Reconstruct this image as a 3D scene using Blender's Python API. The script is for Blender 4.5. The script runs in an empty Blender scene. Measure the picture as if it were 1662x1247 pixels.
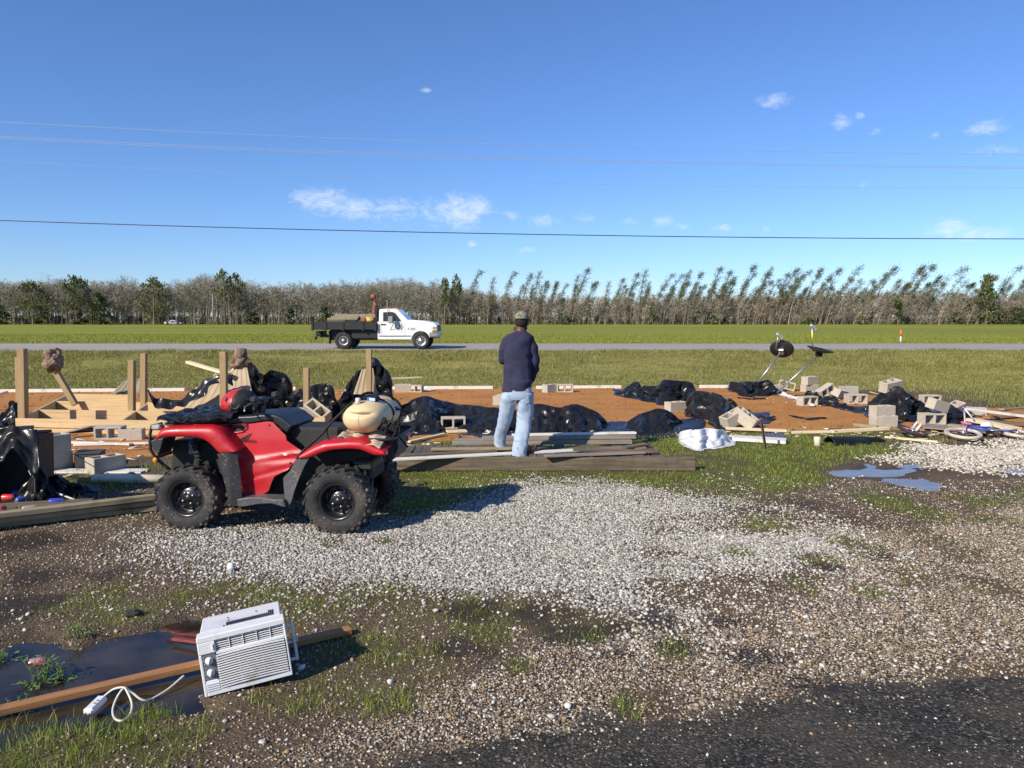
import bpy, bmesh, math, random
import numpy as np
from mathutils import Vector, Matrix, Euler, noise as mnoise

SC = bpy.context.scene
COL = SC.collection
PI = math.pi
R = math.radians
random.seed(7)
RNG = np.random.default_rng(11)

# ------------------------------------------------------------------ camera, sky, sun, exposure
CAM_H, PITCH, FPX = 1.85, R(4.84), 1247.0
cam_d = bpy.data.cameras.new('camera')
cam = bpy.data.objects.new('camera', cam_d)
COL.objects.link(cam)
cam.location = (0, 0, CAM_H)
cam.rotation_euler = (R(90) - PITCH, 0, 0)
cam_d.sensor_width = 36
cam_d.lens = 36 * FPX / 1662
cam_d.clip_start = 0.05
cam_d.clip_end = 6000
SC.camera = cam

SUN_EL, SUN_AZ = R(33), R(45)          # light travels towards +x,+y at 45 degrees
sl = bpy.data.lights.new('sun', 'SUN')
sl.energy = 4.6
sl.angle = R(0.53)
sl.color = (1.0, 0.90, 0.755)
sun = bpy.data.objects.new('sun', sl)
COL.objects.link(sun)
sun.location = (-30, -30, 40)
sun.rotation_euler = Vector((math.cos(SUN_AZ) * math.cos(SUN_EL), math.sin(SUN_AZ) * math.cos(SUN_EL), -math.sin(SUN_EL))).to_track_quat('-Z', 'Y').to_euler()

world = bpy.data.worlds.new('World')
SC.world = world
world.use_nodes = True


def build_sky():
    nt = world.node_tree
    nd, ln = nt.nodes, nt.links
    bg = nd['Background']
    bg.inputs[1].default_value = 0.078
    sky = nd.new('ShaderNodeTexSky')
    sky.sky_type = 'NISHITA'
    sky.sun_disc = False
    sky.sun_elevation = SUN_EL
    sky.sun_rotation = R(225)
    sky.air_density, sky.dust_density, sky.ozone_density = 1.0, 0.0, 6.0
    tint = nd.new('ShaderNodeMix')
    tint.data_type, tint.blend_type = 'RGBA', 'MULTIPLY'
    tint.inputs[0].default_value = 1
    ln.new(sky.outputs[0], tint.inputs[6])
    tint.inputs[7].default_value = (0.98, 1.12, 1.41, 1)
    # small fair-weather clouds, placed by direction on the sky itself
    geo = nd.new('ShaderNodeTexCoord')
    nz = nd.new('ShaderNodeTexNoise')
    mp = nd.new('ShaderNodeMapping')
    mp.inputs['Scale'].default_value = (1, 1, 2.0)
    ln.new(geo.outputs['Generated'], mp.inputs[0])
    ln.new(mp.outputs[0], nz.inputs['Vector'])
    nz.inputs['Scale'].default_value = 44
    nz.inputs['Detail'].default_value = 9
    nz.inputs['Roughness'].default_value = 0.68
    nz.inputs['Distortion'].default_value = 1.3
    total = None
    for (px, py, rx, ry, a) in CLOUDS:
        d = pix_dir(px, py)
        d.normalize()
        sub = nd.new('ShaderNodeVectorMath'); sub.operation = 'SUBTRACT'
        ln.new(geo.outputs['Generated'], sub.inputs[0]); sub.inputs[1].default_value = d
        sc = nd.new('ShaderNodeVectorMath'); sc.operation = 'MULTIPLY'
        kx, ky = FPX / (rx * 1.5), FPX / (ry * 1.6)
        ln.new(sub.outputs[0], sc.inputs[0]); sc.inputs[1].default_value = (kx, kx, ky)
        le = nd.new('ShaderNodeVectorMath'); le.operation = 'LENGTH'
        ln.new(sc.outputs[0], le.inputs[0])
        mr = nd.new('ShaderNodeMapRange'); mr.interpolation_type = 'SMOOTHSTEP'
        ln.new(le.outputs['Value'], mr.inputs[0])
        mr.inputs[1].default_value, mr.inputs[2].default_value = 1.0, 0.0
        mr.inputs[3].default_value, mr.inputs[4].default_value = 0.0, a
        if total is None:
            total = mr.outputs[0]
        else:
            ad = nd.new('ShaderNodeMath'); ad.operation = 'MAXIMUM'
            ln.new(total, ad.inputs[0]); ln.new(mr.outputs[0], ad.inputs[1])
            total = ad.outputs[0]
    mu = nd.new('ShaderNodeMath'); mu.operation = 'MULTIPLY_ADD'     # noise - (1 - mask)
    ln.new(total, mu.inputs[0]); mu.inputs[1].default_value = 0.62; mu.inputs[2].default_value = -0.62
    ad = nd.new('ShaderNodeMath'); ad.operation = 'ADD'
    ln.new(nz.outputs['Fac'], ad.inputs[0]); ln.new(mu.outputs[0], ad.inputs[1])
    mr = nd.new('ShaderNodeMapRange'); mr.interpolation_type = 'SMOOTHSTEP'
    ln.new(ad.outputs[0], mr.inputs[0])
    mr.inputs[1].default_value, mr.inputs[2].default_value = 0.11, 0.72
    mr.inputs[3].default_value, mr.inputs[4].default_value = 0.0, 0.66
    mx = nd.new('ShaderNodeMix'); mx.data_type = 'RGBA'
    ln.new(mr.outputs[0], mx.inputs[0])
    ln.new(tint.outputs[2], mx.inputs[6])
    mx.inputs[7].default_value = (8.6, 9.3, 10.4, 1)
    ln.new(mx.outputs[2], bg.inputs[0])


def pix_dir(px, py):
    a, b = (px - 831) / FPX, (623.5 - py) / FPX
    c, s = math.cos(PITCH), math.sin(PITCH)
    return Vector((a, c + b * s, -s + b * c))


CLOUDS = [(530, 328, 70, 30, 1.0), (488, 318, 34, 14, .8), (575, 338, 50, 26, .95), (640, 340, 80, 30, .78), (705, 344, 60, 26, .74), (745, 345, 64, 34, 1.05), (770, 338, 50, 26, 1.0), (690, 350, 30, 14, .7), (830, 352, 26, 16, .72),
          (885, 358, 44, 16, .72), (950, 354, 34, 12, .68), (1076, 358, 26, 13, .85), (1108, 366, 22, 9, .75), (1020, 360, 26, 9, .7), (1172, 370, 30, 11, .75), (1242, 372, 14, 12, .75),
          (1545, 370, 34, 20, 1.05), (1590, 380, 60, 15, .85), (1520, 376, 36, 12, .75), (1258, 165, 36, 16, .85), (1366, 197, 20, 16, .85), (1396, 188, 12, 7, .8), (1420, 214, 14, 7, .7), (1605, 208, 36, 12, .9),
          (690, 146, 14, 6, .9), (1516, 222, 10, 8, .72), (1620, 242, 60, 14, .65), (766, 396, 14, 8, .85), (858, 406, 26, 8, .72), (1400, 300, 20, 8, .6)]
build_sky()
vs = SC.view_settings
vs.view_transform = 'Standard'
vs.look = 'None'
vs.exposure = 0.46
vs.gamma = 1
vs.use_curve_mapping = False
SC.cycles.max_bounces = 5
SC.cycles.diffuse_bounces = 2
SC.cycles.glossy_bounces = 3
SC.cycles.transparent_max_bounces = 6


# ------------------------------------------------------------------ photo point -> place
def P(px, py, z=0.0):
    d = pix_dir(px, py)
    t = (z - CAM_H) / d.z
    return Vector((d.x * t, d.y * t, z))


def PY(px, py, Y):
    d = pix_dir(px, py)
    t = Y / d.y
    return Vector((d.x * t, Y, CAM_H + d.z * t))


# ------------------------------------------------------------------ mesh helpers
class MB:
    def __init__(s):
        s.v, s.f, s.sm = [], [], []

    def add(s, vs, fs, smooth=False, M=None):
        b = len(s.v)
        s.v += [tuple(M @ Vector(p)) for p in vs] if M is not None else [tuple(p) for p in vs]
        s.f += [tuple(i + b for i in f) for f in fs]
        s.sm += [smooth] * len(fs)
        return s

    def box(s, c, d, rot=None, ch=0.0, M=None):
        x, y, z = d[0] / 2, d[1] / 2, d[2] / 2
        ch = min(ch, x * .9, y * .9, z * .9)
        T = Matrix.Translation(c)
        if rot is not None:
            T = T @ Euler(rot).to_matrix().to_4x4()
        if M is not None:
            T = M @ T
        if ch <= 0:
            vs = [(i * x, j * y, k * z) for k in (-1, 1) for j in (-1, 1) for i in (-1, 1)]
            fs = [(0, 2, 3, 1), (4, 5, 7, 6), (0, 1, 5, 4), (2, 6, 7, 3), (0, 4, 6, 2), (1, 3, 7, 5)]
            return s.add(vs, fs, False, T)
        vs, idx = [], {}
        for i in (-1, 1):
            for j in (-1, 1):
                for k in (-1, 1):
                    for a in range(3):
                        p = [i * (x - ch), j * (y - ch), k * (z - ch)]
                        p[a] += (i, j, k)[a] * ch
                        idx[i, j, k, a] = len(vs)
                        vs.append(p)
        fs = []
        for a in range(3):
            b, c2 = (a + 1) % 3, (a + 2) % 3
            for sg in (-1, 1):
                q = []
                for u, w in ((-1, -1), (1, -1), (1, 1), (-1, 1)):
                    t = [0, 0, 0]; t[a] = sg; t[b] = u; t[c2] = w
                    q.append(idx[(*t, a)])
                fs.append(tuple(q if sg > 0 else q[::-1]))
            for u in (-1, 1):
                for w in (-1, 1):
                    t0 = [0, 0, 0]; t1 = [0, 0, 0]
                    t0[a] = -1; t1[a] = 1; t0[b] = t1[b] = u; t0[c2] = t1[c2] = w
                    q = (idx[(*t0, b)], idx[(*t1, b)], idx[(*t1, c2)], idx[(*t0, c2)])
                    fs.append(q if u * w > 0 else q[::-1])
        for i in (-1, 1):
            for j in (-1, 1):
                for k in (-1, 1):
                    q = (idx[i, j, k, 0], idx[i, j, k, 1], idx[i, j, k, 2])
                    fs.append(q if i * j * k > 0 else q[::-1])
        return s.add(vs, fs, False, T)

    def tube(s, pts, r, n=8, cap=True, smooth=True, M=None):
        pts = [Vector(p) for p in pts]
        rs = r if isinstance(r, (list, tuple)) else [r] * len(pts)
        vs, fs = [], []
        t0 = (pts[1] - pts[0]).normalized()
        nrm = t0.orthogonal().normalized()
        for i, p in enumerate(pts):
            a = pts[max(i - 1, 0)]
            b = pts[min(i + 1, len(pts) - 1)]
            t = (b - a)
            t = t.normalized() if t.length > 1e-9 else t0
            nrm = (nrm - t * nrm.dot(t))
            nrm = nrm.normalized() if nrm.length > 1e-6 else t.orthogonal().normalized()
            bn = t.cross(nrm)
            for k in range(n):
                an = 2 * PI * k / n
                vs.append(p + (nrm * math.cos(an) + bn * math.sin(an)) * rs[i])
        for i in range(len(pts) - 1):
            for k in range(n):
                k2 = (k + 1) % n
                fs.append((i * n + k, i * n + k2, (i + 1) * n + k2, (i + 1) * n + k))
        if cap:
            fs.append(tuple(range(n))[::-1])
            fs.append(tuple((len(pts) - 1) * n + k for k in range(n)))
        return s.add(vs, fs, smooth, M)

    def rings(s, rings, closed=True, cap0=True, cap1=True, smooth=True, M=None):
        n = len(rings[0])
        vs = [p for r in rings for p in r]
        fs = []
        m = n if closed else n - 1
        for i in range(len(rings) - 1):
            for k in range(m):
                k2 = (k + 1) % n
                fs.append((i * n + k, i * n + k2, (i + 1) * n + k2, (i + 1) * n + k))
        if closed and cap0:
            fs.append(tuple(range(n))[::-1])
        if closed and cap1:
            fs.append(tuple((len(rings) - 1) * n + k for k in range(n)))
        return s.add(vs, fs, smooth, M)

    def lathe(s, prof, n=24, axis='Z', c=(0, 0, 0), cap0=True, cap1=True, smooth=True, M=None):
        rg = []
        for (r, h) in prof:
            ring = []
            for k in range(n):
                a = 2 * PI * k / n
                p, q = r * math.cos(a), r * math.sin(a)
                v = {'Z': (p, q, h), 'Y': (q, h, p), 'X': (h, p, q)}[axis]
                ring.append((v[0] + c[0], v[1] + c[1], v[2] + c[2]))
            rg.append(ring)
        return s.rings(rg, True, cap0, cap1, smooth, M)

    def prism(s, poly, y0, y1, plane='XZ', smooth=False, M=None):
        n = len(poly)
        f = {'XZ': lambda a, b, h: (a, h, b), 'XY': lambda a, b, h: (a, b, h), 'YZ': lambda a, b, h: (h, a, b)}[plane]
        vs = [f(a, b, y0) for a, b in poly] + [f(a, b, y1) for a, b in poly]
        fs = [tuple(range(n)), tuple(range(2 * n - 1, n - 1, -1))]
        fs += [(k, k + n, (k + 1) % n + n, (k + 1) % n) for k in range(n)]
        return s.add(vs, fs, smooth, M)

    def sphere(s, c, r, nu=16, nv=10, M=None, fn=None):
        rg = []
        for j in range(nv + 1):
            th = PI * j / nv
            th = min(max(th, .02), PI - .02)
            ring = []
            for k in range(nu):
                a = 2 * PI * k / nu
                p = Vector((math.sin(th) * math.cos(a), math.sin(th) * math.sin(a), -math.cos(th)))
                if fn:
                    p = fn(p)
                ring.append((c[0] + p[0] * r[0], c[1] + p[1] * r[1], c[2] + p[2] * r[2]))
            rg.append(ring)
        return s.rings(rg, True, True, True, True, M)

    def grid(s, fn, nu, nv, smooth=True, M=None):
        vs = [fn(i / nu, j / nv) for j in range(nv + 1) for i in range(nu + 1)]
        w = nu + 1
        fs = [(j * w + i, j * w + i + 1, (j + 1) * w + i + 1, (j + 1) * w + i) for j in range(nv) for i in range(nu)]
        return s.add(vs, fs, smooth, M)

    def mesh(s, name):
        me = bpy.data.meshes.new(name)
        me.from_pydata(s.v, [], s.f)
        me.polygons.foreach_set('use_smooth', s.sm)
        return me

    def build(s, name, m, parent=None, loc=None, rot=None, bevel=0, seg=2, fixn=True, solid=0, sub=0, M=None):
        me = s.mesh(name)
        if fixn:
            bm = bmesh.new(); bm.from_mesh(me)
            bmesh.ops.recalc_face_normals(bm, faces=bm.faces)
            bm.to_mesh(me); bm.free()
        o = bpy.data.objects.new(name, me)
        COL.objects.link(o)
        me.materials.append(m)
        if parent is not None:
            o.parent = parent
        if loc is not None:
            o.location = loc
        if rot is not None:
            o.rotation_euler = rot
        if M is not None:
            o.matrix_world = M
        if solid:
            md = o.modifiers.new('solid', 'SOLIDIFY'); md.thickness = solid; md.offset = 0
        if bevel:
            md = o.modifiers.new('bevel', 'BEVEL'); md.width = bevel; md.segments = seg
            md.limit_method = 'ANGLE'; md.angle_limit = R(35); md.harden_normals = True
            me.polygons.foreach_set('use_smooth', [True] * len(me.polygons))
        if sub:
            md = o.modifiers.new('sub', 'SUBSURF'); md.levels = md.render_levels = sub
        return o


def np_mesh(name, verts, tris, m, smooth=False, nside=3):
    me = bpy.data.meshes.new(name)
    nv, nf = len(verts), len(tris)
    me.vertices.add(nv)
    me.vertices.foreach_set('co', np.ascontiguousarray(verts, np.float32).ravel())
    me.loops.add(nf * nside)
    me.loops.foreach_set('vertex_index', np.ascontiguousarray(tris, np.int32).ravel())
    me.polygons.add(nf)
    me.polygons.foreach_set('loop_start', np.arange(0, nf * nside, nside, dtype=np.int32))
    me.polygons.foreach_set('loop_total', np.full(nf, nside, np.int32))
    if smooth:
        me.polygons.foreach_set('use_smooth', np.ones(nf, bool))
    me.update(calc_edges=True)
    me.materials.append(m)
    o = bpy.data.objects.new(name, me)
    COL.objects.link(o)
    return o


def tag(o, label=None, cat=None, group=None, kind=None):
    if label: o['label'] = label
    if cat: o['category'] = cat
    if group: o['group'] = group
    if kind: o['kind'] = kind
    return o


def thing(name, label, cat, loc=(0, 0, 0), rot=(0, 0, 0), group=None):
    o = bpy.data.objects.new(name, None)
    COL.objects.link(o)
    o.empty_display_size = .1
    o.location = loc
    o.rotation_euler = rot
    return tag(o, label, cat, group)


def copy_tree(o, parent=None):
    c = o.copy()
    COL.objects.link(c)
    if parent is not None:
        c.parent = parent
    for ch in KIDS.get(o.name, []):
        copy_tree(ch, c)
    return c


KIDS = {}


def note_kids(root):
    for ch in root.children:
        KIDS.setdefault(root.name, []).append(ch)
        note_kids(ch)


# ------------------------------------------------------------------ material helpers
def new_mat(name):
    m = bpy.data.materials.new(name)
    m.use_nodes = True
    nt = m.node_tree
    return m, nt, nt.nodes['Principled BSDF']


def node(nt, t, **kw):
    n = nt.nodes.new(t)
    for k, v in kw.items():
        setattr(n, k, v)
    return n


def ramp(nt, fac, stops):
    r = node(nt, 'ShaderNodeValToRGB')
    e = r.color_ramp.elements
    e[0].position, e[0].color = stops[0][0], (*stops[0][1], 1)
    e[1].position, e[1].color = stops[-1][0], (*stops[-1][1], 1)
    for p, c in stops[1:-1]:
        q = e.new(p); q.color = (*c, 1)
    nt.links.new(fac, r.inputs[0])
    return r.outputs[0]


def noise_n(nt, vec, scale, detail=4, rough=.55, dist=0.0):
    n = node(nt, 'ShaderNodeTexNoise')
    if vec is not None:
        nt.links.new(vec, n.inputs['Vector'])
    n.inputs['Scale'].default_value = scale
    n.inputs['Detail'].default_value = detail
    n.inputs['Roughness'].default_value = rough
    n.inputs['Distortion'].default_value = dist
    return n.outputs['Fac']


def mixc(nt, fac, a, b, mode='MIX'):
    n = node(nt, 'ShaderNodeMix', data_type='RGBA', blend_type=mode)
    for s, v in ((0, fac), (6, a), (7, b)):
        if hasattr(v, 'node'):
            nt.links.new(v, n.inputs[s])
        else:
            n.inputs[s].default_value = v if s == 0 else (*v, 1)
    return n.outputs[2]


def mat(name, col, rough=.6, col2=None, scale=6, bump=0.0, bscale=40, metal=0.0, stretch=None, spec=.5, coat=0.0, dirt=None, dirt_scale=3, dirt_lo=.55, dirt_hi=.7, rvar=0.12, trans=0, coord='Object', bdist=.01, specks=None, speck_scale=55, speck_lo=.63):
    m, nt, b = new_mat(name)
    tc = node(nt, 'ShaderNodeTexCoord')
    mp = node(nt, 'ShaderNodeMapping')
    mp.inputs['Scale'].default_value = stretch or (1, 1, 1)
    nt.links.new(tc.outputs[coord], mp.inputs[0])
    v = mp.outputs[0]
    col2 = col2 or tuple(c * .72 for c in col)
    f = noise_n(nt, v, scale, 5, .6)
    c = ramp(nt, f, [(.3, col2), (.68, col)])
    if dirt:
        df = noise_n(nt, tc.outputs[coord], dirt_scale, 6, .65)
        dm = node(nt, 'ShaderNodeMapRange')
        dm.inputs[1].default_value, dm.inputs[2].default_value = dirt_lo, dirt_hi
        nt.links.new(df, dm.inputs[0])
        c = mixc(nt, dm.outputs[0], c, dirt)
    if specks:
        sf = noise_n(nt, tc.outputs[coord], speck_scale, 4, .6)
        big = noise_n(nt, tc.outputs[coord], 4.5, 3, .6)
        sm = node(nt, 'ShaderNodeMath', operation='MULTIPLY_ADD'); nt.links.new(big, sm.inputs[0]); sm.inputs[1].default_value = .45; sm.inputs[2].default_value = -.225
        sa = node(nt, 'ShaderNodeMath', operation='ADD'); nt.links.new(sf, sa.inputs[0]); nt.links.new(sm.outputs[0], sa.inputs[1])
        sr = node(nt, 'ShaderNodeMapRange'); nt.links.new(sa.outputs[0], sr.inputs[0]); sr.inputs[1].default_value = speck_lo; sr.inputs[2].default_value = speck_lo + .05; sr.inputs[4].default_value = .8
        c = mixc(nt, sr.outputs[0], c, specks)
    nt.links.new(c, b.inputs['Base Color'])
    b.inputs['Metallic'].default_value = metal
    b.inputs['Specular IOR Level'].default_value = spec
    if coat:
        b.inputs['Coat Weight'].default_value = coat
        b.inputs['Coat Roughness'].default_value = .08
    rf = noise_n(nt, v, scale * 2.3, 4)
    rm = node(nt, 'ShaderNodeMapRange')
    rm.inputs[3].default_value, rm.inputs[4].default_value = max(.03, rough - rvar), min(1, rough + rvar)
    nt.links.new(rf, rm.inputs[0])
    nt.links.new(rm.outputs[0], b.inputs['Roughness'])
    if bump:
        bf = noise_n(nt, v, bscale, 5, .6)
        bn = node(nt, 'ShaderNodeBump')
        bn.inputs['Strength'].default_value = bump
        bn.inputs['Distance'].default_value = bdist
        nt.links.new(bf, bn.inputs['Height'])
        nt.links.new(bn.outputs[0], b.inputs['Normal'])
    return m


def island_mat(name, stops, rough=.8, trans=0.0, bump=0, spec=.3):
    m, nt, b = new_mat(name)
    g = node(nt, 'ShaderNodeNewGeometry')
    c = ramp(nt, g.outputs['Random Per Island'], stops)
    nt.links.new(c, b.inputs['Base Color'])
    b.inputs['Roughness'].default_value = rough
    b.inputs['Specular IOR Level'].default_value = spec
    if trans:
        t = node(nt, 'ShaderNodeBsdfTranslucent')
        nt.links.new(c, t.inputs['Color'])
        mx = node(nt, 'ShaderNodeMixShader')
        mx.inputs[0].default_value = trans
        nt.links.new(b.outputs[0], mx.inputs[1]); nt.links.new(t.outputs[0], mx.inputs[2])
        nt.links.new(mx.outputs[0], nt.nodes['Material Output'].inputs[0])
    return m
# ------------------------------------------------------------------ ground: heights and zones
def vnoise(x, y, seed=0):
    xi, yi = np.floor(x).astype(np.int64), np.floor(y).astype(np.int64)
    fx, fy = x - xi, y - yi
    fx, fy = fx * fx * (3 - 2 * fx), fy * fy * (3 - 2 * fy)

    def h(a, b):
        n = (a * 374761393 + b * 668265263 + seed * 982451653) & 0x7fffffff
        n = ((n ^ (n >> 13)) * 1274126177) & 0x7fffffff
        return ((n ^ (n >> 16)) & 0xffff) / 65535.0
    a, b, c, d = h(xi, yi), h(xi + 1, yi), h(xi, yi + 1), h(xi + 1, yi + 1)
    return (a * (1 - fx) + b * fx) * (1 - fy) + (c * (1 - fx) + d * fx) * fy


def fbm(x, y, s, seed=0, o=4):
    t, a, tot = 0, 1.0, 0
    for k in range(o):
        t = t + a * vnoise(x * s * 2 ** k + 17.3 * k, y * s * 2 ** k - 9.1 * k, seed + k)
        tot += a
        a *= .5
    return t / tot


def pxpoly(pts):
    return np.array([tuple(P(a, b))[:2] for a, b in pts])


def sdist(poly, x, y):
    d = np.full(x.shape, 1e9)
    inside = np.zeros(x.shape, bool)
    n = len(poly)
    for i in range(n):
        ax, ay = poly[i]; bx, by = poly[(i + 1) % n]
        ex, ey = bx - ax, by - ay
        t = np.clip(((x - ax) * ex + (y - ay) * ey) / (ex * ex + ey * ey + 1e-12), 0, 1)
        d = np.minimum(d, np.hypot(x - ax - t * ex, y - ay - t * ey))
        if abs(ey) > 1e-9:
            c = ((ay > y) != (by > y)) & (x < ex * (y - ay) / ey + ax)
            inside ^= c
    return np.where(inside, -d, d)


def sstep(a, b, x):
    t = np.clip((x - a) / (b - a), 0, 1)
    return t * t * (3 - 2 * t)


ZP = {
    'asphalt': pxpoly([(520, 1300), (610, 1256), (700, 1226), (790, 1208), (900, 1193), (1060, 1172), (1150, 1157), (1300, 1140), (1420, 1121), (1540, 1108), (1662, 1096), (1900, 1075), (2600, 1050), (3200, 1400), (2000, 4000), (300, 4000), (300, 1600)]),
    'white': pxpoly([(250, 875), (380, 862), (470, 858), (600, 868), (700, 845), (800, 808), (870, 793), (960, 790), (1060, 803), (1190, 822), (1270, 842), (1345, 880), (1370, 925), (1290, 975), (1160, 990), (1060, 1012), (940, 985), (800, 975), (700, 985), (600, 985), (500, 965), (420, 960), (330, 925), (255, 900)]),
    'tan': pxpoly([(1340, 868), (1480, 850), (1662, 810), (2200, 800), (2200, 1080), (1662, 1100), (1420, 1124), (1150, 1162), (900, 1196), (640, 1228), (480, 1260), (420, 1230), (560, 1170), (700, 1110), (850, 1060), (960, 1040), (1080, 1010), (1250, 985), (1370, 930)]),
    'right': pxpoly([(1440, 745), (1500, 728), (1600, 720), (1662, 716), (1900, 712), (2200, 760), (1900, 800), (1662, 765), (1560, 765), (1500, 752)]),
    'rut': pxpoly([(1150, 825), (1300, 815), (1450, 822), (1500, 845), (1440, 860), (1340, 850), (1220, 840)]),
    'pad': pxpoly([(-500, 645), (0, 638), (600, 633), (1262, 629.5), (1400, 640), (1500, 660), (1662, 668), (1900, 690), (1800, 706), (1662, 707), (1560, 705), (1440, 702), (1290, 703), (1130, 705), (1000, 712), (640, 722), (560, 735), (260, 742), (100, 758), (0, 770), (-300, 800)]),
    'lawn': pxpoly([(560, 735), (640, 722), (1000, 710), (1130, 704), (1290, 701), (1440, 700), (1530, 712), (1450, 728), (1420, 745), (1350, 752), (1340, 775), (1300, 800), (1190, 815), (1060, 800), (960, 787), (860, 790), (760, 815), (690, 838), (620, 850), (560, 800)]),
    'wisp': pxpoly([(1340, 800), (1440, 790), (1560, 800), (1700, 790), (1700, 830), (1500, 850), (1380, 840)]),
    'left': pxpoly([(-300, 790), (100, 760), (250, 745), (250, 830), (120, 850), (0, 860), (-300, 900)]),
    'pud': pxpoly([(-300, 1060), (0, 1035), (60, 1022), (125, 1045), (200, 1030), (290, 1008), (338, 1018), (350, 1060), (350, 1112), (322, 1142), (250, 1150), (205, 1182), (110, 1175), (60, 1192), (20, 1207), (-200, 1240), (-400, 1200)]),
    'pudA': pxpoly([(1366, 761), (1402, 752), (1440, 757), (1492, 751), (1506, 761), (1470, 769), (1420, 771), (1384, 769)]),
    'pudB': pxpoly([(1436, 775), (1480, 770), (1512, 777), (1548, 781), (1540, 788), (1490, 790), (1452, 786)]),
    'pudC': pxpoly([(1610, 758), (1662, 752), (1720, 754), (1720, 768), (1640, 766)]),
}
TUFTS = [(1250, 862, .3), (1380, 885, .28), (1500, 872, .35), (1460, 930, .22), (1300, 955, .2), (1200, 905, .16), (1560, 900, .25), (900, 1015, .22), (790, 1035, .22), (1600, 950, .2), (40, 1200, .22), (150, 1235, .3), (90, 1245, .3), (740, 1010, .3), (660, 1020, .3), (500, 985, .25), (400, 965, .2), (830, 1000, .2), (150, 985, .35), (215, 990, .3), (120, 975, .25), (280, 975, .25), (180, 960, .25), (700, 1000, .3), (770, 1022, .3), (640, 985, .28), (560, 975, .25), (610, 1040, .35), (690, 1060, .35), (930, 1020, .25), (540, 888, .16), (627, 884, .14), (470, 1015, .3), (520, 1000, .25),
         (20, 1225, .35), (110, 1215, .28), (180, 1205, .28), (60, 1245, .35), (240, 1240, .28), (300, 1215, .2), (560, 1090, .35), (600, 1120, .3), (520, 1110, .28), (440, 1140, .2), (650, 1010, .3), (360, 960, .2), (430, 975, .25), (1010, 1150, .1), (1245, 1015, .12), (1400, 960, .2), (1330, 920, .2), (1480, 940, .2), (1100, 1060, .12), (840, 1085, .1)]
TUFTP = [(tuple(P(a, b))[:2], r) for a, b, r in TUFTS]


def zone(name, x, y, fe=.25, nz=.35, sc=1.6, seed=3):
    d = sdist(ZP[name], x, y) + (fbm(x, y, sc, seed) - .5) * 2 * nz
    return 1 - sstep(-fe, fe, d)


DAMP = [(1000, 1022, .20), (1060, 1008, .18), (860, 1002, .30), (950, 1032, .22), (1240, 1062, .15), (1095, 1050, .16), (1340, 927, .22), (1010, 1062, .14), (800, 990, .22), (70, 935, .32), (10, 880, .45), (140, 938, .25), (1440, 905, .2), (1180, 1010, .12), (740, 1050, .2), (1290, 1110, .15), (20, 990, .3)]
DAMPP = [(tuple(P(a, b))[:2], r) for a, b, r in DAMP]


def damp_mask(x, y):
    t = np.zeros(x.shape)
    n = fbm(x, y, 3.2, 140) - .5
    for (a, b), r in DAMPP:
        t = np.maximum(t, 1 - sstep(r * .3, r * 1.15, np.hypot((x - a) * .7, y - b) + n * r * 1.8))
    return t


def tuft_mask(x, y):
    t = np.zeros(x.shape)
    n = fbm(x, y, 4, 40) - .5
    for (a, b), r in TUFTP:
        t = np.maximum(t, 1 - sstep(r * .35, r * 1.1, np.hypot(x - a, (y - b) * .75) + n * r * 1.3))
    return t


def gz(x, y):
    x, y = np.asarray(x, float), np.asarray(y, float)
    z = (fbm(x, y, .9, 5, 3) - .5) * .035 * sstep(60, 20, y)
    near = y < 60
    z = z + .06 * zone('pad', x, y, .35, .1)
    z = z + .035 * zone('white', x, y, .5, .2)
    z = z - .30 * sstep(21.5, 26.5, y) * (1 - sstep(29, 34, y)) + (fbm(x, y, .45, 9) - .5) * .25 * sstep(24, 29, y) * (1 - sstep(34, 35.8, y))
    rise = sstep(29.5, 35.8, y)
    z = z * (1 - sstep(34.5, 36.0, y)) + .36 * rise
    z = z + .09 * np.clip((y - 36.2) / 7.8, 0, 1) - .03 * sstep(44, 50, y)
    z = z - .055 * np.maximum(zone('pud', x, y, .14, .20, 3.5), 0) - .060 * np.maximum.reduce([zone('pudA', x, y, .42, .26, 1.5), zone('pudB', x, y, .42, .26, 1.5), zone('pudC', x, y, .40, .2, 1.5)]) * (1 + 1.1 * (fbm(x, y, 4.5, 99, 3) - .5))
    return z


_GX, _GY, _GS = -17.0, 2.0, .05
_GT = None


def gz1(x, y):
    """ground height at one point, read from a table near the pad"""
    global _GT
    if not (-16.9 < x < 20.9 and 2.1 < y < 24.9):
        return float(gz(np.array([x]), np.array([y]))[0])
    if _GT is None:
        X, Y = np.meshgrid(_GX + _GS * np.arange(762), _GY + _GS * np.arange(462))
        _GT = gz(X, Y).tolist()
    a, b = (x - _GX) / _GS, (y - _GY) / _GS
    i, j = int(a), int(b)
    a -= i; b -= j
    r0, r1 = _GT[j], _GT[j + 1]
    return (r0[i] * (1 - a) + r0[i + 1] * a) * (1 - b) + (r1[i] * (1 - a) + r1[i + 1] * a) * b


def PG(px, py, dz=0.0):
    """photo point -> point on the modelled ground"""
    z = 0.0
    for _ in range(6):
        p = P(px, py, z)
        z = gz1(p.x, p.y)
    p.z = z + dz
    return p


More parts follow.
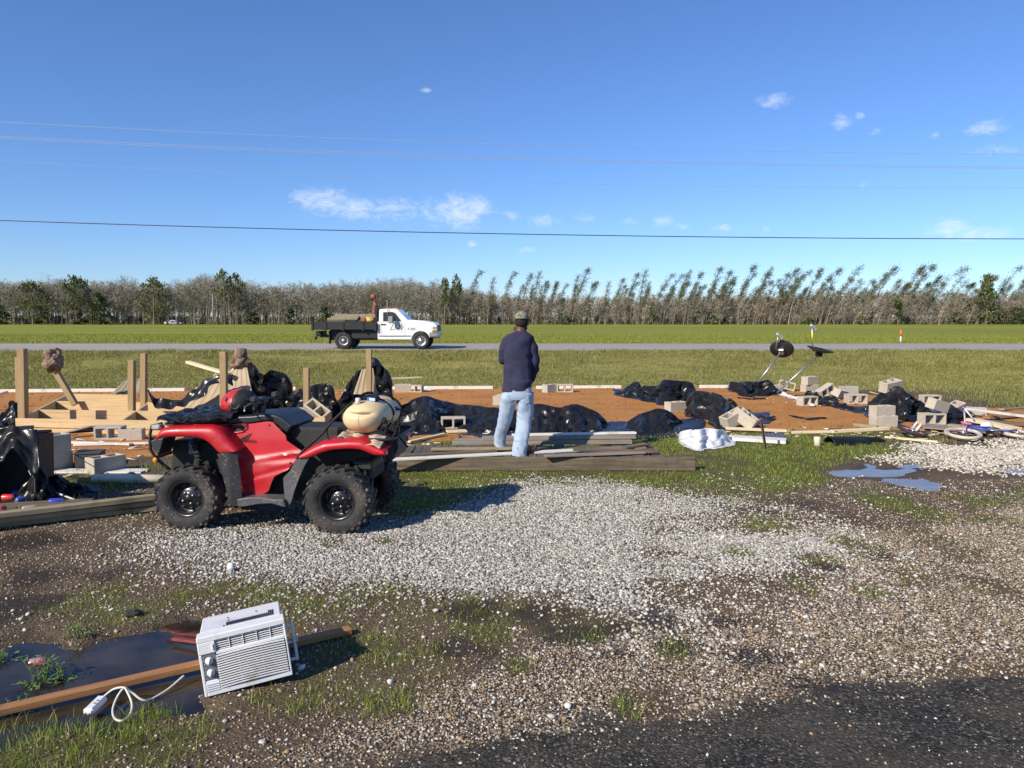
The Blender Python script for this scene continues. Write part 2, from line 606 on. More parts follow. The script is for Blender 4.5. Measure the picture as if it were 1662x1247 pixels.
def masks(x, y):
    asp = zone('asphalt', x, y, .13, .26, 2.2, 21)
    wh = zone('white', x, y, .70, .62, 1.3, 22)
    tan = zone('tan', x, y, .35, .35, 1.2, 23)
    rt = zone('right', x, y, .5, .5, 1.0, 24)
    pad = zone('pad', x, y, .2, .2, 1.2, 25)
    lawn = zone('lawn', x, y, .35, .35, 1.4, 26)
    wisp = zone('wisp', x, y, .6, .6, 1.2, 27) * sstep(.45, .6, fbm(x, y, 1.6, 28))
    rut = zone('rut', x, y, .4, .4, 1.2, 35) * sstep(.3, .55, fbm(x, y, 1.4, 36))
    lf = zone('left', x, y, .4, .4, 1.2, 29) * sstep(.42, .6, fbm(x, y, 1.8, 30))
    tu = tuft_mask(x, y)
    strip = sstep(24.6, 25.2, y) * (1 - sstep(26.0, 26.7, y)) * sstep(.35, .6, fbm(x * .3, y, .9, 91)) + .6 * sstep(34.6, 35.2, y) * (1 - sstep(36.3, 36.6, y)) * sstep(.45, .62, fbm(x * .4, y, .7, 92))
    far = sstep(19.6, 20.6, y + .0 * x + (fbm(x, y, .5, 31) - .5) * .8) * (1 - pad) * (1 - .8 * strip)
    side = sstep(9, 13, np.abs(x)) * sstep(8, 12, y) * (1 - pad)
    patch = sstep(.60, .72, fbm(x, y, .9, 33))          # bare worn patches in the gravel
    patch2 = sstep(.57, .68, fbm(x, y, 1.3, 34))
    wh = wh * (1 - .75 * patch) * (1 - .7 * tu)
    tan = tan * (1 - .6 * patch2) * (1 - .55 * tu)
    grass = np.clip(np.maximum.reduce([lawn * (1 - rut) * (.55 + .45 * sstep(.38, .58, fbm(x, y, 1.5, 61))), wisp * .8, lf * .7, tu * .42, far, side]), 0, 1)
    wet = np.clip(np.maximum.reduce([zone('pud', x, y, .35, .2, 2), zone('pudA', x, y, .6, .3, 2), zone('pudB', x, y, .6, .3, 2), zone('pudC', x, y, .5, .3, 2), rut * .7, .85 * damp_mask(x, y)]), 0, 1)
    return dict(asp=asp, white=wh, tan=np.maximum(tan, rt * .0), right=rt, pad=pad, grass=grass, wet=wet, far=far, lawn=lawn, tuft=tu, wisp=wisp, left=lf, rut=rut)


def build_ground_mat():
    m, nt, b = new_mat('ground')
    ln = nt.links
    tc = node(nt, 'ShaderNodeTexCoord')
    v = tc.outputs['Object']
    A = node(nt, 'ShaderNodeVertexColor', layer_name='zoneA')
    B = node(nt, 'ShaderNodeVertexColor', layer_name='zoneB')
    sa, sb = node(nt, 'ShaderNodeSeparateColor'), node(nt, 'ShaderNodeSeparateColor')
    ln.new(A.outputs[0], sa.inputs[0]); ln.new(B.outputs[0], sb.inputs[0])
    asp, wh, tan = sa.outputs[0], sa.outputs[1], sa.outputs[2]
    pad, grass, wet = sb.outputs[0], sb.outputs[1], sb.outputs[2]
    far = A.outputs['Alpha']

    def gate(mask, lo=.35, hi=.65, sc=9, amt=.5):
        n = noise_n(nt, v, sc, 6, .65)
        a = node(nt, 'ShaderNodeMath', operation='MULTIPLY_ADD'); ln.new(n, a.inputs[0]); a.inputs[1].default_value = amt; a.inputs[2].default_value = -amt / 2
        s = node(nt, 'ShaderNodeMath', operation='ADD'); ln.new(a.outputs[0], s.inputs[0]); ln.new(mask, s.inputs[1])
        r = node(nt, 'ShaderNodeMapRange'); ln.new(s.outputs[0], r.inputs[0]); r.inputs[1].default_value = lo; r.inputs[2].default_value = hi
        return r.outputs[0]
    n1 = noise_n(nt, v, 2.2, 7, .65)
    n2 = noise_n(nt, v, 22, 6, .7)
    dirt = ramp(nt, n1, [(.28, (.055, .040, .026)), (.5, (.105, .077, .050)), (.72, (.18, .138, .092))])
    dirt = mixc(nt, .55, dirt, ramp(nt, n2, [(.25, (.028, .021, .014)), (.75, (.21, .16, .11))]))
    # pebbles
    def pebbles(scale, stops):
        vo = node(nt, 'ShaderNodeTexVoronoi'); ln.new(v, vo.inputs['Vector']); vo.inputs['Scale'].default_value = scale
        cs = node(nt, 'ShaderNodeSeparateColor'); ln.new(vo.outputs['Color'], cs.inputs[0])
        c = ramp(nt, cs.outputs[0], stops)
        d = node(nt, 'ShaderNodeMapRange'); ln.new(vo.outputs['Distance'], d.inputs[0]); d.inputs[1].default_value = .35; d.inputs[2].default_value = .62
        return mixc(nt, d.outputs[0], c, (.05, .042, .034)), vo.outputs['Distance']
    pt, dt_ = pebbles(62, [(0, (.12, .09, .07)), (.3, (.24, .19, .14)), (.55, (.34, .25, .16)), (.8, (.42, .37, .3)), (1, (.5, .47, .42))])
    pw, dw_ = pebbles(42, [(0, (.22, .21, .2)), (.5, (.36, .345, .32)), (1, (.52, .5, .47))])
    c = mixc(nt, gate(tan), dirt, pt)
    c = mixc(nt, gate(wh), c, pw)
    g1 = noise_n(nt, v, 3.0, 6, .7)
    gn = ramp(nt, g1, [(.3, (.085, .066, .030)), (.5, (.095, .100, .028)), (.72, (.15, .145, .05))])
    c = mixc(nt, gate(grass, .3, .7, 12, .6), c, gn)
    # far verge and field
    mp = node(nt, 'ShaderNodeMapping'); mp.inputs['Scale'].default_value = (.16, 1, 1); ln.new(v, mp.inputs[0])
    f1 = noise_n(nt, mp.outputs[0], .22, 8, .68)
    f2 = noise_n(nt, mp.outputs[0], 1.6, 6, .7)
    f3 = noise_n(nt, mp.outputs[0], .045, 6, .62)
    fc = ramp(nt, f1, [(.32, (.170, .200, .022)), (.5, (.235, .265, .030)), (.70, (.285, .285, .050))])
    fc = mixc(nt, .35, fc, ramp(nt, f2, [(.3, (.115, .145, .014)), (.7, (.32, .315, .06))]))
    f3 = ramp(nt, f3, [(.36, (0, 0, 0)), (.66, (1, 1, 1))])
    fc = mixc(nt, f3, mixc(nt, 1, fc, (.74, .80, .75), 'MULTIPLY'), mixc(nt, .5, fc, (.31, .29, .06)))
    sx = node(nt, 'ShaderNodeSeparateXYZ'); ln.new(v, sx.inputs[0])
    vr = node(nt, 'ShaderNodeMapRange'); ln.new(sx.outputs[1], vr.inputs[0]); vr.inputs[1].default_value = 44; vr.inputs[2].default_value = 52
    vg = ramp(nt, noise_n(nt, mp.outputs[0], 1.1, 8, .7), [(.3, (.13, .115, .040)), (.5, (.235, .225, .062)), (.7, (.36, .31, .14))])
    fv = mixc(nt, vr.outputs[0], vg, fc)
    c = mixc(nt, far, c, fv)
    # red pad dirt
    r1 = noise_n(nt, v, 1.1, 7, .62)
    r2 = noise_n(nt, v, 14, 5, .7)
    rc = ramp(nt, r1, [(.3, (.33, .135, .038)), (.5, (.46, .205, .058)), (.7, (.54, .275, .090))])
    rc = mixc(nt, .4, rc, ramp(nt, r2, [(.3, (.27, .105, .032)), (.7, (.58, .30, .105))]))
    c = mixc(nt, gate(pad, .4, .6, 5, .3), c, rc)
    # asphalt
    va = node(nt, 'ShaderNodeTexVoronoi'); ln.new(v, va.inputs['Vector']); va.inputs['Scale'].default_value = 95
    ca = node(nt, 'ShaderNodeSeparateColor'); ln.new(va.outputs['Color'], ca.inputs[0])
    ac = ramp(nt, ca.outputs[0], [(0, (.012, .0115, .010)), (.6, (.044, .042, .038)), (.86, (.072, .068, .060)), (.965, (.19, .178, .155))])
    ac = mixc(nt, ramp(nt, noise_n(nt, v, 1.6, 6, .65), [(.42, (0, 0, 0)), (.72, (.8, .8, .8))]), ac, (.105, .090, .070))
    c = mixc(nt, gate(asp, .4, .6, 14, .7), c, ac)
    # wet ground is darker and shinier
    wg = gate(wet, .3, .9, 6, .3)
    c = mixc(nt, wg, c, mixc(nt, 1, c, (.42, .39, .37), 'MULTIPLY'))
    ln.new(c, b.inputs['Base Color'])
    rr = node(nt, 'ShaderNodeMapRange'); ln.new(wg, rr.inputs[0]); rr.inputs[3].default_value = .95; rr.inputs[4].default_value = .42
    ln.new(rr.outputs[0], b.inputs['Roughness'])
    b.inputs['Specular IOR Level'].default_value = .14
    bn = node(nt, 'ShaderNodeBump'); bn.inputs['Strength'].default_value = .7; bn.inputs['Distance'].default_value = .03
    hs = node(nt, 'ShaderNodeMath', operation='MULTIPLY_ADD'); ln.new(dt_, hs.inputs[0]); hs.inputs[1].default_value = -.5; ln.new(noise_n(nt, v, 30, 7, .7), hs.inputs[2])
    ln.new(hs.outputs[0], bn.inputs['Height']); ln.new(bn.outputs[0], b.inputs['Normal'])
    return m


def build_ground():
    ys = [-60, -30, -15, -8, -4, -2, -.5, .5, 1.2]
    y = 1.8
    while y < 46:
        ys.append(y); y *= 1.0078
    while y < 2600:
        ys.append(y); y *= 1.06
    ys = np.array(ys)
    u = np.linspace(-1, 1, 521)
    cols = np.concatenate([[-60, -20, -8, -4, -2.2, -1.5, -1.2], u, [1.2, 1.5, 2.2, 4, 8, 20, 60]])
    w = np.maximum(ys, 1.5) * .80 + 1.2
    X = np.where(np.abs(cols)[None] <= 1, cols[None] * w[:, None], cols[None] * w[:, None] ** .0 * 0 + np.sign(cols)[None] * (w[:, None] + (np.abs(cols)[None] - 1) * 40))
    Y = np.repeat(ys[:, None], X.shape[1], 1)
    Z = gz(X, Y)
    nr, nc = X.shape
    V = np.stack([X, Y, Z], -1).reshape(-1, 3)
    i = (np.arange(nr - 1)[:, None] * nc + np.arange(nc - 1)[None]).ravel()
    Q = np.stack([i, i + 1, i + nc + 1, i + nc], 1)
    o = np_mesh('ground', V, Q, build_ground_mat(), True, 4)
    k = masks(X.ravel(), Y.ravel())
    one = np.ones(V.shape[0])
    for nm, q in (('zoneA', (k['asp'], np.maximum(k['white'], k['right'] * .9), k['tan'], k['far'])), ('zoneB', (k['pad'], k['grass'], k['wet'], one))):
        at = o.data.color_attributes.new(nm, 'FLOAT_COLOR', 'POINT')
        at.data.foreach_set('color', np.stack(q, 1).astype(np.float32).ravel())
    tag(o, kind='structure')


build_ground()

# ------------------------------------------------------------------ road and puddles
def road():
    m, nt, b = new_mat('road_asphalt')
    tc = node(nt, 'ShaderNodeTexCoord'); v = tc.outputs['Object']
    mp = node(nt, 'ShaderNodeMapping'); mp.inputs['Scale'].default_value = (.05, 1, 1); nt.links.new(v, mp.inputs[0])
    c = ramp(nt, noise_n(nt, mp.outputs[0], 1.5, 6, .6), [(.3, (.27, .242, .21)), (.7, (.37, .335, .29))])
    c = mixc(nt, .3, c, ramp(nt, noise_n(nt, v, 30, 3, .7), [(.3, (.15, .14, .125)), (.7, (.42, .39, .35))]))
    nt.links.new(c, b.inputs['Base Color']); b.inputs['Roughness'].default_value = .9
    xs = np.linspace(-220, 220, 90)
    ys = np.linspace(36.3, 43.9, 9)
    X, Y = np.meshgrid(xs, ys)
    edge = (np.abs(Y - 40.1) > 3.7)
    Y2 = Y + np.where(edge, (vnoise(X * .8, Y * 0 + 3, 77) - .5) * .35, 0)
    Z = gz(X, Y2) + .03 - .03 * edge
    nr, nc = X.shape
    V = np.stack([X, Y2, Z], -1).reshape(-1, 3)
    i = (np.arange(nr - 1)[:, None] * nc + np.arange(nc - 1)[None]).ravel()
    tag(np_mesh('road', V, np.stack([i, i + 1, i + nc + 1, i + nc], 1), m, True, 4), kind='structure')


road()


def puddles():
    for k, c0, c1, rgh in (('dark', (.012, .011, .010), (.05, .040, .030), .03), ('muddy', (.13, .105, .080), (.21, .175, .14), .09)):
        puddle_sheet(k, c0, c1, rgh)


def puddle_sheet(kind, c0, c1, rgh):
    m, nt, b = new_mat(kind + '_water')
    tc = node(nt, 'ShaderNodeTexCoord')
    c = ramp(nt, noise_n(nt, tc.outputs['Object'], 3, 6), [(.35, c0), (.65, c1)])
    nt.links.new(c, b.inputs['Base Color'])
    b.inputs['Roughness'].default_value = rgh
    b.inputs['IOR'].default_value = 1.333
    bn = node(nt, 'ShaderNodeBump'); bn.inputs['Strength'].default_value = .012; bn.inputs['Distance'].default_value = .02
    nt.links.new(noise_n(nt, tc.outputs['Object'], 9, 2), bn.inputs['Height']); nt.links.new(bn.outputs[0], b.inputs['Normal'])
    for pl, z, ex in ((ZP['pud'], -.028, 1.25),) if kind == 'dark' else ((pxpoly([(1340, 746), (1500, 740), (1600, 747), (1720, 744), (1740, 775), (1560, 800), (1440, 800), (1350, 785)]), -.030, 1.0),):
        ce = pl.mean(0)
        pts = [(*(ce + (p - ce) * ex), z) for p in pl]
        mb = MB(); mb.add(pts, [tuple(range(len(pts)))[::-1]])
        o = mb.build('puddle', m, fixn=False)
        if o.data.polygons[0].normal.z < 0:
            o.data.flip_normals()
        tag(o, kind='structure')


puddles()

# ------------------------------------------------------------------ loose stone
ICO_V, ICO_F = None, None


def ico():
    t = (1 + 5 ** .5) / 2
    v = np.array([(-1, t, 0), (1, t, 0), (-1, -t, 0), (1, -t, 0), (0, -1, t), (0, 1, t), (0, -1, -t), (0, 1, -t), (t, 0, -1), (t, 0, 1), (-t, 0, -1), (-t, 0, 1)], float)
    v /= np.linalg.norm(v[0])
    f = np.array([(0, 11, 5), (0, 5, 1), (0, 1, 7), (0, 7, 10), (0, 10, 11), (1, 5, 9), (5, 11, 4), (11, 10, 2), (10, 7, 6), (7, 1, 8), (3, 9, 4), (3, 4, 2), (3, 2, 6), (3, 6, 8), (3, 8, 9), (4, 9, 5), (2, 4, 11), (6, 2, 10), (8, 6, 7), (9, 8, 1)])
    return v, f


ICO_V, ICO_F = ico()


def stones(name, x, y, size, m, smooth=True, sink=.25, label=None):
    n = len(x)
    z = gz(x, y)
    jit = 1 + RNG.uniform(-.28, .22, (n, 12, 1))
    v = ICO_V[None] * jit * np.stack([size * RNG.uniform(.75, 1.25, n), size * RNG.uniform(.6, 1.0, n), size * RNG.uniform(.4, .72, n)], 1)[:, None]
    a = RNG.uniform(0, 2 * PI, n); t = RNG.normal(0, .3, n)
    ca, sa, ct, st = np.cos(a)[:, None], np.sin(a)[:, None], np.cos(t)[:, None], np.sin(t)[:, None]
    X, Yv, Zv = v[..., 0], v[..., 1], v[..., 2]
    X, Zv = X * ct - Zv * st, X * st + Zv * ct
    X, Yv = X * ca - Yv * sa, X * sa + Yv * ca
    V = np.stack([X + x[:, None], Yv + y[:, None], Zv + (z + size * .5 * (1 - 2 * sink))[:, None]], -1).reshape(-1, 3)
    F = (ICO_F[None] + (np.arange(n) * 12)[:, None, None]).reshape(-1, 3)
    o = np_mesh(name, V, F, m, smooth)
    return tag(o, label, kind='stuff')


def sample(n, x0, x1, y0, y1, maskf, persp=False):
    x = RNG.uniform(x0, x1, n); y = RNG.uniform(y0, y1, n)
    keep = (np.abs(x) < y * .80 + 1.5) & (RNG.random(n) < maskf(x, y))
    return x[keep], y[keep]


M_WGRAV = island_mat('limestone_gravel', [(0, (.15, .14, .125)), (.25, (.26, .245, .215)), (.55, (.385, .365, .32)), (.85, (.50, .475, .42)), (1, (.62, .595, .53))], .85)
M_TGRAV = island_mat('river_gravel', [(0, (.09, .068, .045)), (.2, (.18, .135, .088)), (.42, (.28, .215, .135)), (.49, (.36, .22, .10)), (.62, (.33, .285, .215)), (.82, (.45, .41, .335)), (1, (.62, .585, .50))], .75)


def wmask(x, y):
    k = masks(x, y)
    return np.clip(k['white'] * 1.05, 0, 1) * (1 - k['wet'])


def tmask(x, y):
    k = masks(x, y)
    return np.clip(k['tan'] * .9 + .24 + .10 * k['white'], 0, 1) * (1 - k['wet'] * .8) * (1 - .93 * k['asp']) * (1 - k['pad']) * (1 - .8 * k['grass'])


x, y = sample(175000, -3.4, 4.8, 4.0, 9.2, wmask)
stones('gravel', x, y, RNG.uniform(.0055, .0145, len(x)) * RNG.choice([1, 1, 1.25], len(x)), M_WGRAV, False, label='pale grey crushed stone spread over the drive')
x, y = sample(460000, -6.5, 9.0, 2.4, 8.8, tmask)
stones('gravel', x, y, RNG.uniform(.0028, .0095, len(x)) * np.where(RNG.random(len(x)) < .03, 1.9, 1), M_TGRAV, False, label='tan and brown pebbles along the edge of the asphalt')


def rmask(x, y):
    k = masks(x, y)
    return np.clip(k['right'], 0, 1) * (1 - k['wet'])


x, y = sample(30000, 4.4, 11.0, 8.6, 12.2, rmask)
stones('gravel', x, y, RNG.uniform(.012, .026, len(x)), island_mat('cream_gravel', [(0, (.26, .23, .18)), (.5, (.46, .42, .34)), (1, (.64, .60, .52))], .85), label='cream gravel in front of the fallen bicycle')
x, y = sample(380, -3.2, 6, 2.7, 8.5, lambda x, y: .6 * (1 - masks(x, y)['wet']) * (1 - .85 * masks(x, y)['asp']))
stones('pebbles', x, y, RNG.uniform(.009, .024, len(x)), island_mat('loose_stone', [(0, (.3, .27, .23)), (.6, (.5, .47, .42)), (1, (.68, .66, .62))], .8), sink=.1, label='larger loose pale stones strewn over drive and asphalt')
x, y = sample(6500, 0, 9, 2.6, 5.2, lambda x, y: np.clip(masks(x, y)['asp'], 0, 1) * (.18 + .7 * sstep(.5, .68, fbm(x, y, 1.4, 97))))
stones('pebbles', x, y, RNG.uniform(.002, .0062, len(x)), island_mat('asphalt_pebble', [(0, (.12, .11, .10)), (.6, (.34, .31, .27)), (1, (.60, .57, .52))], .8), sink=.3, label='tiny pebbles scattered over the dark asphalt')
x, y = sample(9000, -6, 7, 4.0, 9.2, lambda x, y: .28 * (1 - masks(x, y)['wet']) * (1 - masks(x, y)['asp']) * (1 - masks(x, y)['pad']) * sstep(.42, .6, fbm(x, y, .8, 81)))
stones('gravel', x, y, RNG.uniform(.008, .020, len(x)), M_WGRAV, False, .35, 'stray pale crushed stones trodden into the dirt')
x, y = sample(2600, -15, 11, 12, 20, lambda x, y: masks(x, y)['pad'])
stones('clods', x, y, RNG.uniform(.006, .03, len(x)), island_mat('red_clod', [(0, (.17, .06, .025)), (1, (.42, .18, .07))], .95), sink=.3, label='small red dirt clods scattered on the bare pad')


# ------------------------------------------------------------------ grass blades
def blades(name, x, y, h, w, m, label, lean=.45, seg=2):
    n = len(x)
    z = gz(x, y) - .004
    a = RNG.uniform(0, 2 * PI, n); la = RNG.uniform(0, 2 * PI, n); ll = np.abs(RNG.normal(0, lean, n)) * h
    dx, dy = np.cos(a) * w / 2, np.sin(a) * w / 2
    lx, ly = np.cos(la) * ll, np.sin(la) * ll
    b = np.stack([x, y, z], 1)
    s = np.stack([dx, dy, 0 * dx], 1)
    if seg == 2:
        mid = b + np.stack([lx * .35, ly * .35, h * .6], 1)
        top = b + np.stack([lx, ly, h * .95], 1)
        V = np.stack([b - s, b + s, mid - s * .7, mid + s * .7, top], 1).reshape(-1, 3)
        F = np.array([(0, 1, 3), (0, 3, 2), (2, 3, 4)])
        k = 5
    else:
        top = b + np.stack([lx, ly, h], 1)
        V = np.stack([b - s, b + s, top], 1).reshape(-1, 3)
        F = np.array([(0, 1, 2)]); k = 3
    F = (F[None] + (np.arange(n) * k)[:, None, None]).reshape(-1, 3)
    return tag(np_mesh(name, V, F, m, True), label, kind='stuff')


M_GR1 = island_mat('lawn_blade', [(0, (.11, .17, .018)), (.4, (.18, .27, .026)), (.72, (.27, .325, .045)), (.88, (.38, .34, .12)), (1, (.50, .42, .22))], .6, .35)
M_GR2 = island_mat('verge_blade', [(0, (.12, .135, .026)), (.35, (.19, .21, .040)), (.62, (.28, .27, .075)), (.85, (.39, .335, .15)), (1, (.48, .40, .22))], .7, .3)


def lawnm(x, y):
    k = masks(x, y)
    g = np.clip(k['lawn'] * (1 - k['rut']), 0, 1) * (.25 + .75 * sstep(.38, .58, fbm(x, y, 1.5, 61)))
    return np.maximum(g, k['wisp'] * .25) * (1 - k['wet'] * .9) * (1 - .7 * k['white'])


x, y = sample(130000, -2.5, 7.5, 6.2, 13.2, lawnm)
blades('grass', x, y, RNG.uniform(.014, .048, len(x)) * (.6 + .8 * fbm(x, y, 1.1, 66)), RNG.uniform(.004, .009, len(x)), M_GR1, 'short green grass round the old timber deck', .6)
x, y = sample(210000, -6, 3.2, 2.6, 7.2, lambda x, y: np.clip(masks(x, y)['tuft'] * .8, 0, 1) * (.12 + .88 * sstep(.42, .62, fbm(x, y, 3.6, 62))))
blades('grass', x, y, RNG.uniform(.012, .046, len(x)) * np.where(y < 3.6, 1.9, 1), RNG.uniform(.002, .005, len(x)), M_GR1, 'thin grass tufts in the dirt near the puddle', .7)
x, y = sample(26000, -9, -2.2, 6.6, 12, lambda x, y: np.clip(masks(x, y)['left'], 0, 1))
blades('grass', x, y, RNG.uniform(.03, .11, len(x)), RNG.uniform(.004, .009, len(x)), M_GR1, 'weedy grass in the dirt beside the quad bike', .6)
x, y = sample(420000, -29, 29, 19.5, 36.3, lambda x, y: np.clip(masks(x, y)['far'], 0, 1) * (.35 + .65 * sstep(.35, .6, fbm(x, y, .8, 63))))
blades('grass', x, y, RNG.uniform(.03, .10, len(x)) * (.45 + 1.1 * fbm(x, y, .35, 64)) * (1 + .9 * sstep(28, 31, y) * sstep(.4, .6, fbm(x, y, .5, 71))), RNG.uniform(.012, .028, len(x)), M_GR2, 'rough grass over the ditch and road bank', .7, 1)
x, y = sample(60000, 6.5, 17, 10.5, 20.5, lambda x, y: np.clip(masks(x, y)['grass'] * (1 - masks(x, y)['pad']), 0, 1))
blades('grass', x, y, RNG.uniform(.04, .13, len(x)), RNG.uniform(.008, .016, len(x)), M_GR2, 'green grass beyond the strewn blocks', .6, 1)
x, y = sample(90000, -60, 60, 44.3, 75, lambda x, y: (60 / y) ** 2 * .6)
blades('grass', x, y, RNG.uniform(.04, .12, len(x)), RNG.uniform(.03, .06, len(x)), island_mat('field_blade', [(0, (.16, .19, .022)), (.5, (.25, .285, .034)), (1, (.34, .33, .06))], .7, .3), 'short bright field grass beyond the road', .7, 1)


def scraps():
    """splinters, chips and torn bits lying about the pad edges"""
    V, F = [], []
    b = 0
    rg = random.Random(77)
    zones = [(1420, 1662, 665, 716, 120), (1180, 1440, 690, 712, 40), (640, 900, 690, 735, 45), (0, 260, 700, 790, 60), (300, 640, 632, 640, 30), (1240, 1420, 630, 660, 40), (900, 1180, 575, 625, 14), (200, 520, 580, 628, 16)]
    for x0, x1, y0, y1, n in zones:
        for _ in range(n):
            p = PG(rg.uniform(x0, x1), rg.uniform(y0, y1), .012)
            L, w, t = rg.choice((.05, .09, .16, .3)) * rg.uniform(.6, 1.3), rg.uniform(.015, .05), rg.uniform(.006, .018)
            M = Matrix.Translation(p) @ Euler((rg.uniform(-.25, .25), rg.uniform(-.25, .25), rg.uniform(0, 6.3))).to_matrix().to_4x4()
            for i in (-1, 1):
                for j in (-1, 1):
                    for k in (-1, 1):
                        V.append(tuple(M @ Vector((i * L / 2 * (1 if j > 0 else rg.uniform(.6, 1)), j * w / 2, k * t / 2))))
            for q in ((0, 1, 3, 2), (4, 6, 7, 5), (0, 4, 5, 1), (2, 3, 7, 6), (0, 2, 6, 4), (1, 5, 7, 3)):
                F.append(tuple(b + i for i in q))
            b += 8
    m = island_mat('scrap_bits', [(0, (.42, .30, .16)), (.35, (.58, .46, .28)), (.55, (.72, .69, .62)), (.7, (.30, .24, .17)), (.82, (.03, .03, .032)), (.9, (.12, .17, .30)), (.94, (.45, .10, .08)), (1, (.75, .74, .72))], .8)
    o = np_mesh('litter', np.array(V), np.array(F), m, False, 4)
    tag(o, 'splinters, chips and torn bits strewn over the pad and its edges', kind='stuff')


scraps()
# ------------------------------------------------------------------ the wood beyond the field
TY = 200.0
GZ_T = gz1(0, TY)
MPP = TY / FPX                                  # metres per photo pixel at the tree line


def cards(c, d, L, W, rng):
    """c centres (n,3), d directions (n,3) -> slim diamond-shaped sprays"""
    n = len(c)
    d = d / (np.linalg.norm(d, axis=1, keepdims=True) + 1e-9)
    r = rng.normal(0, 1, (n, 3)); s = np.cross(d, r); s /= (np.linalg.norm(s, axis=1, keepdims=True) + 1e-9)
    L = np.asarray(L)[:, None]; W = np.asarray(W)[:, None]
    V = np.stack([c - d * L * .5, c + s * W * .5, c + d * L * .5, c - s * W * .5], 1)
    F = np.array([(0, 1, 2), (0, 2, 3)])
    return V.reshape(-1, 3), (F[None] + (np.arange(n) * 4)[:, None, None]).reshape(-1, 3)


def ntube(pts, rad, n=5):
    pts = np.asarray(pts, float); rad = np.asarray(rad, float)
    a = np.arange(n) * 2 * PI / n
    V = (pts[:, None] + rad[:, None, None] * np.stack([np.cos(a), np.sin(a), 0 * a], 1)[None]).reshape(-1, 3)
    F = []
    for i in range(len(pts) - 1):
        for k in range(n):
            k2 = (k + 1) % n
            F += [(i * n + k, i * n + k2, (i + 1) * n + k2), (i * n + k, (i + 1) * n + k2, (i + 1) * n + k)]
    return V, np.array(F)


def join(parts):
    V, F, b = [], [], 0
    for v, f in parts:
        V.append(v); F.append(f + b); b += len(v)
    return np.concatenate(V), np.concatenate(F)


M_BARK = mat('pine_bark', (.23, .165, .125), .9, (.12, .088, .068), .8)
M_PALEBARK = mat('grey_bark', (.27, .235, .19), .9, (.15, .128, .10), .8)
M_NEEDLE = island_mat('pine_needles', [(0, (.060, .084, .034)), (.45, (.105, .128, .052)), (.8, (.165, .175, .08)), (1, (.25, .24, .13))], .75, .25)
M_CEDAR = island_mat('cedar_leaves', [(0, (.034, .055, .021)), (.6, (.070, .096, .036)), (1, (.14, .155, .065))], .8, .15)
M_OLIVE = island_mat('olive_leaves', [(0, (.060, .082, .030)), (.6, (.12, .142, .052)), (1, (.23, .23, .10))], .8, .2)
M_TWIG = island_mat('bare_twigs', [(0, (.165, .148, .108)), (.5, (.255, .235, .178)), (.86, (.335, .312, .245)), (.985, (.38, .355, .28)), (1, (.52, .46, .34))], .9)
M_TWIGD = island_mat('shaded_twigs', [(0, (.15, .13, .096)), (.5, (.25, .222, .168)), (1, (.36, .325, .25))], .95)
M_TWIG2 = island_mat('broken_trunks', [(0, (.18, .148, .108)), (.55, (.30, .25, .188)), (.88, (.40, .34, .26)), (.982, (.50, .41, .29)), (1, (.74, .61, .42))], .9)


def pine_variant(seed, lean, bend):
    rg = np.random.default_rng(seed)
    H = 14.0
    t = np.linspace(0, 1, 9)

    def axis(u):
        return np.stack([lean * H * (u * .55 + .45 * u ** 2) + bend * H * u ** 4, 0 * u + .3 * np.sin(u * 3 + seed), H * u * (1 - .10 * lean * u)], -1)
    tp = axis(t)
    V, F = ntube(tp, .13 * (1 - t) ** .8 + .02, 5)
    tm = (V, F)
    cc, dd, LL, WW, br = [], [], [], [], []
    nb = int(rg.integers(26, 36))
    for k in range(nb):
        u = rg.uniform(.42, 1.0) if k < nb - 4 else rg.uniform(.9, 1.0)
        base = axis(np.array([u]))[0]
        an = rg.uniform(0, 2 * PI)
        ln = (1.5 * (1.04 - u) ** .55 + .35) * rg.uniform(.5, 1.15)
        d = np.array([math.cos(an) * .62 + .55, math.sin(an) * .62, rg.uniform(.2, .8)])
        tip = base + d * ln
        br.append(ntube(np.array([base, (base + tip) / 2 + [0, 0, -.05], tip]), [.035, .025, .012], 3))
        m = int(rg.integers(14, 24))
        s = rg.uniform(.10, 1.08, m)
        c = base + (tip - base) * s[:, None] + rg.normal(0, .40, (m, 3))
        cc.append(c); dd.append(np.tile(d, (m, 1)) + rg.normal(0, .55, (m, 3)) + [.35, 0, .15])
        LL.append(rg.uniform(.4, .85, m)); WW.append(rg.uniform(.06, .135, m))
    tr = join([tm] + br)
    cr = cards(np.concatenate(cc), np.concatenate(dd), np.concatenate(LL), np.concatenate(WW), rg)
    return tr, cr


def tree_pair(name, tr, cr, mt, mc, label, cat, loc, sc=(1, 1, 1), group=None, rz=0):
    root = thing(name, label, cat, loc, (0, 0, rz), group)
    root.scale = sc
    if tr is not None:
        a = np_mesh('trunk', tr[0], tr[1], mt, True); a.parent = root
    b = np_mesh('crown', cr[0], cr[1], mc, True); b.parent = root
    note_kids(root)
    return root


PINE_TOPS = [(781, 436), (802, 448), (836, 438), (862, 442), (876, 438), (888, 452), (904, 453), (920, 458), (938, 444), (953, 433), (968, 453), (988, 455), (1010, 450), (1033, 441), (1047, 435), (1090, 441), (1106, 442), (1119, 434), (1137, 438), (1166, 431), (1182, 437), (1190, 446), (1222, 426), (1250, 429),
             (1262, 450), (1275, 441), (1290, 431), (1310, 437), (1330, 431), (1345, 446), (1360, 431), (1378, 448), (1392, 427), (1412, 452), (1430, 447), (1447, 428), (1455, 450), (1470, 455), (1492, 426), (1508, 426), (1520, 443), (1560, 429), (1575, 455), (1610, 444), (1648, 430), (1664, 441), (1690, 436), (1730, 430), (1770, 440)]


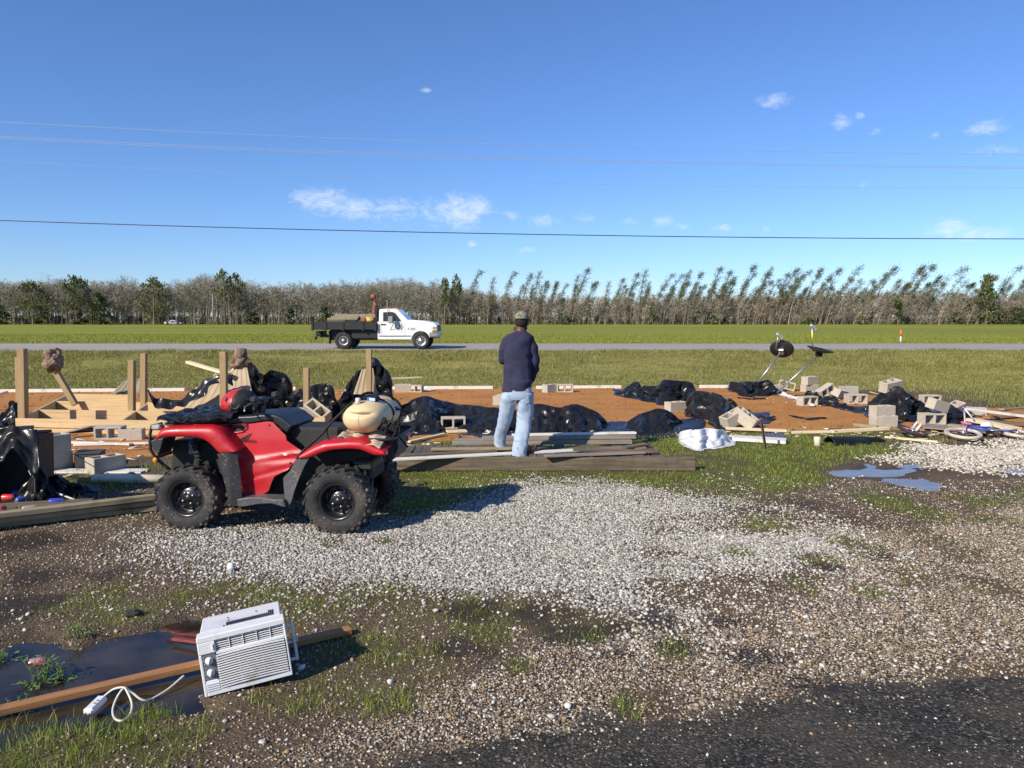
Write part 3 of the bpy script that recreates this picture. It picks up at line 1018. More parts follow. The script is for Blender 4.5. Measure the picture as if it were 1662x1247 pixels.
def build_pines():
    protos = {}
    grp = 'wind-bent pines along the far edge of the field'
    lab = {0: ('slim pine with a plumed top standing nearly upright above the bare wood', 'upright plumed pines'), 1: ('wind-bent pine with a swept plume rising out of the bare wood', 'bent plumed pines'), 2: ('pine blown over at a steep slant with its plume streaming to one side', 'slanting blown pines')}
    tall = {(781, 436): 'tall pine nearest the white truck, standing clear of the bare trees', (836, 438): 'dark full-topped pine in the gap just above the capped man', (953, 433): 'tallest pine of the sparse row just beyond the capped man', (1222, 426): 'broad dark pine clump rising above the two satellite dishes',
            (1560, 429): 'long lone pine slanting far over with a thin feathery tip'}
    extra = [(x + RNG.uniform(-14, 14), y + RNG.uniform(14, 34)) for x, y in PINE_TOPS[3:]] + [(x + RNG.uniform(-14, 14), y + RNG.uniform(4, 26)) for x, y in PINE_TOPS[18:]] + [(RNG.uniform(860, 1760), RNG.uniform(456, 476)) for _ in range(70)]
    for i, (px, py) in enumerate(PINE_TOPS + extra):
        h = (527 - py) * MPP * 1.0
        q = np.clip((px - 820) / 600, 0, 1)
        lean = .06 + .34 * q + RNG.uniform(-.06, .10)
        if (px, py) == (1560, 429): lean = .85
        kind = 0 if lean < .16 else (1 if lean < .36 else 2)
        var = int(RNG.integers(0, 4))
        key = (kind, var) if lean < .6 else (3, 0)
        root = None
        if key not in protos:
            tr, cr = pine_variant(100 + kind * 10 + var + (70 if key[0] == 3 else 0), {0: .10, 1: .26, 2: .44, 3: .85}[key[0]], [.02, .06, .10, .14][var])
            protos[key] = (tree_pair('pine_tree', tr, cr, M_BARK, M_NEEDLE, lab[kind][0], 'pine tree', (0, 0, 0)), float(cr[0][:, 2].max()), float(cr[0][cr[0][:, 2] > cr[0][:, 2].max() - 1.2][:, 0].mean()))
            root = protos[key][0]
        else:
            root = copy_tree(protos[key][0])
        s = h / protos[key][1]
        x = (px - 831) * MPP - protos[key][2] * s
        dy = RNG.uniform(0, 7) if i < len(PINE_TOPS) else RNG.uniform(4, 22)
        f = (TY + dy) / TY
        root.location = (x * f, TY + dy, GZ_T)
        root.scale = (s * f, s * f, s * f)
        root['label'] = tall.get((px, py), lab[kind][0])
        root['group'] = lab[kind][1] if (px, py) not in tall else grp


build_pines()


def blob_tree(name, label, cat, px, py_top, w, py_bot=527, crown_from=.15, m=None, seed=0, n=900, group=None, dy=-1.5, conic=.0, airy=.0):
    rg = np.random.default_rng(seed)
    H = (py_bot - py_top) * MPP
    Wd = w * MPP
    nc = max(10, int(n / 26))
    u = rg.uniform(crown_from, 1, nc)
    prof = np.sin(np.clip((u - crown_from) / (1 - crown_from) * .86 + .14, 0, 1) * PI) ** .6
    prof = prof * (1 - conic) + conic * (1.05 - u)
    a = rg.uniform(0, 2 * PI, nc)
    rr = np.sqrt(rg.uniform(.05, 1, nc)) * prof * Wd / 2
    ctr = np.stack([rr * np.cos(a), rr * np.sin(a), u * H * .97], 1)
    ctr[0] = [0, 0, H * .97]
    per = int(n * 1.2 / nc)
    c = np.repeat(ctr, per, 0) + rg.normal(0, 1, (nc * per, 3)) * [Wd * .075, Wd * .075, H * .032]
    d = c - np.array([0, 0, H * .4]) + rg.normal(0, 1.5, c.shape)
    cr = cards(c, d, rg.uniform(.35, .9, len(c)), rg.uniform(.22, .5, len(c)), rg)
    br = [ntube(np.array([[0, 0, 0], [.1, 0, H * .5], [0, .1, H * .93]]), [.05 * Wd ** .7 + .04, .04 * Wd ** .7, .02], 5)]
    for k in range(0, nc, 2):
        z0 = max(.1 * H, ctr[k, 2] * .75)
        br.append(ntube(np.array([[0, 0, z0], ctr[k]]), [.04, .015], 3))
    tr = join(br)
    f = (TY + dy) / TY
    return tree_pair(name, tr, cr, M_BARK, m or M_OLIVE, label, cat, ((px - 831) * MPP * f, TY + dy, GZ_T), (f, f, f), group)


EG = [('evergreen_tree', 'broad olive-green evergreen whose crown reaches almost to the field', 'tree', 56, 459, 54, .12, M_OLIVE, 1500, 0), ('evergreen_tree', 'tall evergreen with a rounded dark crown on a bare lower trunk', 'tree', 127, 450, 46, .38, M_OLIVE, 1100, 0), ('cedar_tree', 'dense dark cedar standing full to the ground beside the rounded evergreen', 'tree', 163, 477, 38, .02, M_CEDAR, 1300, .25),
      ('evergreen_tree', 'wide loose pine with an open leaning crown near the far parked pickup', 'tree', 252, 452, 52, .2, M_OLIVE, 1100, 0), ('cedar_tree', 'low round dark cedar at the foot of the rounded evergreen', 'tree', 130, 508, 26, .0, M_CEDAR, 500, 0), ('cedar_tree', 'dark cedar on the wood edge farthest from the white truck', 'tree', 5, 497, 26, .0, M_CEDAR, 600, .3),
      ('cedar_tree', 'broad dark cedar behind the flatbed of the white truck', 'tree', 528, 499, 34, .0, M_CEDAR, 800, .2), ('cedar_tree', 'narrow dark cedar in the bare wood left of the flatbed truck', 'tree', 473, 502, 18, .0, M_CEDAR, 450, .3), ('cedar_tree', 'dull dark cedar a little beyond the wooden utility pole', 'tree', 411, 506, 26, .0, M_CEDAR, 450, .2),
      ('cedar_tree', 'small upright cedar just in front of the truck bonnet', 'tree', 736, 511, 13, .0, M_CEDAR, 320, .4), ('cedar_tree', 'stubby cedar between the truck and the capped man', 'tree', 764, 516, 9, .0, M_CEDAR, 220, .2), ('cedar_tree', 'round dark bush out in the grass beside the capped man', 'bush', 918, 514, 21, .0, M_CEDAR, 520, 0),
      ('cedar_tree', 'thin spruce-like evergreen among snapped trunks behind the road', 'tree', 1058, 493, 16, .05, M_OLIVE, 420, .6), ('cedar_tree', 'small ragged evergreen bush left of the upright dish', 'bush', 1155, 510, 16, .0, M_OLIVE, 320, .3), ('cedar_tree', 'low olive bush directly beyond the tipped dish', 'bush', 1312, 516, 26, .0, M_OLIVE, 420, 0),
      ('cedar_tree', 'low green bush between tipped dish and marker post', 'bush', 1396, 514, 20, .0, M_OLIVE, 420, 0), ('cedar_tree', 'upright two-tiered evergreen right behind the orange-tipped post', 'tree', 1455, 488, 22, .0, M_CEDAR, 700, .55), ('cedar_tree', 'rounded olive bush right of the orange-tipped post', 'bush', 1550, 507, 24, .0, M_OLIVE, 520, 0),
      ('cedar_tree', 'tall full evergreen towering over the wood edge at the bicycle end', 'tree', 1598, 446, 38, .02, M_OLIVE, 1700, .45), ('cedar_tree', 'wide low thicket of dark evergreen at the very edge of view', 'bush', 1652, 500, 50, .0, M_CEDAR, 900, 0), ('evergreen_tree', 'pale greenish budding tree poking above the bare wood', 'tree', 366, 441, 34, .45, M_OLIVE, 420, 0),
      ('evergreen_tree', 'olive pine deep in the wood above the truck bonnet', 'tree', 722, 455, 24, .35, M_OLIVE, 500, .2), ('evergreen_tree', 'second olive pine above the truck, with the fuller round crown', 'tree', 741, 448, 20, .4, M_OLIVE, 460, .2), ('evergreen_tree', 'faint green pine standing behind the wooden utility pole', 'tree', 385, 447, 30, .5, M_OLIVE, 380, 0)]
for i, (nm, lb, ct, px, py, w, cf, mm, n, co) in enumerate(EG):
    blob_tree(nm, lb, ct, px, py, w, 527, cf, mm, 300 + i, n, 'evergreens along the wood edge', dy=(-3 if py > 470 else -.5) if nm != 'evergreen_tree' or py > 450 else 1, conic=co)


def bare_wood(name, label, x0, x1, top_fn, n, m, lean_fn, seed, twig=100, d1=45, wide=1.0):
    rg = np.random.default_rng(seed)
    parts_c, parts_d, parts_L, parts_W, tubes = [], [], [], [], []
    for k in range(n):
        px = rg.uniform(x0, x1)
        dy = rg.uniform(.5, 1) ** 1.0 * 0 + d1 * rg.random() ** 1.4 + 1
        f = (TY + dy) / TY
        top = top_fn(px) + rg.normal(0, 3.5) + abs(rg.normal(0, 9)) * (rg.random() < .6)
        H = max(2.2, (527 - top) * MPP) * f
        x = (px - 831) * MPP * f
        lean = lean_fn(px) + rg.normal(0, .06)
        y = TY + dy
        snapped = rg.random() < (.35 if m is M_TWIG2 else .03)
        if snapped:
            H = rg.uniform(1.6, 4.0)
        t = np.linspace(0, 1, 4)
        ax = np.stack([x + lean * H * t ** 1.3 + .12 * np.sin(t * 5 + k), y + 0 * t, GZ_T - .2 + H * t * .97], 1)
        r0 = rg.uniform(.05, .13)
        tubes.append(ntube(ax, r0 * (1 - .8 * t) if not snapped else np.full(4, r0), 3))
        if snapped:
            continue
        q = int(twig * rg.uniform(.6, 1.3))
        u = rg.uniform(.22, 1.0, q) ** .8
        c0 = np.stack([np.interp(u, t, ax[:, 0]), np.interp(u, t, ax[:, 1]), np.interp(u, t, ax[:, 2])], 1)
        sp = .28 * H * np.sin(np.clip(u, .05, .95) * PI) ** .7 * rg.uniform(.1, 1, q)
        a = rg.uniform(0, 2 * PI, q)
        o = np.stack([np.cos(a) * sp, np.sin(a) * sp, sp * rg.uniform(.1, .9, q)], 1)
        parts_c.append(c0 + o * .8); parts_d.append(o + rg.normal(0, .25, o.shape) + [lean * .6, 0, .2])
        parts_L.append(rg.uniform(.6, 1.7, q)); parts_W.append(rg.uniform(.035, .085, q) * wide)
    V1, F1 = join(tubes)
    V2, F2 = cards(np.concatenate(parts_c), np.concatenate(parts_d), np.concatenate(parts_L), np.concatenate(parts_W), rg)
    V, F = join([(V1, F1), (V2, F2)])
    return tag(np_mesh(name, V, F, m, False), label, kind='stuff')


def top_left(px):
    return np.interp(px, [-150, 0, 40, 100, 140, 200, 260, 330, 380, 430, 520, 600, 650, 700, 740, 800], [455, 456, 460, 455, 462, 458, 466, 450, 455, 466, 462, 462, 455, 462, 466, 476])


def top_right(px):
    return np.interp(px, [680, 760, 860, 950, 1050, 1150, 1250, 1350, 1450, 1560, 1662, 1800], [470, 474, 480, 480, 480, 478, 476, 476, 472, 476, 480, 478])


bare_wood('bare_woods', 'grey leafless hardwood forest along the far field edge', -150, 800, top_left, 1100, M_TWIG, lambda p: .0, 41, 165, 45, 1.0)
bare_wood('bare_woods', 'tall thin bare crowns standing above the leafless hardwoods', -60, 730, lambda p: top_left(p) - 9 + 12 * math.sin(p * .045) ** 2, 90, M_TWIG, lambda p: .0, 43, 150)
bare_wood('broken_woods', 'storm-broken thicket of brown trunks with pale snapped stubs', 700, 1830, top_right, 1500, M_TWIG2, lambda p: .05 + .30 * min(1, max(0, (p - 850) / 550)), 42, 70)
bare_wood('brush', 'low brown brush along the foot of the wood', -150, 1830, lambda p: 513, 900, M_TWIGD, lambda p: .1, 44, 90, 10, 1.8)
bare_wood('woods_backdrop', 'deeper grey wood closing the view behind the first trunks', -220, 1900, lambda p: (top_left(p) if p < 740 else top_right(p)) + 7, 1500, M_TWIGD, lambda p: .02, 45, 150, 70, 1.8)


# ------------------------------------------------------------------ utility pole, far pickup, wires, marker
def utility_pole():
    t = thing('utility_pole', 'thin weathered wooden utility pole standing before the bare wood', 'utility pole', ((355 - 831) * MPP, TY - 3, GZ_T))
    mb = MB(); mb.tube([(0, 0, -.2), (0, 0, 4), (.02, 0, 8.0)], [.15, .13, .10], 8)
    mb.build('pole', mat('pole_wood', (.42, .37, .30), .9), t)
    mb = MB(); mb.tube([(0, -.14, 7.6), (0, -.14, 7.9)], .05, 6)
    mb.build('insulator', M_PALEBARK, t)


utility_pole()

M_WIRE = mat('wire_black', (.03, .032, .04), .5)
M_WIREG = mat('wire_alloy', (.42, .45, .50), .6, metal=.2)


def wire(label, a, b, c, r, m, Y0, Y1):
    # a, b, c: photo heights of the wire at the left edge, centre and right edge
    pts = []
    for k in range(-12, 53):
        t = k / 40
        px = 1662 * t
        py = a * (1 - t) * (1 - 2 * t) + 4 * b * t * (1 - t) + c * t * (2 * t - 1)
        pts.append(PY(px, py, Y0 + (Y1 - Y0) * t))
    mb = MB(); mb.tube(pts, r, 6, cap=True)
    tag(mb.build('power_line', m), label, 'power line', 'overhead lines crossing the sky')


wire('thick black cable hanging lowest across the sky', 358, 380, 388, .016, M_WIRE, 29, 31)
wire('topmost thin pale wire across the sky', 198, 235, 251, .0075, M_WIREG, 33, 34)
wire('upper strand of the close wire pair', 221.5, 256, 271, .0075, M_WIREG, 32, 33)
wire('lower strand of the close wire pair', 224.5, 259, 273.5, .0075, M_WIREG, 32, 33)
wire('faint thin wire between the close pair and thick black cable', 261, 296, 305, .0055, M_WIREG, 32, 33)


def marker():
    p = P(1461, 559, .42)
    Y = 46.5
    x = (1461 - 831) / FPX * Y
    t = thing('marker_post', 'white roadside marker post with an orange upper half', 'marker post', (x, Y, gz1(x, Y)))
    mb = MB(); mb.tube([(0, 0, -.1), (0, 0, .36)], .05, 8); mb.build('post', mat('post_white', (.75, .74, .7), .6), t)
    mb = MB(); mb.tube([(0, 0, .36), (0, 0, .72)], .052, 8); mb.tube([(0, 0, .72), (0, 0, .77)], [.05, .02], 8); mb.build('sleeve', mat('post_orange', (.85, .16, .06), .6), t)


marker()
# ------------------------------------------------------------------ debris: materials
GR = (.5, 14, 14)
W_NEW = mat('treated_pine', (.62, .46, .25), .7, (.46, .31, .15), 3.0, .15, 30, stretch=GR, dirt=(.33, .24, .14), dirt_lo=.58, dirt_hi=.85)
W_POST = mat('treated_post', (.40, .285, .145), .75, (.26, .175, .08), 3.0, .2, 30, stretch=(14, 14, .6), dirt=(.22, .15, .09), dirt_lo=.55, dirt_hi=.8)
W_CREAM = mat('bare_softwood', (.74, .62, .42), .7, (.60, .47, .29), 3.0, .1, 30, stretch=GR, dirt=(.42, .32, .2), dirt_lo=.6, dirt_hi=.8)
W_WHITE = mat('painted_board', (.74, .72, .66), .55, (.62, .59, .52), 3.0, .1, 30, stretch=GR, dirt=(.40, .33, .24), dirt_lo=.56, dirt_hi=.75)
W_GREY = mat('weathered_timber', (.19, .150, .10), .85, (.075, .058, .038), 2.4, .5, 26, stretch=(.8, 14, 14), dirt=(.075, .06, .04), dirt_lo=.5, dirt_hi=.75)
W_GREYX = mat('weathered_plank', (.15, .12, .088), .85, (.06, .047, .034), 2.4, .5, 26, stretch=(9, .8, 9), dirt=(.06, .048, .034), dirt_lo=.5, dirt_hi=.7)
W_OLIVE = mat('aged_lumber', (.36, .30, .185), .8, (.20, .16, .095), 2.6, .3, 26, stretch=GR, dirt=(.12, .09, .06), dirt_lo=.52, dirt_hi=.75)
W_BROWN = mat('brown_board', (.34, .20, .09), .65, (.20, .11, .05), 2.6, .2, 26, stretch=GR)
W_STACK = mat('grey_siding_lumber', (.30, .265, .22), .7, (.16, .135, .105), 2.2, .2, 26, stretch=GR)
M_BLOCK = mat('concrete_block', (.50, .445, .36), .95, (.38, .33, .26), 5, .5, 90, dirt=(.33, .235, .155), dirt_scale=4, dirt_lo=.55, dirt_hi=.75)
M_BLOCKG = mat('grey_concrete_block', (.44, .42, .38), .95, (.32, .30, .27), 5, .5, 90, dirt=(.26, .2, .15), dirt_scale=4, dirt_lo=.58, dirt_hi=.78)
M_BLOCKD = mat('dark_box_plastic', (.05, .052, .055), .6, (.035, .036, .04), 4)
M_TARP = mat('black_plastic_sheet', (.016, .0162, .0175), .27, (.010, .0102, .011), 4, .22, 3.5, spec=.27, rvar=.10, bdist=.05, dirt=(.05, .038, .028), dirt_scale=2.5, dirt_lo=.56, dirt_hi=.82)
M_WSHEET = mat('white_plastic_sheet', (.66, .67, .69), .5, (.58, .59, .62), 4, .3, 8, bdist=.03)
M_PVC = mat('cream_pvc', (.74, .68, .50), .4, (.66, .58, .40), 4, dirt=(.40, .33, .22), dirt_lo=.6, dirt_hi=.8)
M_GALV = mat('galvanised_tube', (.50, .50, .50), .38, (.36, .36, .36), 6, metal=.85)
M_DISH = mat('dish_charcoal', (.022, .023, .026), .5, (.015, .015, .017), 4)
M_BLK = mat('black_plastic', (.010, .0105, .012), .55, (.007, .007, .008), 6, spec=.25)
M_RUST = mat('rusted_iron', (.20, .10, .06), .85, (.10, .05, .035), 8, .4, 40)
M_CLOD = mat('footing_concrete', (.33, .24, .165), .95, (.11, .066, .042), 9, .9, 22, bdist=.03)


def grid_solid(xs, ys, z0, z1, empty):
    nx, ny = len(xs) - 1, len(ys) - 1
    V, idx, F = [], {}, []

    def v(i, j, k):
        if (i, j, k) not in idx:
            idx[i, j, k] = len(V); V.append((xs[i], ys[j], (z0, z1)[k]))
        return idx[i, j, k]
    so = lambda i, j: 0 <= i < nx and 0 <= j < ny and (i, j) not in empty
    for i in range(nx):
        for j in range(ny):
            if not so(i, j):
                continue
            F.append((v(i, j, 1), v(i + 1, j, 1), v(i + 1, j + 1, 1), v(i, j + 1, 1)))
            F.append((v(i, j, 0), v(i, j + 1, 0), v(i + 1, j + 1, 0), v(i + 1, j, 0)))
            if not so(i - 1, j): F.append((v(i, j, 0), v(i, j, 1), v(i, j + 1, 1), v(i, j + 1, 0)))
            if not so(i + 1, j): F.append((v(i + 1, j, 0), v(i + 1, j + 1, 0), v(i + 1, j + 1, 1), v(i + 1, j, 1)))
            if not so(i, j - 1): F.append((v(i, j, 0), v(i + 1, j, 0), v(i + 1, j, 1), v(i, j, 1)))
            if not so(i, j + 1): F.append((v(i, j + 1, 0), v(i, j + 1, 1), v(i + 1, j + 1, 1), v(i + 1, j + 1, 0)))
    return V, F


BLK_V, BLK_F = grid_solid([-.2, -.165, -.0175, .0175, .165, .2], [-.1, -.068, .068, .1], -.1, .1, {(1, 1), (3, 1)})
BLK_MESH = {}


def block(px, py, label, yaw=0, pose='up', lift=0.0, tilt=(0, 0), m=None, z=None, sc=1.0, at=None, group='concrete blocks strewn over the pad'):
    """pose: up = cores vertical, front = cores towards the viewer, end = stood on its end"""
    m = m or M_BLOCK
    key = m.name
    if key not in BLK_MESH:
        mb = MB(); mb.add(BLK_V, BLK_F)
        me = mb.mesh('concrete_block'); me.materials.append(m)
        BLK_MESH[key] = me
    o = bpy.data.objects.new('concrete_block', BLK_MESH[key])
    COL.objects.link(o)
    md = o.modifiers.new('bevel', 'BEVEL'); md.width = .006; md.segments = 1; md.limit_method = 'ANGLE'
    p = PY(px, py, at) if at else (PG(px, py) if z is None else P(px, py, z))
    base = {'up': Euler((0, 0, 0)), 'front': Euler((R(90), 0, 0)), 'end': Euler((0, R(90), 0))}[pose].to_matrix()
    M = Euler((0, 0, R(yaw))).to_matrix() @ Euler((R(tilt[0]), R(tilt[1]), 0)).to_matrix() @ base
    o.rotation_euler = M.to_euler()
    o.scale = (sc, sc, sc)
    lowest = min((M @ Vector(v)).z for v in BLK_V) * sc
    o.location = (p.x, p.y + .1, p.z - lowest + lift - .008)
    return tag(o, label, 'concrete block', group)


def board(p1, p2, w, t, m, label, cat='board', group=None, name='board', roll=0, ch=.003):
    p1, p2 = Vector(p1), Vector(p2)
    d = p2 - p1
    mb = MB(); mb.box((0, 0, t / 2), (d.length, w, t), ch=ch)
    o = mb.build(name, m)
    x = d.normalized(); y = Vector((0, 0, 1)).cross(x)
    y = y.normalized() if y.length > 1e-4 else Vector((0, 1, 0))
    zz = x.cross(y)
    M = Matrix((x, y, zz)).transposed().to_4x4() @ Euler((R(roll), 0, 0)).to_matrix().to_4x4()
    M.translation = (p1 + p2) / 2
    o.matrix_world = M
    return tag(o, label, cat, group)


def lerp_pts(pts, x):
    return float(np.interp(x, [p[0] for p in pts], [p[1] for p in pts]))


def crumple(p, s):
    q = Vector((p[0] * s, p[1] * s * .8, p[2] * s * 1.9))
    w = mnoise.noise_vector(q * .55) * 1.1
    q = q + w
    r1 = 1 - abs(mnoise.noise(q * .8)) * 2.6
    r2 = 1 - abs(mnoise.noise(Vector((q.x * 1.2 + q.y * 1.3, q.y * 1.1 - q.x, q.z * 1.6)) + Vector((5, 8, 2)))) * 3.0
    v = mnoise.voronoi(q * 1.05)[0]
    v2 = mnoise.voronoi(q * 2.6 + Vector((7, 3, 1)))[0]
    return r1 * .50 + max(-.6, r2) * .36 + (v[0] - .45) * .55 + (v2[0] - .4) * .38


def table_z(x, y):
    gz1(0.0, 10.0)
    T = np.asarray(_GT)
    fx = np.clip((x - _GX) / _GS, 0, T.shape[1] - 1.01); fy = np.clip((y - _GY) / _GS, 0, T.shape[0] - 1.01)
    i, j = fx.astype(int), fy.astype(int)
    a, b = fx - i, fy - j
    return (T[j, i] * (1 - a) + T[j, i + 1] * a) * (1 - b) + (T[j + 1, i] * (1 - a) + T[j + 1, i + 1] * a) * b


def upsample(p, k):
    n = p.shape[0]
    t = np.arange((n - 1) * k + 1) / k
    i = np.minimum(t.astype(int), n - 2)
    u = (t - i)[:, None, None]
    g = lambda q: p[np.clip(i + q, 0, n - 1)]
    a, b, c, d = g(-1), g(0), g(1), g(2)
    return .5 * (2 * b + (c - a) * u + (2 * a - 5 * b + 4 * c - d) * u * u + (3 * b - a - 3 * c + d) * u ** 3)


def relax_cloth(p, excess, iters, seed, hold=.03, floor=True, bend=.10, jig=.02):
    """lets a sheet that is too large for the space it covers buckle into folds (position-based springs)"""
    rg = np.random.default_rng(seed + 900)
    tgt = p.copy()
    nv, nu = p.shape[:2]
    U, V = np.meshgrid(np.arange(nu), np.arange(nv))
    e = excess * np.clip(-.5 + 3.0 * fbm(U * 1.0, V * 1.0, .22, seed + 50, 2), 0, 2.2)
    p = p + rg.normal(0, jig, p.shape)
    p[..., 2] += (fbm(U * 1.0, V * 1.0, .30, seed + 60, 3) - .5) * 4 * jig
    sets = []

    def link(di, dj, w):
        i0 = slice(0, nv - di); i1 = slice(di, nv)
        j0, j1 = (slice(0, nu - dj), slice(dj, nu)) if dj >= 0 else (slice(-dj, nu), slice(0, nu + dj))
        r = np.linalg.norm(tgt[i0, j0] - tgt[i1, j1], axis=-1) * (1 + .5 * (e[i0, j0] + e[i1, j1]))
        sets.append((i0, j0, i1, j1, r, w))
    link(0, 1, .45); link(1, 0, .45); link(1, 1, .30); link(1, -1, .30); link(0, 2, bend); link(2, 0, bend)
    g = table_z(p[..., 0], p[..., 1]) if floor else None
    for k in range(iters):
        p[..., 2] -= .0012
        for i0, j0, i1, j1, r, w in sets:
            d = p[i1, j1] - p[i0, j0]
            L = np.linalg.norm(d, axis=-1) + 1e-9
            c = d * ((L - r) / L * w * .5)[..., None]
            p[i0, j0] += c
            p[i1, j1] -= c
        p += (tgt - p) * hold
        if floor:
            if k % 20 == 0:
                g = table_z(p[..., 0], p[..., 1])
            p[..., 2] = np.maximum(p[..., 2], g + .006 + .004 * ((U + V) % 3))
    return p


def tarp(name, label, cat, top, bot, m, amp=.10, s=2.0, front=.45, back=.6, seed=0, group=None, hang=None, rough_edge=.10, excess=.20, step=3.2, smooth=False):
    x0, x1 = top[0][0], top[-1][0]
    nu = int(max(24, (x1 - x0) / step) / 12 + .5) * 12; nv = 48 if hang is None else 18
    vc = .58
    rows = np.zeros((nv + 1, nu + 1, 3))
    for i in range(nu + 1):
        px = x0 + (x1 - x0) * i / nu
        yt, yb = lerp_pts(top, px), lerp_pts(bot, px)
        if hang is None:
            f = PG(px, max(yb, yt + .5))
            nx = mnoise.noise(Vector((px * .09, seed, 0))) * rough_edge * 2 + mnoise.noise(Vector((px * .3, seed, 4))) * rough_edge
            c = PY(px, yt, f.y + front)
            yb_ = f.y + front + back * (1 + .3 * mnoise.noise(Vector((px * .05, seed, 8))))
            bk = Vector(((px - 831) / FPX * yb_, yb_, 0)); bk.z = gz1(bk.x, bk.y) + .006
        for j in range(nv + 1):
            v = j / nv
            if hang is None:
                if v < vc:
                    t = v / vc
                    p = f.lerp(c, t)
                    p.z = f.z + (c.z - f.z) * t ** .85
                    p.y += nx * (1 - t) ** 4
                else:
                    t = (v - vc) / (1 - vc)
                    p = c.lerp(bk, t)
                    p.z = c.z + (bk.z - c.z) * t ** 1.25
            else:
                p = PY(px, yt + (yb - yt) * (1 - v), hang + v * .12)
            rows[j, i] = p
    if hang is None:
        up2 = lambda q: upsample(upsample(q, 2).transpose(1, 0, 2), 2).transpose(1, 0, 2)
        rows = relax_cloth(rows[::4, ::4].copy(), excess * .42, 160, seed, .04, True, .04, .03)
        rows = relax_cloth(up2(rows), excess * 1.0, 80, seed + 3, .04, True, .05, .018)
        rows = relax_cloth(up2(rows), excess * .45, 30, seed + 7, .05, True, .10, .006)
    else:
        co = relax_cloth(rows[::3, ::3].copy(), excess, 120, seed, .03, False, .04)
        rows = upsample(upsample(co, 3).transpose(1, 0, 2), 3).transpose(1, 0, 2)
    mb = MB()
    mb.rings([[tuple(q) for q in r] for r in rows], closed=False, smooth=smooth or hang is not None)
    o = mb.build(name, m, solid=.004)
    return tag(o, label, cat, group)


# ------------------------------------------------------------------ plastic sheeting
GT = 'black plastic sheets torn off the pad'
tarp('plastic_sheet', 'black plastic sheet humped up behind the quad bike handlebar', 'plastic sheet', [(372, 606), (383, 600), (405, 592), (425, 606), (447, 602), (465, 618), (475, 633), (492, 634), (506, 655), (512, 668)], [(372, 678), (512, 684)], M_TARP, .13, 2.1, .5, .6, 1, GT)
tarp('plastic_sheet', 'black plastic sheet peaking behind the cream sprayer tank', 'plastic sheet', [(468, 646), (482, 634), (497, 631), (512, 627), (526, 624), (536, 627), (548, 642), (560, 630), (580, 609), (595, 592), (606, 587), (626, 601), (632, 620), (637, 640), (641, 668)], [(468, 686), (560, 692), (641, 690)], M_TARP, .13, 2.1, .5, .6, 2, GT)
tarp('plastic_sheet', 'black plastic sheet spread between the sprayer tank and the standing man', 'plastic sheet', [(640, 672), (655, 656), (690, 641), (703, 646), (740, 653), (790, 658), (822, 661), (850, 664)], [(640, 704), (700, 706), (735, 700), (800, 712), (850, 706)], M_TARP, .09, 2.0, 1.3, .5, 3, GT, excess=.11)
tarp('plastic_sheet', 'black plastic sheet spread just past the jeans of the standing man', 'plastic sheet', [(846, 662), (866, 655), (880, 653), (895, 656), (910, 660), (925, 654), (945, 657), (965, 668), (985, 682), (1008, 700)], [(846, 708), (925, 712), (1008, 713)], M_TARP, .10, 2.0, 1.0, .6, 4, GT, excess=.11)
tarp('plastic_sheet', 'glossy rounded hump of black plastic between the deck and the white sheet', 'plastic sheet', [(993, 697), (1015, 681), (1040, 667), (1065, 661), (1080, 663), (1100, 675), (1120, 688), (1140, 697)], [(993, 712), (1040, 714), (1090, 710), (1140, 703)], M_TARP, .055, 1.8, 1.0, .6, 5, GT, excess=.065)
tarp('plastic_sheet', 'crumpled black plastic heap lying at the far edge of the red dirt, nearest the man', 'plastic sheet', [(1003, 640), (1010, 631), (1025, 626), (1055, 628), (1070, 624), (1085, 618), (1100, 622), (1112, 619), (1128, 628), (1135, 644)], [(1003, 643), (1040, 650), (1080, 658), (1135, 656)], M_TARP, .14, 1.7, .9, .8, 6, GT)
tarp('plastic_sheet', 'black plastic sheet trailing over the red dirt beside a lone block', 'plastic sheet', [(1116, 655), (1128, 644), (1140, 640), (1152, 637), (1170, 642), (1190, 650), (1198, 661), (1220, 669), (1246, 685)], [(1116, 676), (1150, 684), (1168, 700), (1180, 694), (1200, 686), (1246, 688)], M_TARP, .12, 1.9, .8, .7, 7, GT)
tarp('plastic_sheet', 'low black plastic roll lying at the foot of the dish poles', 'plastic sheet', [(1184, 624), (1190, 619), (1210, 618), (1240, 620), (1262, 626), (1268, 636)], [(1184, 634), (1210, 643), (1268, 642)], M_TARP, .10, 1.7, .7, .6, 8, GT)
tarp('plastic_sheet', 'tall black plastic heap with a block on its top beyond the blocks', 'plastic sheet', [(1408, 662), (1416, 652), (1425, 640), (1440, 633), (1460, 629), (1475, 640), (1490, 650), (1502, 662), (1520, 672)], [(1408, 676), (1440, 682), (1470, 684), (1520, 682)], M_TARP, .14, 1.9, .8, .8, 9, GT)
tarp('plastic_sheet', 'narrow black plastic tail running from the block cluster to the tall heap', 'plastic sheet', [(1326, 654), (1333, 645), (1347, 644), (1362, 650), (1385, 660), (1414, 670)], [(1326, 657), (1350, 661), (1385, 669), (1414, 673)], M_TARP, .09, 2.0, .5, .5, 10, GT)
tarp('plastic_sheet', 'black plastic sheet under the tilted block near the fallen bicycle', 'plastic sheet', [(1519, 676), (1530, 664), (1540, 657), (1556, 662), (1575, 675), (1584, 686)], [(1519, 680), (1550, 692), (1584, 692)], M_TARP, .10, 2.0, .7, .6, 11, GT)
tarp('plastic_sheet', 'small black plastic fold tucked behind the block cluster', 'plastic sheet', [(1296, 642), (1310, 634), (1325, 634), (1345, 644)], [(1296, 648), (1345, 652)], M_TARP, .08, 2.2, .4, .4, 12, GT)
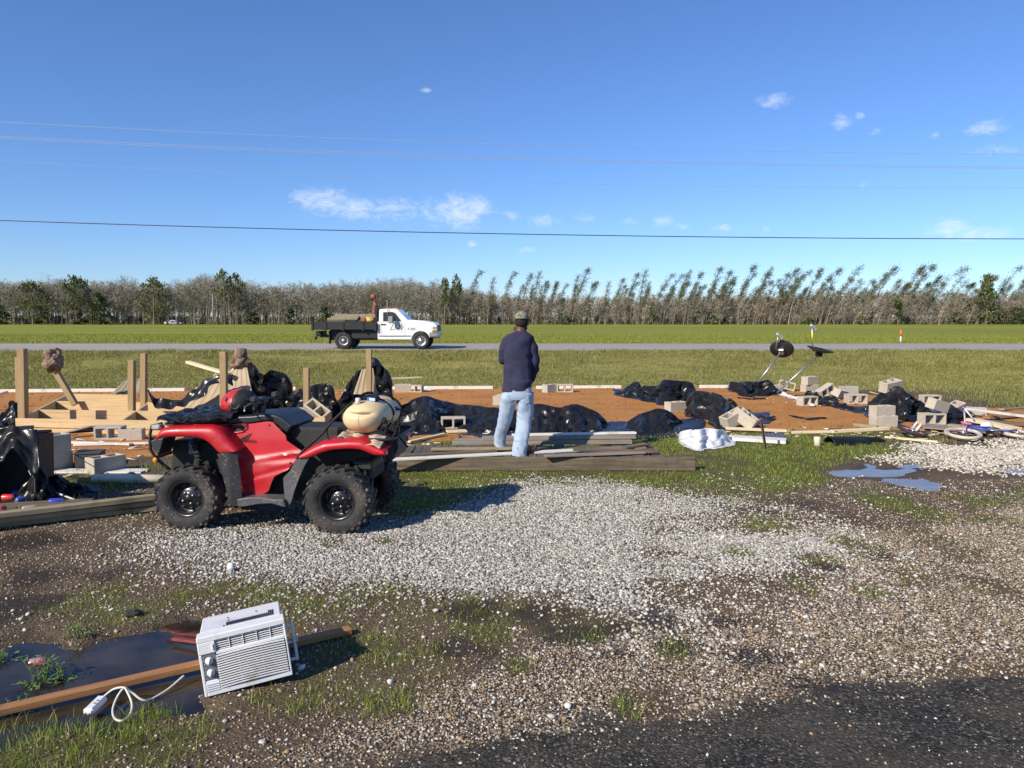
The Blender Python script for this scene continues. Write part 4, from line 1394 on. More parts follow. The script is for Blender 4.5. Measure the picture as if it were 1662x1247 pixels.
tarp('plastic_sheet', 'black plastic sheet folded beside the leftmost deck post', 'plastic sheet', [(-40, 680), (0, 669), (20, 656), (30, 656), (36, 688)], [(-40, 700), (36, 698)], M_TARP, .10, 2.2, .4, .5, 13, GT)
tarp('plastic_sheet', 'white plastic sheet crumpled on the grass at the end of the deck', 'plastic sheet', [(1103, 700), (1112, 693), (1125, 691), (1142, 690), (1160, 692), (1176, 696), (1190, 712)], [(1103, 720), (1128, 732), (1160, 729), (1190, 724)], M_WSHEET, .11, 3.0, .35, .35, 14, excess=.13, step=3.2, smooth=True)
tarp('house_wrap', 'long white crumpled wrap lying between the dish poles and blocks', 'house wrap', [(1264, 638), (1270, 633), (1280, 636), (1296, 641), (1312, 651)], [(1264, 642), (1290, 649), (1312, 657)], M_WSHEET, .06, 2.5, .3, .3, 15, excess=.08, step=3.2, smooth=True)
tarp('dark_sheet', 'flat black sheet laid as a dark spot on red dirt nearest the dishes', 'plastic scrap', [(1200, 646), (1220, 645), (1240, 647)], [(1200, 647.5), (1220, 649), (1240, 648.5)], M_TARP, .03, 3, .12, .1, 16, 'flat black spots laid on the red dirt')  # thin black sheet added to make a dark spot on the dirt
tarp('dark_sheet', 'larger flat black sheet laid as a dark spot on red dirt nearer the boards', 'plastic scrap', [(1288, 677), (1312, 675.5), (1338, 679)], [(1288, 678), (1312, 682), (1338, 681)], M_TARP, .03, 3, .12, .1, 17, 'flat black spots laid on the red dirt')  # second thin sheet, likewise laid in as a dark ground spot
tarp('dark_sheet', 'dark tarpaulin scrap heaped between lumber pile and cream pipe', 'tarpaulin', [(52, 786), (70, 772), (92, 763), (112, 778), (132, 784), (150, 800)], [(52, 815), (100, 818), (150, 812)], M_TARP, .08, 3, .3, .4, 18)

# ------------------------------------------------------------------ overturned deck frames with their posts
def beam(parent, name, p1, p2, w, t, m=W_NEW):
    """a board part standing on edge (w tall) between two points on its top edge"""
    p1, p2 = Vector(p1), Vector(p2)
    d = p2 - p1
    mb = MB(); mb.box((0, 0, -w / 2), (d.length, t, w), ch=.003)
    o = mb.build(name, m)
    x = d.normalized(); y = Vector((0, 0, 1)).cross(x).normalized(); zz = x.cross(y)
    M = Matrix((x, y, zz)).transposed().to_4x4(); M.translation = (p1 + p2) / 2
    o.parent = parent
    o.matrix_world = M
    return o


def post(parent, bx, by, tx, ty, Y, w=.09, m=W_POST, dz=.1, name='post'):
    b, t = PY(bx, by, Y), PY(tx, ty, Y)
    b = b - (t - b).normalized() * dz
    d = t - b
    mb = MB(); mb.box((0, 0, d.length / 2), (w, w, d.length), ch=.004)
    o = mb.build(name, m, parent)
    q = d.to_track_quat('Z', 'Y')
    o.rotation_mode = 'QUATERNION'; o.rotation_quaternion = q
    o.location = b
    return o


def clod(c, r, seed):
    def fn(p):
        k = .95 + .42 * mnoise.noise(p * 1.6 + Vector((seed, 0, 0))) - .30 * abs(mnoise.noise(p * 3.4 + Vector((0, seed, 0)))) + .16 * mnoise.noise(p * 7) + .10 * mnoise.noise(p * 16)
        return p * k
    mb = MB(); mb.sphere(c, r, 44, 34, fn=fn)
    return mb


def deck_frames():
    t = thing('overturned_deck', 'pale new-wood deck frame lying upside down with its posts sticking up', 'deck frame')
    zt = .27
    A, B = P(26, 679, zt), P(330, 684, zt)
    beam(t, 'rim_board', A, B, .14, .04)
    beam(t, 'rim_board', A + Vector((.05, -.06, -.15)), B + Vector((-.1, -.06, -.15)), .12, .04)
    for (a, b) in (((61, 665), (300, 668)), ((88, 651), (300, 654)), ((117, 639.5), (215, 641))):
        beam(t, 'joist', P(*a, zt - .005), P(*b, zt - .005), .19, .04)
    beam(t, 'rim_board', P(41, 675, zt), P(108, 641, zt), .19, .04)
    beam(t, 'blocking', P(200, 681, zt - .012), P(219, 668, zt - .012), .17, .04)
    beam(t, 'blocking', P(226, 664, zt - .012), P(238, 656, zt - .012), .17, .04)
    post(t, 38, 678, 36, 566, 12.45, .115)
    post(t, 31, 660, 29, 580, 12.75, .07)
    post(t, 118, 650, 90, 602, 14.6, .10)
    c = PY(86, 585, 14.6)
    cl = clod(tuple(c), (.20, .19, .225), 3).build('footing', M_CLOD, t)
    post(t, 214, 666, 214, 585, 13.3, .10)
    post(t, 233.5, 654, 233.5, 574, 14.6, .10)
    t2 = thing('overturned_deck', 'second deck frame with posts, half buried under black plastic behind the quad bike', 'deck frame')
    beam(t2, 'rim_board', P(300, 676, .3), P(528, 678, .3), .19, .04)
    beam(t2, 'joist', P(420, 674, .33), P(492, 675, .33), .14, .09)
    post(t2, 363.5, 690, 363, 571, 12.6, .105)
    post(t2, 392, 650, 391, 598, 13.7, .10)
    post(t2, 497.5, 672, 497.5, 597, 12.7, .09)
    post(t2, 599, 640, 599, 567, 12.55, .085)
    c = PY(390, 584, 13.7)
    mb = clod((c.x, c.y, c.z - .06), (.19, .17, .14), 8)
    mb.tube([(c.x + .0, c.y, c.z - .02), (c.x + .01, c.y, c.z + .10), (c.x + .02, c.y, c.z + .20)], [.13, .115, .10], 9)
    mb.build('footing', M_CLOD, t2)


deck_frames()


def panel(name, label, cat, quad, th, m, ribs=0, hz=None):
    """flat sheet through four 3D points"""
    q = [Vector(p) for p in quad]
    n = (q[1] - q[0]).cross(q[3] - q[0]).normalized() * th
    nu = max(1, ribs * 4)
    rows = []
    for v in (0, 1):
        a = []
        for i in range(nu + 1):
            u = i / nu
            p = q[0].lerp(q[1], u).lerp(q[3].lerp(q[2], u), v)
            if ribs:
                p = p + n.normalized() * .010 * (1 if i % 4 in (1, 2) else 0)
            a.append(p)
        rows.append(a)
    mb = MB()
    vs = [p for r in rows for p in r] + [p + n for r in rows for p in r]
    w = nu + 1; o2 = 2 * w
    fs = []
    for i in range(nu):
        fs += [(i, i + 1, w + i + 1, w + i), (o2 + i, o2 + w + i, o2 + w + i + 1, o2 + i + 1), (i, o2 + i, o2 + i + 1, i + 1), (w + i, w + i + 1, o2 + w + i + 1, o2 + w + i)]
    fs += [(0, w, o2 + w, o2), (nu, o2 + nu, o2 + w + nu, w + nu)]
    mb.add(vs, fs)
    return tag(mb.build(name, m), label, cat)


M_SIDING = mat('tan_siding', (.42, .34, .22), .75, (.32, .25, .155), 3, .15, 30, dirt=(.2, .14, .085), dirt_lo=.55, dirt_hi=.8)
panel('siding_panel', 'tan ribbed siding panel leaning under black plastic behind the quad bike', 'siding panel', [PY(300, 664, 13.4), PY(415, 664, 13.2), PY(402, 598, 13.6), PY(352, 606, 13.7)], .03, M_SIDING, 8)
panel('siding_panel', 'grey slatted panel tipped up between the two short deck posts', 'siding panel', [PY(182, 641, 15.6), PY(232, 640, 15.4), PY(232, 616, 16.3), PY(202, 620, 16.3)], .03, W_OLIVE, 5)
panel('siding_panel', 'brown ribbed siding scrap leaning on the post behind the sprayer tank', 'siding panel', [PY(574, 640, 12.75), PY(612, 640, 12.7), PY(606, 598, 12.72), PY(588, 599, 12.75)], .02, M_SIDING, 4)
tarp('plastic_sheet', 'strip of black plastic draped down the tan leaning siding', 'plastic sheet', [(243, 632), (250, 641), (268, 645), (290, 645), (312, 632), (333, 613), (360, 605), (375, 606)], [(243, 636), (254, 654), (270, 659), (300, 654), (326, 640), (345, 624), (360, 617), (375, 622)], M_TARP, .05, 2.5, group=GT, hang=13.05, seed=21)
board(PY(305, 590, 14.2), PY(372, 610, 13.4), .10, .05, W_CREAM, 'pale board poking out at a slant above the draped plastic')

tarp('plastic_sheet', 'torn black plastic hanging over the top of the black bin', 'plastic sheet', [(-60, 694), (0, 690), (18, 686), (36, 692), (50, 688), (62, 704)], [(-60, 728), (-20, 722), (0, 740), (20, 722), (38, 738), (52, 760), (62, 750)], M_TARP, .05, 3.5, group=GT, hang=7.02, seed=31)
tarp('plastic_sheet', 'dark plastic rags slumped at the foot of the black bin', 'plastic sheet', [(30, 800), (48, 770), (60, 745), (72, 768), (90, 790), (104, 806)], [(30, 826), (104, 822)], M_TARP, .08, 3.2, .25, .35, 33, GT)
# ------------------------------------------------------------------ concrete blocks
B = block
B(735, 697, 'concrete block with both holes facing out, on the plastic before the standing man', 6, 'front', .0)
B(810, 657, 'concrete block seen end-on right beside the hip of the standing man', 80, 'up')
B(917, 637, 'two-holed concrete block at the far dirt edge, just past the man', 2, 'front')
B(894, 637, 'concrete block tucked against the two-holed one just past the man', 40, 'up', m=M_BLOCKG)
B(653, 637, 'tan concrete block at the far dirt edge, first past the black plastic peak', 10, 'up')
B(674, 637, 'hollow concrete block second from the black plastic peak at the far edge', -12, 'front', sc=.9)
B(1098, 669, 'lone concrete block between two black plastic heaps on the red dirt', 28, 'up')
B(1316, 637, 'concrete block at the bottom of the two-block stack by the dishes', 20, 'up', z=.05)
B(1316, 637, 'concrete block on top of the two-block stack by the dishes', 32, 'up', .195, z=.05)
B(1280, 635, 'concrete block tilted against the two-block stack below the dish pole', -24, 'front', tilt=(0, 14))
B(1257, 638, 'concrete block at the outer end of the cluster, half under plastic', 12, 'up')
B(1313, 659, 'concrete block with open holes at the near end of the white wrap', 22, 'front')
B(1342, 648, 'concrete block tipped on its corner between two black plastic pieces', 18, 'front', tilt=(0, -28))
B(1366, 649, 'small-looking concrete block leaning beside the big two-holed one', 40, 'up', tilt=(22, 10), sc=.9)
B(1392, 656, 'big two-holed concrete block beside the tall black heap', 2, 'front', sc=1.06)
B(1392, 658, 'concrete block lying flat behind the big two-holed one', 10, 'up', at=16.7)
B(1380, 641, 'pale concrete block at the back of the cluster near the tall heap', 6, 'up', m=M_BLOCKG)
B(1438, 694, 'clean-faced concrete block standing in front of the tall black heap', 8, 'front', tilt=(90, 0))
B(1436, 677, 'brownish concrete block lying on the clean-faced block', 14, 'up', at=12.75, sc=.95)
B(1449, 639, 'concrete block lying on top of the tall black heap', 24, 'up', at=14.3, tilt=(10, -8))
B(1513, 656, 'two-holed concrete block standing alone in the grass behind the heap', 0, 'front')
B(1553, 680, 'tilted concrete block lying on black plastic near the bicycle', 30, 'up', at=13.6, tilt=(12, -14))
B(1517, 690, 'hollow concrete block with its holes out, under a leaning one', 4, 'front')
B(1526, 690, 'concrete block leaning across the hollow one', 24, 'up', .19, tilt=(10, 14), sc=.9)
B(1573, 673, 'grey broken concrete block behind the black plastic near the bicycle', 34, 'up', m=M_BLOCKG, sc=.7)
B(1591, 674, 'grey concrete block farthest along the row toward the bicycle handlebar', -14, 'up', m=M_BLOCKG, sc=.72)
B(1192, 697, 'pale concrete block tipped on black plastic beside the rusty stake', 24, 'up', tilt=(6, -22))
B(1212, 698, 'concrete block leaning on its edge next to the rusty stake', -36, 'up', tilt=(0, 34))
B(481, 692, 'flat pale concrete block seen just over the quad bike seat', 10, 'up', .1)
B(514, 697, 'concrete block tipped up with holes showing, beside the sprayer hose', -24, 'up', .05, tilt=(38, 30), sc=1.05)
B(174, 714, 'pale two-holed concrete block in front of the pale deck frame', 4, 'front', m=M_BLOCKG)
B(209, 715, 'low concrete block beside the pale two-holed block', 8, 'up', sc=.85)
B(74, 766, 'concrete block at the bottom of the stack by the black bin', 62, 'up', sc=1.12)
B(72, 766, 'concrete block on top of the stack by the black bin', 54, 'up', .222, sc=1.12)
B(165, 768, 'concrete block with holes upward at the end of the cream pipe', 58, 'up', sc=1.0)


def dark_box():
    p = PG(147, 757)
    mb = MB(); mb.box((0, 0, .085), (.30, .26, .17), ch=.012); 
    t = thing('battery_box', 'dark grey plastic box behind the block at the cream pipe', 'box', p, (0, 0, R(14)))
    mb.build('body', M_BLOCKD, t)
    mb = MB(); mb.box((0, 0, .182), (.31, .27, .02), ch=.006); mb.build('lid', M_BLOCKD, t)


dark_box()

# ------------------------------------------------------------------ boards
FB = 'form boards along the far edge of the dirt pad'
for a, b, l in (((-40, 638), (112, 636.5), 'white form board at the far dirt edge behind the leftmost post'), ((114, 636.5), (300, 635), 'white form board at the far dirt edge behind the pale deck frame'), ((318, 634.5), (480, 633), 'white form board at the far dirt edge behind the draped siding'), ((612, 632.5), (800, 631.5), 'white form board at the far dirt edge before the standing man'),
                ((870, 631.5), (1008, 630.5), 'white form board at the far dirt edge between man and plastic heap'), ((1135, 630), (1264, 630), 'white form board at the far dirt edge below the dishes')):
    board(PG(*a), PG(*b), .05, .08, W_WHITE, l, 'form board', FB, 'form_board')
board(PG(1178, 699, .03), PG(1276, 703, .02), .10, .04, W_CREAM, 'cream board lying behind the rusty stake')
board(PG(1182, 714, .01), PG(1276, 720, .01), .30, .05, W_WHITE, 'white boxed board lying across the foot of the rusty stake')
board(PG(1285, 704), PG(1352, 701.5), .07, .04, W_CREAM, 'cream board edging the red dirt beyond the pipe stub')
board(PG(1350, 702), PG(1442, 697), .07, .05, W_CREAM, 'cream board edging the red dirt in front of the clean-faced block')
board(PG(1386, 692), PG(1424, 696), .08, .05, W_OLIVE, 'short split stake lying on the red dirt beside the clean-faced block')
board(PG(1436, 711), PG(1522, 719), .06, .03, W_CREAM, 'thin pale lath lying in the grass before the pink wheel')
board(PG(1297, 648, .02), PG(1318, 661, .02), .09, .04, W_WHITE, 'short white board end under the hollow block and wrap')
SC_G = 'scrap lumber heaped behind the fallen bicycle'
board(PG(1575, 688, .05), PG(1650, 702, .05), .20, .05, W_CREAM, 'broad cream board under the bicycle handlebar', group=SC_G)
board(PG(1567, 674, .10), PG(1668, 694, .16), .09, .04, W_WHITE, 'long pale board slanting down behind the bicycle', group=SC_G)
board(PG(1600, 682, .02), PG(1690, 676, .04), .14, .04, W_BROWN, 'brown weathered board behind the bicycle handlebar', group=SC_G)
board(PG(1612, 690, .04), PG(1720, 698, .03), .12, .04, W_GREY, 'dark grey board closest behind the bicycle frame', group=SC_G)
board(PG(1540, 693, .02), PG(1580, 697, .03), .16, .03, W_OLIVE, 'short olive board beside the bicycle front wheel', group=SC_G)
board(PG(1625, 668, .02), PG(1700, 664, .02), .10, .04, W_OLIVE, 'lone board out in the red dirt beyond the bicycle', group=SC_G)
board(PG(1500, 694, .02), PG(1600, 700, .02), .55, .02, W_STACK, 'wide grey sheet of board lying under the hollow blocks', group=SC_G)
board(PG(640, 727, .02), PG(732, 735, .02), .16, .03, W_CREAM, 'wide pale board lying in the grass behind the quad bike rear')
board(PG(664, 719, .02), PG(722, 708, .02), .06, .03, W_CREAM, 'narrow pale batten slanting toward the plastic sheet')
board(PG(725, 703, .01), PG(757, 702, .01), .16, .03, W_CREAM, 'short pale offcut lying at the foot of the two-holed block')
board(PG(672, 630, .02), PG(702, 635, .02), .10, .03, W_WHITE, 'white board end lying by the hollow block at the far edge')
board(PG(618, 630, .22), PG(684, 628, .24), .09, .04, W_CREAM, 'pale board laid across the blocks at the far dirt edge')
board(PG(440, 690, .05), PG(495, 686, .05), .14, .10, W_NEW, 'short new timber just past the quad bike handlebar')
board(PG(-30, 668, .2), PG(12, 662, .3), .09, .05, W_CREAM, 'pale board end jutting in beside the leftmost deck post')
board(PG(-40, 693, .15), PG(26, 690, .15), .1, .05, W_CREAM, 'cream board lying on black plastic at the edge of view')
board(PG(84, 720, .01), PG(212, 724, .01), .07, .03, W_WHITE, 'white trim strip lying in front of the two-holed block')
board(PG(120, 725, .01), PG(246, 722, .01), .05, .03, W_WHITE, 'thin white strip lying nearest the quad bike bumper')
board(PG(90, 766, .0), PG(236, 766, .0), .22, .02, W_WHITE, 'wide white plank lying flat behind the cream pipe')
LP_G = 'weathered lumber piled beside the quad bike front wheel'
board(P(-70, 862, .015), P(262, 826, .015), .13, .045, W_OLIVE, 'lowest weathered board, nearest the drive, beside the quad bike', group=LP_G)
board(P(-70, 856, .075), P(250, 818, .07), .13, .045, W_OLIVE, 'middle weathered board of the pile beside the quad bike', group=LP_G)
board(P(-70, 848, .13), P(252, 810, .125), .10, .045, W_OLIVE, 'top weathered board of the pile beside the quad bike', group=LP_G)
board(P(-60, 832, .02), P(150, 820, .02), .20, .05, W_GREY, 'dark board under the bin at the back of the lumber pile', group=LP_G)


def old_deck():
    t = thing('deck_platform', 'low weathered grey timber platform carrying the standing man', 'deck platform')
    z = .165
    A, Bq = P(560, 770, 0), P(1130, 765, 0)
    y0, y1 = 9.28, 10.15
    xl, xr = -2.35, 2.24
    mb = MB(); mb.box(((xl + xr) / 2, y0, .085), (xr - xl, .085, .165), ch=.008); mb.build('front_beam', W_GREY, t)
    mb = MB(); mb.box(((xl + 1.9) / 2, y1 + .02, .07), (1.9 - xl, .06, .13), ch=.006); mb.build('back_beam', W_GREY, t)
    rg = random.Random(5)
    x = xl + .02
    while x < 1.84:
        w = rg.choice((.138, .138, .09, .138))
        L = y1 - y0 + rg.uniform(-.16, .08)
        mb = MB(); mb.box((0, 0, 0), (w, L, .032), ch=.003)
        mb.build('deck_board', W_GREYX, t, (x + w / 2, (y0 + .06 + y1) / 2 + rg.uniform(-.02, .02), .152 + rg.uniform(-.005, .006)), (rg.uniform(-.012, .012), rg.uniform(-.03, .03), rg.uniform(-.03, .03)))
        x += w + rg.choice((.004, .006, .010, .016))
    board(P(612, 749, .172), P(958, 731, .172), .10, .025, W_WHITE, 'long white painted board lying across the weathered platform')
    G = 'stacked grey lumber on the weathered platform'
    board(Vector((-.80, 10.22, .17)), Vector((1.62, 10.32, .17)), .14, .05, W_STACK, 'bottom grey board of the stack behind the standing man', group=G)
    board(Vector((-.78, 10.36, .17)), Vector((1.66, 10.47, .17)), .13, .055, W_STACK, 'rear grey board of the stack behind the standing man', group=G)
    board(Vector((-.40, 10.26, .222)), Vector((1.68, 10.42, .226)), .14, .05, W_STACK, 'middle grey board of the stack behind the standing man', group=G)
    board(Vector((.0, 10.30, .275)), Vector((1.70, 10.45, .282)), .10, .025, W_WHITE, 'thin pale strip on top of the stack behind the standing man', group=G)
    WG = 'loose weathered boards on the low platform'
    board(P(652, 741, .185), P(806, 734, .182), .11, .025, W_GREY, 'loose grey board on the platform end nearest the quad bike', group=WG)
    board(P(884, 742, .185), P(1046, 736, .188), .10, .025, W_STACK, 'loose pale grey board on the platform past the man', group=WG)
    board(P(700, 731, .19), P(842, 730, .192), .09, .03, W_OLIVE, 'loose olive board on the platform behind the man', group=WG)
    board(P(930, 731, .215), P(1066, 735, .19), .12, .025, W_GREY, 'loose dark board crossing the free end of the platform', group=WG)
    board(Vector((1.05, 9.72, .168)), Vector((1.72, 9.92, .17)), .18, .025, W_BROWN, 'broad brown plank lying at the free end of the platform')
    board(Vector((1.42, 9.74, .195)), Vector((1.78, 10.02, .20)), .13, .022, W_GREY, 'dark board end lying on the broad brown plank')


old_deck()

# ------------------------------------------------------------------ dishes, stake, stubs, pipe, wheel and bicycle
def dish(label, base, head, Y, normal, r, feed, stripe=False):
    t = thing('satellite_dish', label, 'satellite dish', PY(base[0], base[1], Y))
    inv = Matrix.Translation(-Vector(t.location))
    b, h = PY(base[0], base[1], Y), PY(head[0], head[1], Y)
    d = (h - b).normalized()
    mb = MB(); mb.tube([b - d * .25, h], .022, 10, M=inv); mb.build('mast', M_GALV, t)
    n = Vector(normal).normalized()
    q = n.to_track_quat('Z', 'Y').to_matrix().to_4x4()
    q.translation = h + n * .06
    rg = []
    for k in range(8):
        s = k / 7
        rg.append([(r * 1.12 * s * math.cos(a) + 1e-4 * math.cos(a), r * s * math.sin(a) + 1e-4 * math.sin(a), .16 * r * 1.6 * s * s) for a in [2 * PI * i / 40 for i in range(40)]])
    mb = MB(); mb.rings(rg, True, True, False, True, M=inv @ q)
    mb.build('reflector', M_DISH, t, solid=.012)
    mb = MB(); mb.box((0, 0, -.05), (.13, .16, .10), ch=.015, M=inv @ q); mb.tube([(0, 0, -.09), (.0, .0, -.02)], .05, 10, M=inv @ q)
    mb.build('bracket', M_GALV if not stripe else M_BLK, t)
    f0, f1 = PY(feed[0], feed[1], Y - .05), PY(feed[2], feed[3], Y - .12)
    mid = f0.lerp(f1, .5)
    mb = MB(); mb.tube([h + Vector((0, -.02, -.02)), f0, mid, f1], .014, 8, M=inv); arm = mb.build('feed_arm', M_GALV, t)
    if stripe:
        mb = MB(); mb.tube([f0.lerp(f1, .42), f0.lerp(f1, .80)], .017, 8, M=inv); mb.build('label_sleeve', mat('yellow_label', (.75, .72, .06), .5), arm)
    f = (f1 - f0).normalized()
    mb = MB()
    L = Matrix.Translation(f1 + Vector((.02, 0, .02))) @ Euler((R(25), R(35), R(20))).to_matrix().to_4x4()
    mb.box((0, 0, 0), (.16, .07, .07), ch=.015, M=inv @ L); mb.tube([(.08, 0, 0), (.13, 0, -.02)], [.035, .045], 10, M=inv @ L)
    mb.build('receiver', mat('receiver_grey', (.42, .43, .45), .5), t)


dish('charcoal satellite dish facing away, with its round back showing, on a leaning mast', (1231, 620), (1268, 571), 18.6, (.30, .62, .42), .25, (1259, 566, 1263, 546))
dish('charcoal satellite dish tipped nearly flat, seen edge-on, on a leaning mast', (1274, 626), (1329, 576), 18.2, (.22, -.12, 1.0), .31, (1319, 569, 1318, 532), True)


def stake():
    b, t = PG(1241, 729), None
    t = PY(1233, 679, b.y)
    d = (t - b)
    mb = MB()
    mb.prism([(-.02, 0), (.02, 0), (.02, .006), (-.014, .006), (-.014, .04), (-.02, .04)], -.08, d.length, 'XY')
    o = mb.build('stake', M_RUST)
    o.rotation_mode = 'QUATERNION'; o.rotation_quaternion = d.to_track_quat('Z', 'Y'); o.location = b
    tag(o, 'rusty angle-iron stake leaning in the grass beside the white sheet', 'stake')


stake()


def pipe_stub():
    p = PG(1327, 724)
    mb = MB(); mb.lathe([(.048, -.05), (.048, .125), (.043, .135), (.0, .136)], 20)
    tag(mb.build('pipe_stub', M_PVC, None, p, (R(4), R(-6), 0)), 'cream capped pipe stub standing up out of the grass', 'pipe')
    a, b = P(152, 777, .055), P(275, 778, .055)
    mb = MB(); L = (b - a).length
    mb.lathe([(.045, 0), (.052, 0), (.052, L), (.045, L)], 20, 'X')
    tag(mb.build('pipe', M_PVC, None, a, (0, 0, math.atan2(b.y - a.y, b.x - a.x))), 'long cream plastic pipe lying beside the quad bike front wheel', 'pipe')


pipe_stub()


def black_vents():
    t = thing('shutter', 'black ribbed plastic shutter lying in the grass past the pipe stub', 'shutter', PG(1395, 716, .03), (0, 0, R(-6)))
    mb = MB(); mb.box((0, 0, .0), (.66, .26, .02), ch=.004)
    mb.build('panel', M_BLK, t)
    for k in range(14):
        mb = MB(); mb.box((-.29 + k * .044, 0, .017), (.02, .22, .014), ch=.003); mb.build('slat', M_BLK, t)
    mb = MB()
    mb.grid(lambda u, v: (u * .62, v * .30 - .15, .11 * math.sin(PI * v) ** .7 * (1 - .5 * u)), 14, 12)
    tag(mb.build('bucket_half', M_BLK, None, PG(1345, 722, .005), (0, 0, R(12)), solid=.008), 'curved black plastic shell lying before the ribbed shutter', 'plastic shell')
    panel('roof_sheet', 'dark corrugated roofing piece leaning beside the rusty stake', 'roofing', [PY(1246, 718, 11.5), PY(1281, 717, 11.4), PY(1270, 704, 11.9), PY(1240, 705, 12.0)], .01, mat('slate_sheet', (.09, .10, .12), .5), 5)


black_vents()


def torus_mb(mb, Rr, r, n=36, k=10, M=None, sy=1.0):
    rg = []
    for i in range(n + 1):
        a = 2 * PI * i / n
        rg.append([((Rr + r * math.cos(b)) * math.cos(a), (Rr + r * math.cos(b)) * math.sin(a), r * sy * math.sin(b)) for b in [2 * PI * j / k for j in range(k)]])
    return mb.rings(rg, True, False, False, True, M)


M_TYW = mat('white_tyre', (.60, .53, .42), .8, (.42, .36, .27), 6, dirt=(.24, .17, .11), dirt_scale=7, dirt_lo=.5, dirt_hi=.7)
M_TYB = mat('bike_black_tyre', (.03, .03, .03), .8)
M_BLUE = mat('bike_blue', (.04, .09, .38), .5, dirt=(.20, .15, .10), dirt_scale=9, dirt_lo=.52, dirt_hi=.75)
M_PINK = mat('bike_pink', (.72, .18, .34), .4)
M_LILAC = mat('bike_lilac', (.52, .38, .50), .55, dirt=(.25, .18, .12), dirt_scale=9, dirt_lo=.52, dirt_hi=.75)
M_BWHITE = mat('bike_white', (.78, .77, .76), .4)


def wheel_part(parent, c, M, tyre, rim, rr=.235, name='wheel'):
    T = M @ Matrix.Translation(c)
    mb = MB(); torus_mb(mb, rr, .026, M=T); w = mb.build(name, tyre, parent)
    mb = MB(); torus_mb(mb, rr - .036, .012, M=T); mb.build('rim', rim, w)
    mb = MB(); mb.tube([(0, 0, -.045), (0, 0, .045)], .018, 10, M=T)
    for k in range(14):
        a = 2 * PI * k / 14
        mb.tube([(0, 0, .02 * (-1) ** k), ((rr - .04) * math.cos(a), (rr - .04) * math.sin(a), 0)], .0025, 4, M=T)
    mb.build('spokes', M_GALV, w)
    return w


def bicycle():
    p = PG(1612, 715)
    t = thing('bicycle', 'small blue and white bicycle with whitewall tyres fallen on its side', 'bicycle', (p.x, p.y + .12, p.z + .11), (R(5), R(3), R(6)))
    I = Matrix.Identity(4)
    wheel_part(t, (-.42, .0, 0), Euler((R(4), R(-5), 0)).to_matrix().to_4x4(), M_TYW, M_LILAC)
    wheel_part(t, (.46, -.02, 0), I, M_TYW, M_LILAC)
    mb = MB()
    mb.tube([(.46, 0, .05), (.18, -.05, .03), (.05, .0, .02)], .014, 8)
    mb.tube([(.05, 0, .02), (-.16, .22, .02)], .02, 8)
    mb.tube([(.10, .0, .02), (.20, .26, .02)], .018, 8)
    mb.tube([(.19, .22, .02), (-.18, .27, .02)], .02, 8)
    mb.tube([(.46, 0, -.05), (.2, .22, -.02)], .012, 8)
    mb.build('frame', M_BLUE, t)
    mb = MB(); mb.tube([(-.42, 0, .05), (-.30, .12, .05), (-.18, .25, .03)], .013, 8); mb.tube([(-.42, 0, -.05), (-.30, .12, -.05), (-.18, .25, -.03)], .013, 8); mb.tube([(-.18, .25, .0), (-.15, .34, 0)], .016, 8); mb.build('fork', M_LILAC, t)
    mb = MB(); mb.tube([(-.30, .30, .34), (-.20, .36, .30), (-.15, .34, .04), (-.13, .36, -.06), (-.16, .40, -.10)], .013, 8)
    mb.tube([(-.20, .36, .30), (-.02, .30, .10)], .012, 8); mb.build('handlebar', M_BWHITE, t)
    mb = MB(); mb.tube([(-.33, .28, .35), (-.27, .32, .335)], .02, 8); mb.build('grip', M_PINK, t)
    mb = MB(); mb.sphere((.24, .36, .02), (.11, .05, .07), 14, 8); mb.build('saddle', M_BWHITE, t)
    mb = MB(); mb.box((-.18, .28, .07), (.10, .14, .03), ch=.01); mb.build('number_pad', M_PINK, t)
    mb = MB(); mb.lathe([(.0, .03), (.075, .03), (.075, .045), (.0, .045)], 20, 'Z', (.06, 0, 0)); mb.tube([(.06, 0, .05), (.14, -.09, .06), (.14, -.09, .12)], .010, 6); mb.build('crank', M_GALV, t)
    p = PG(1486, 712)
    t = thing('loose_bicycle_tyre', 'loose black bicycle wheel with a pink rim lying near the clean-faced block', 'bicycle wheel', (p.x, p.y + .1, p.z + .10), (R(6), R(16), R(-6)))
    wheel_part(t, (0, 0, 0), I, M_TYB, M_PINK, .20, 'tyre')
    mb = MB(); mb.tube([(-.0, .05, .02), (.03, .04, .16)], .014, 6); mb.tube([(.06, .03, .02), (.12, .08, .14)], .02, 6); mb.build('fork_stub', M_BWHITE, t)


bicycle()


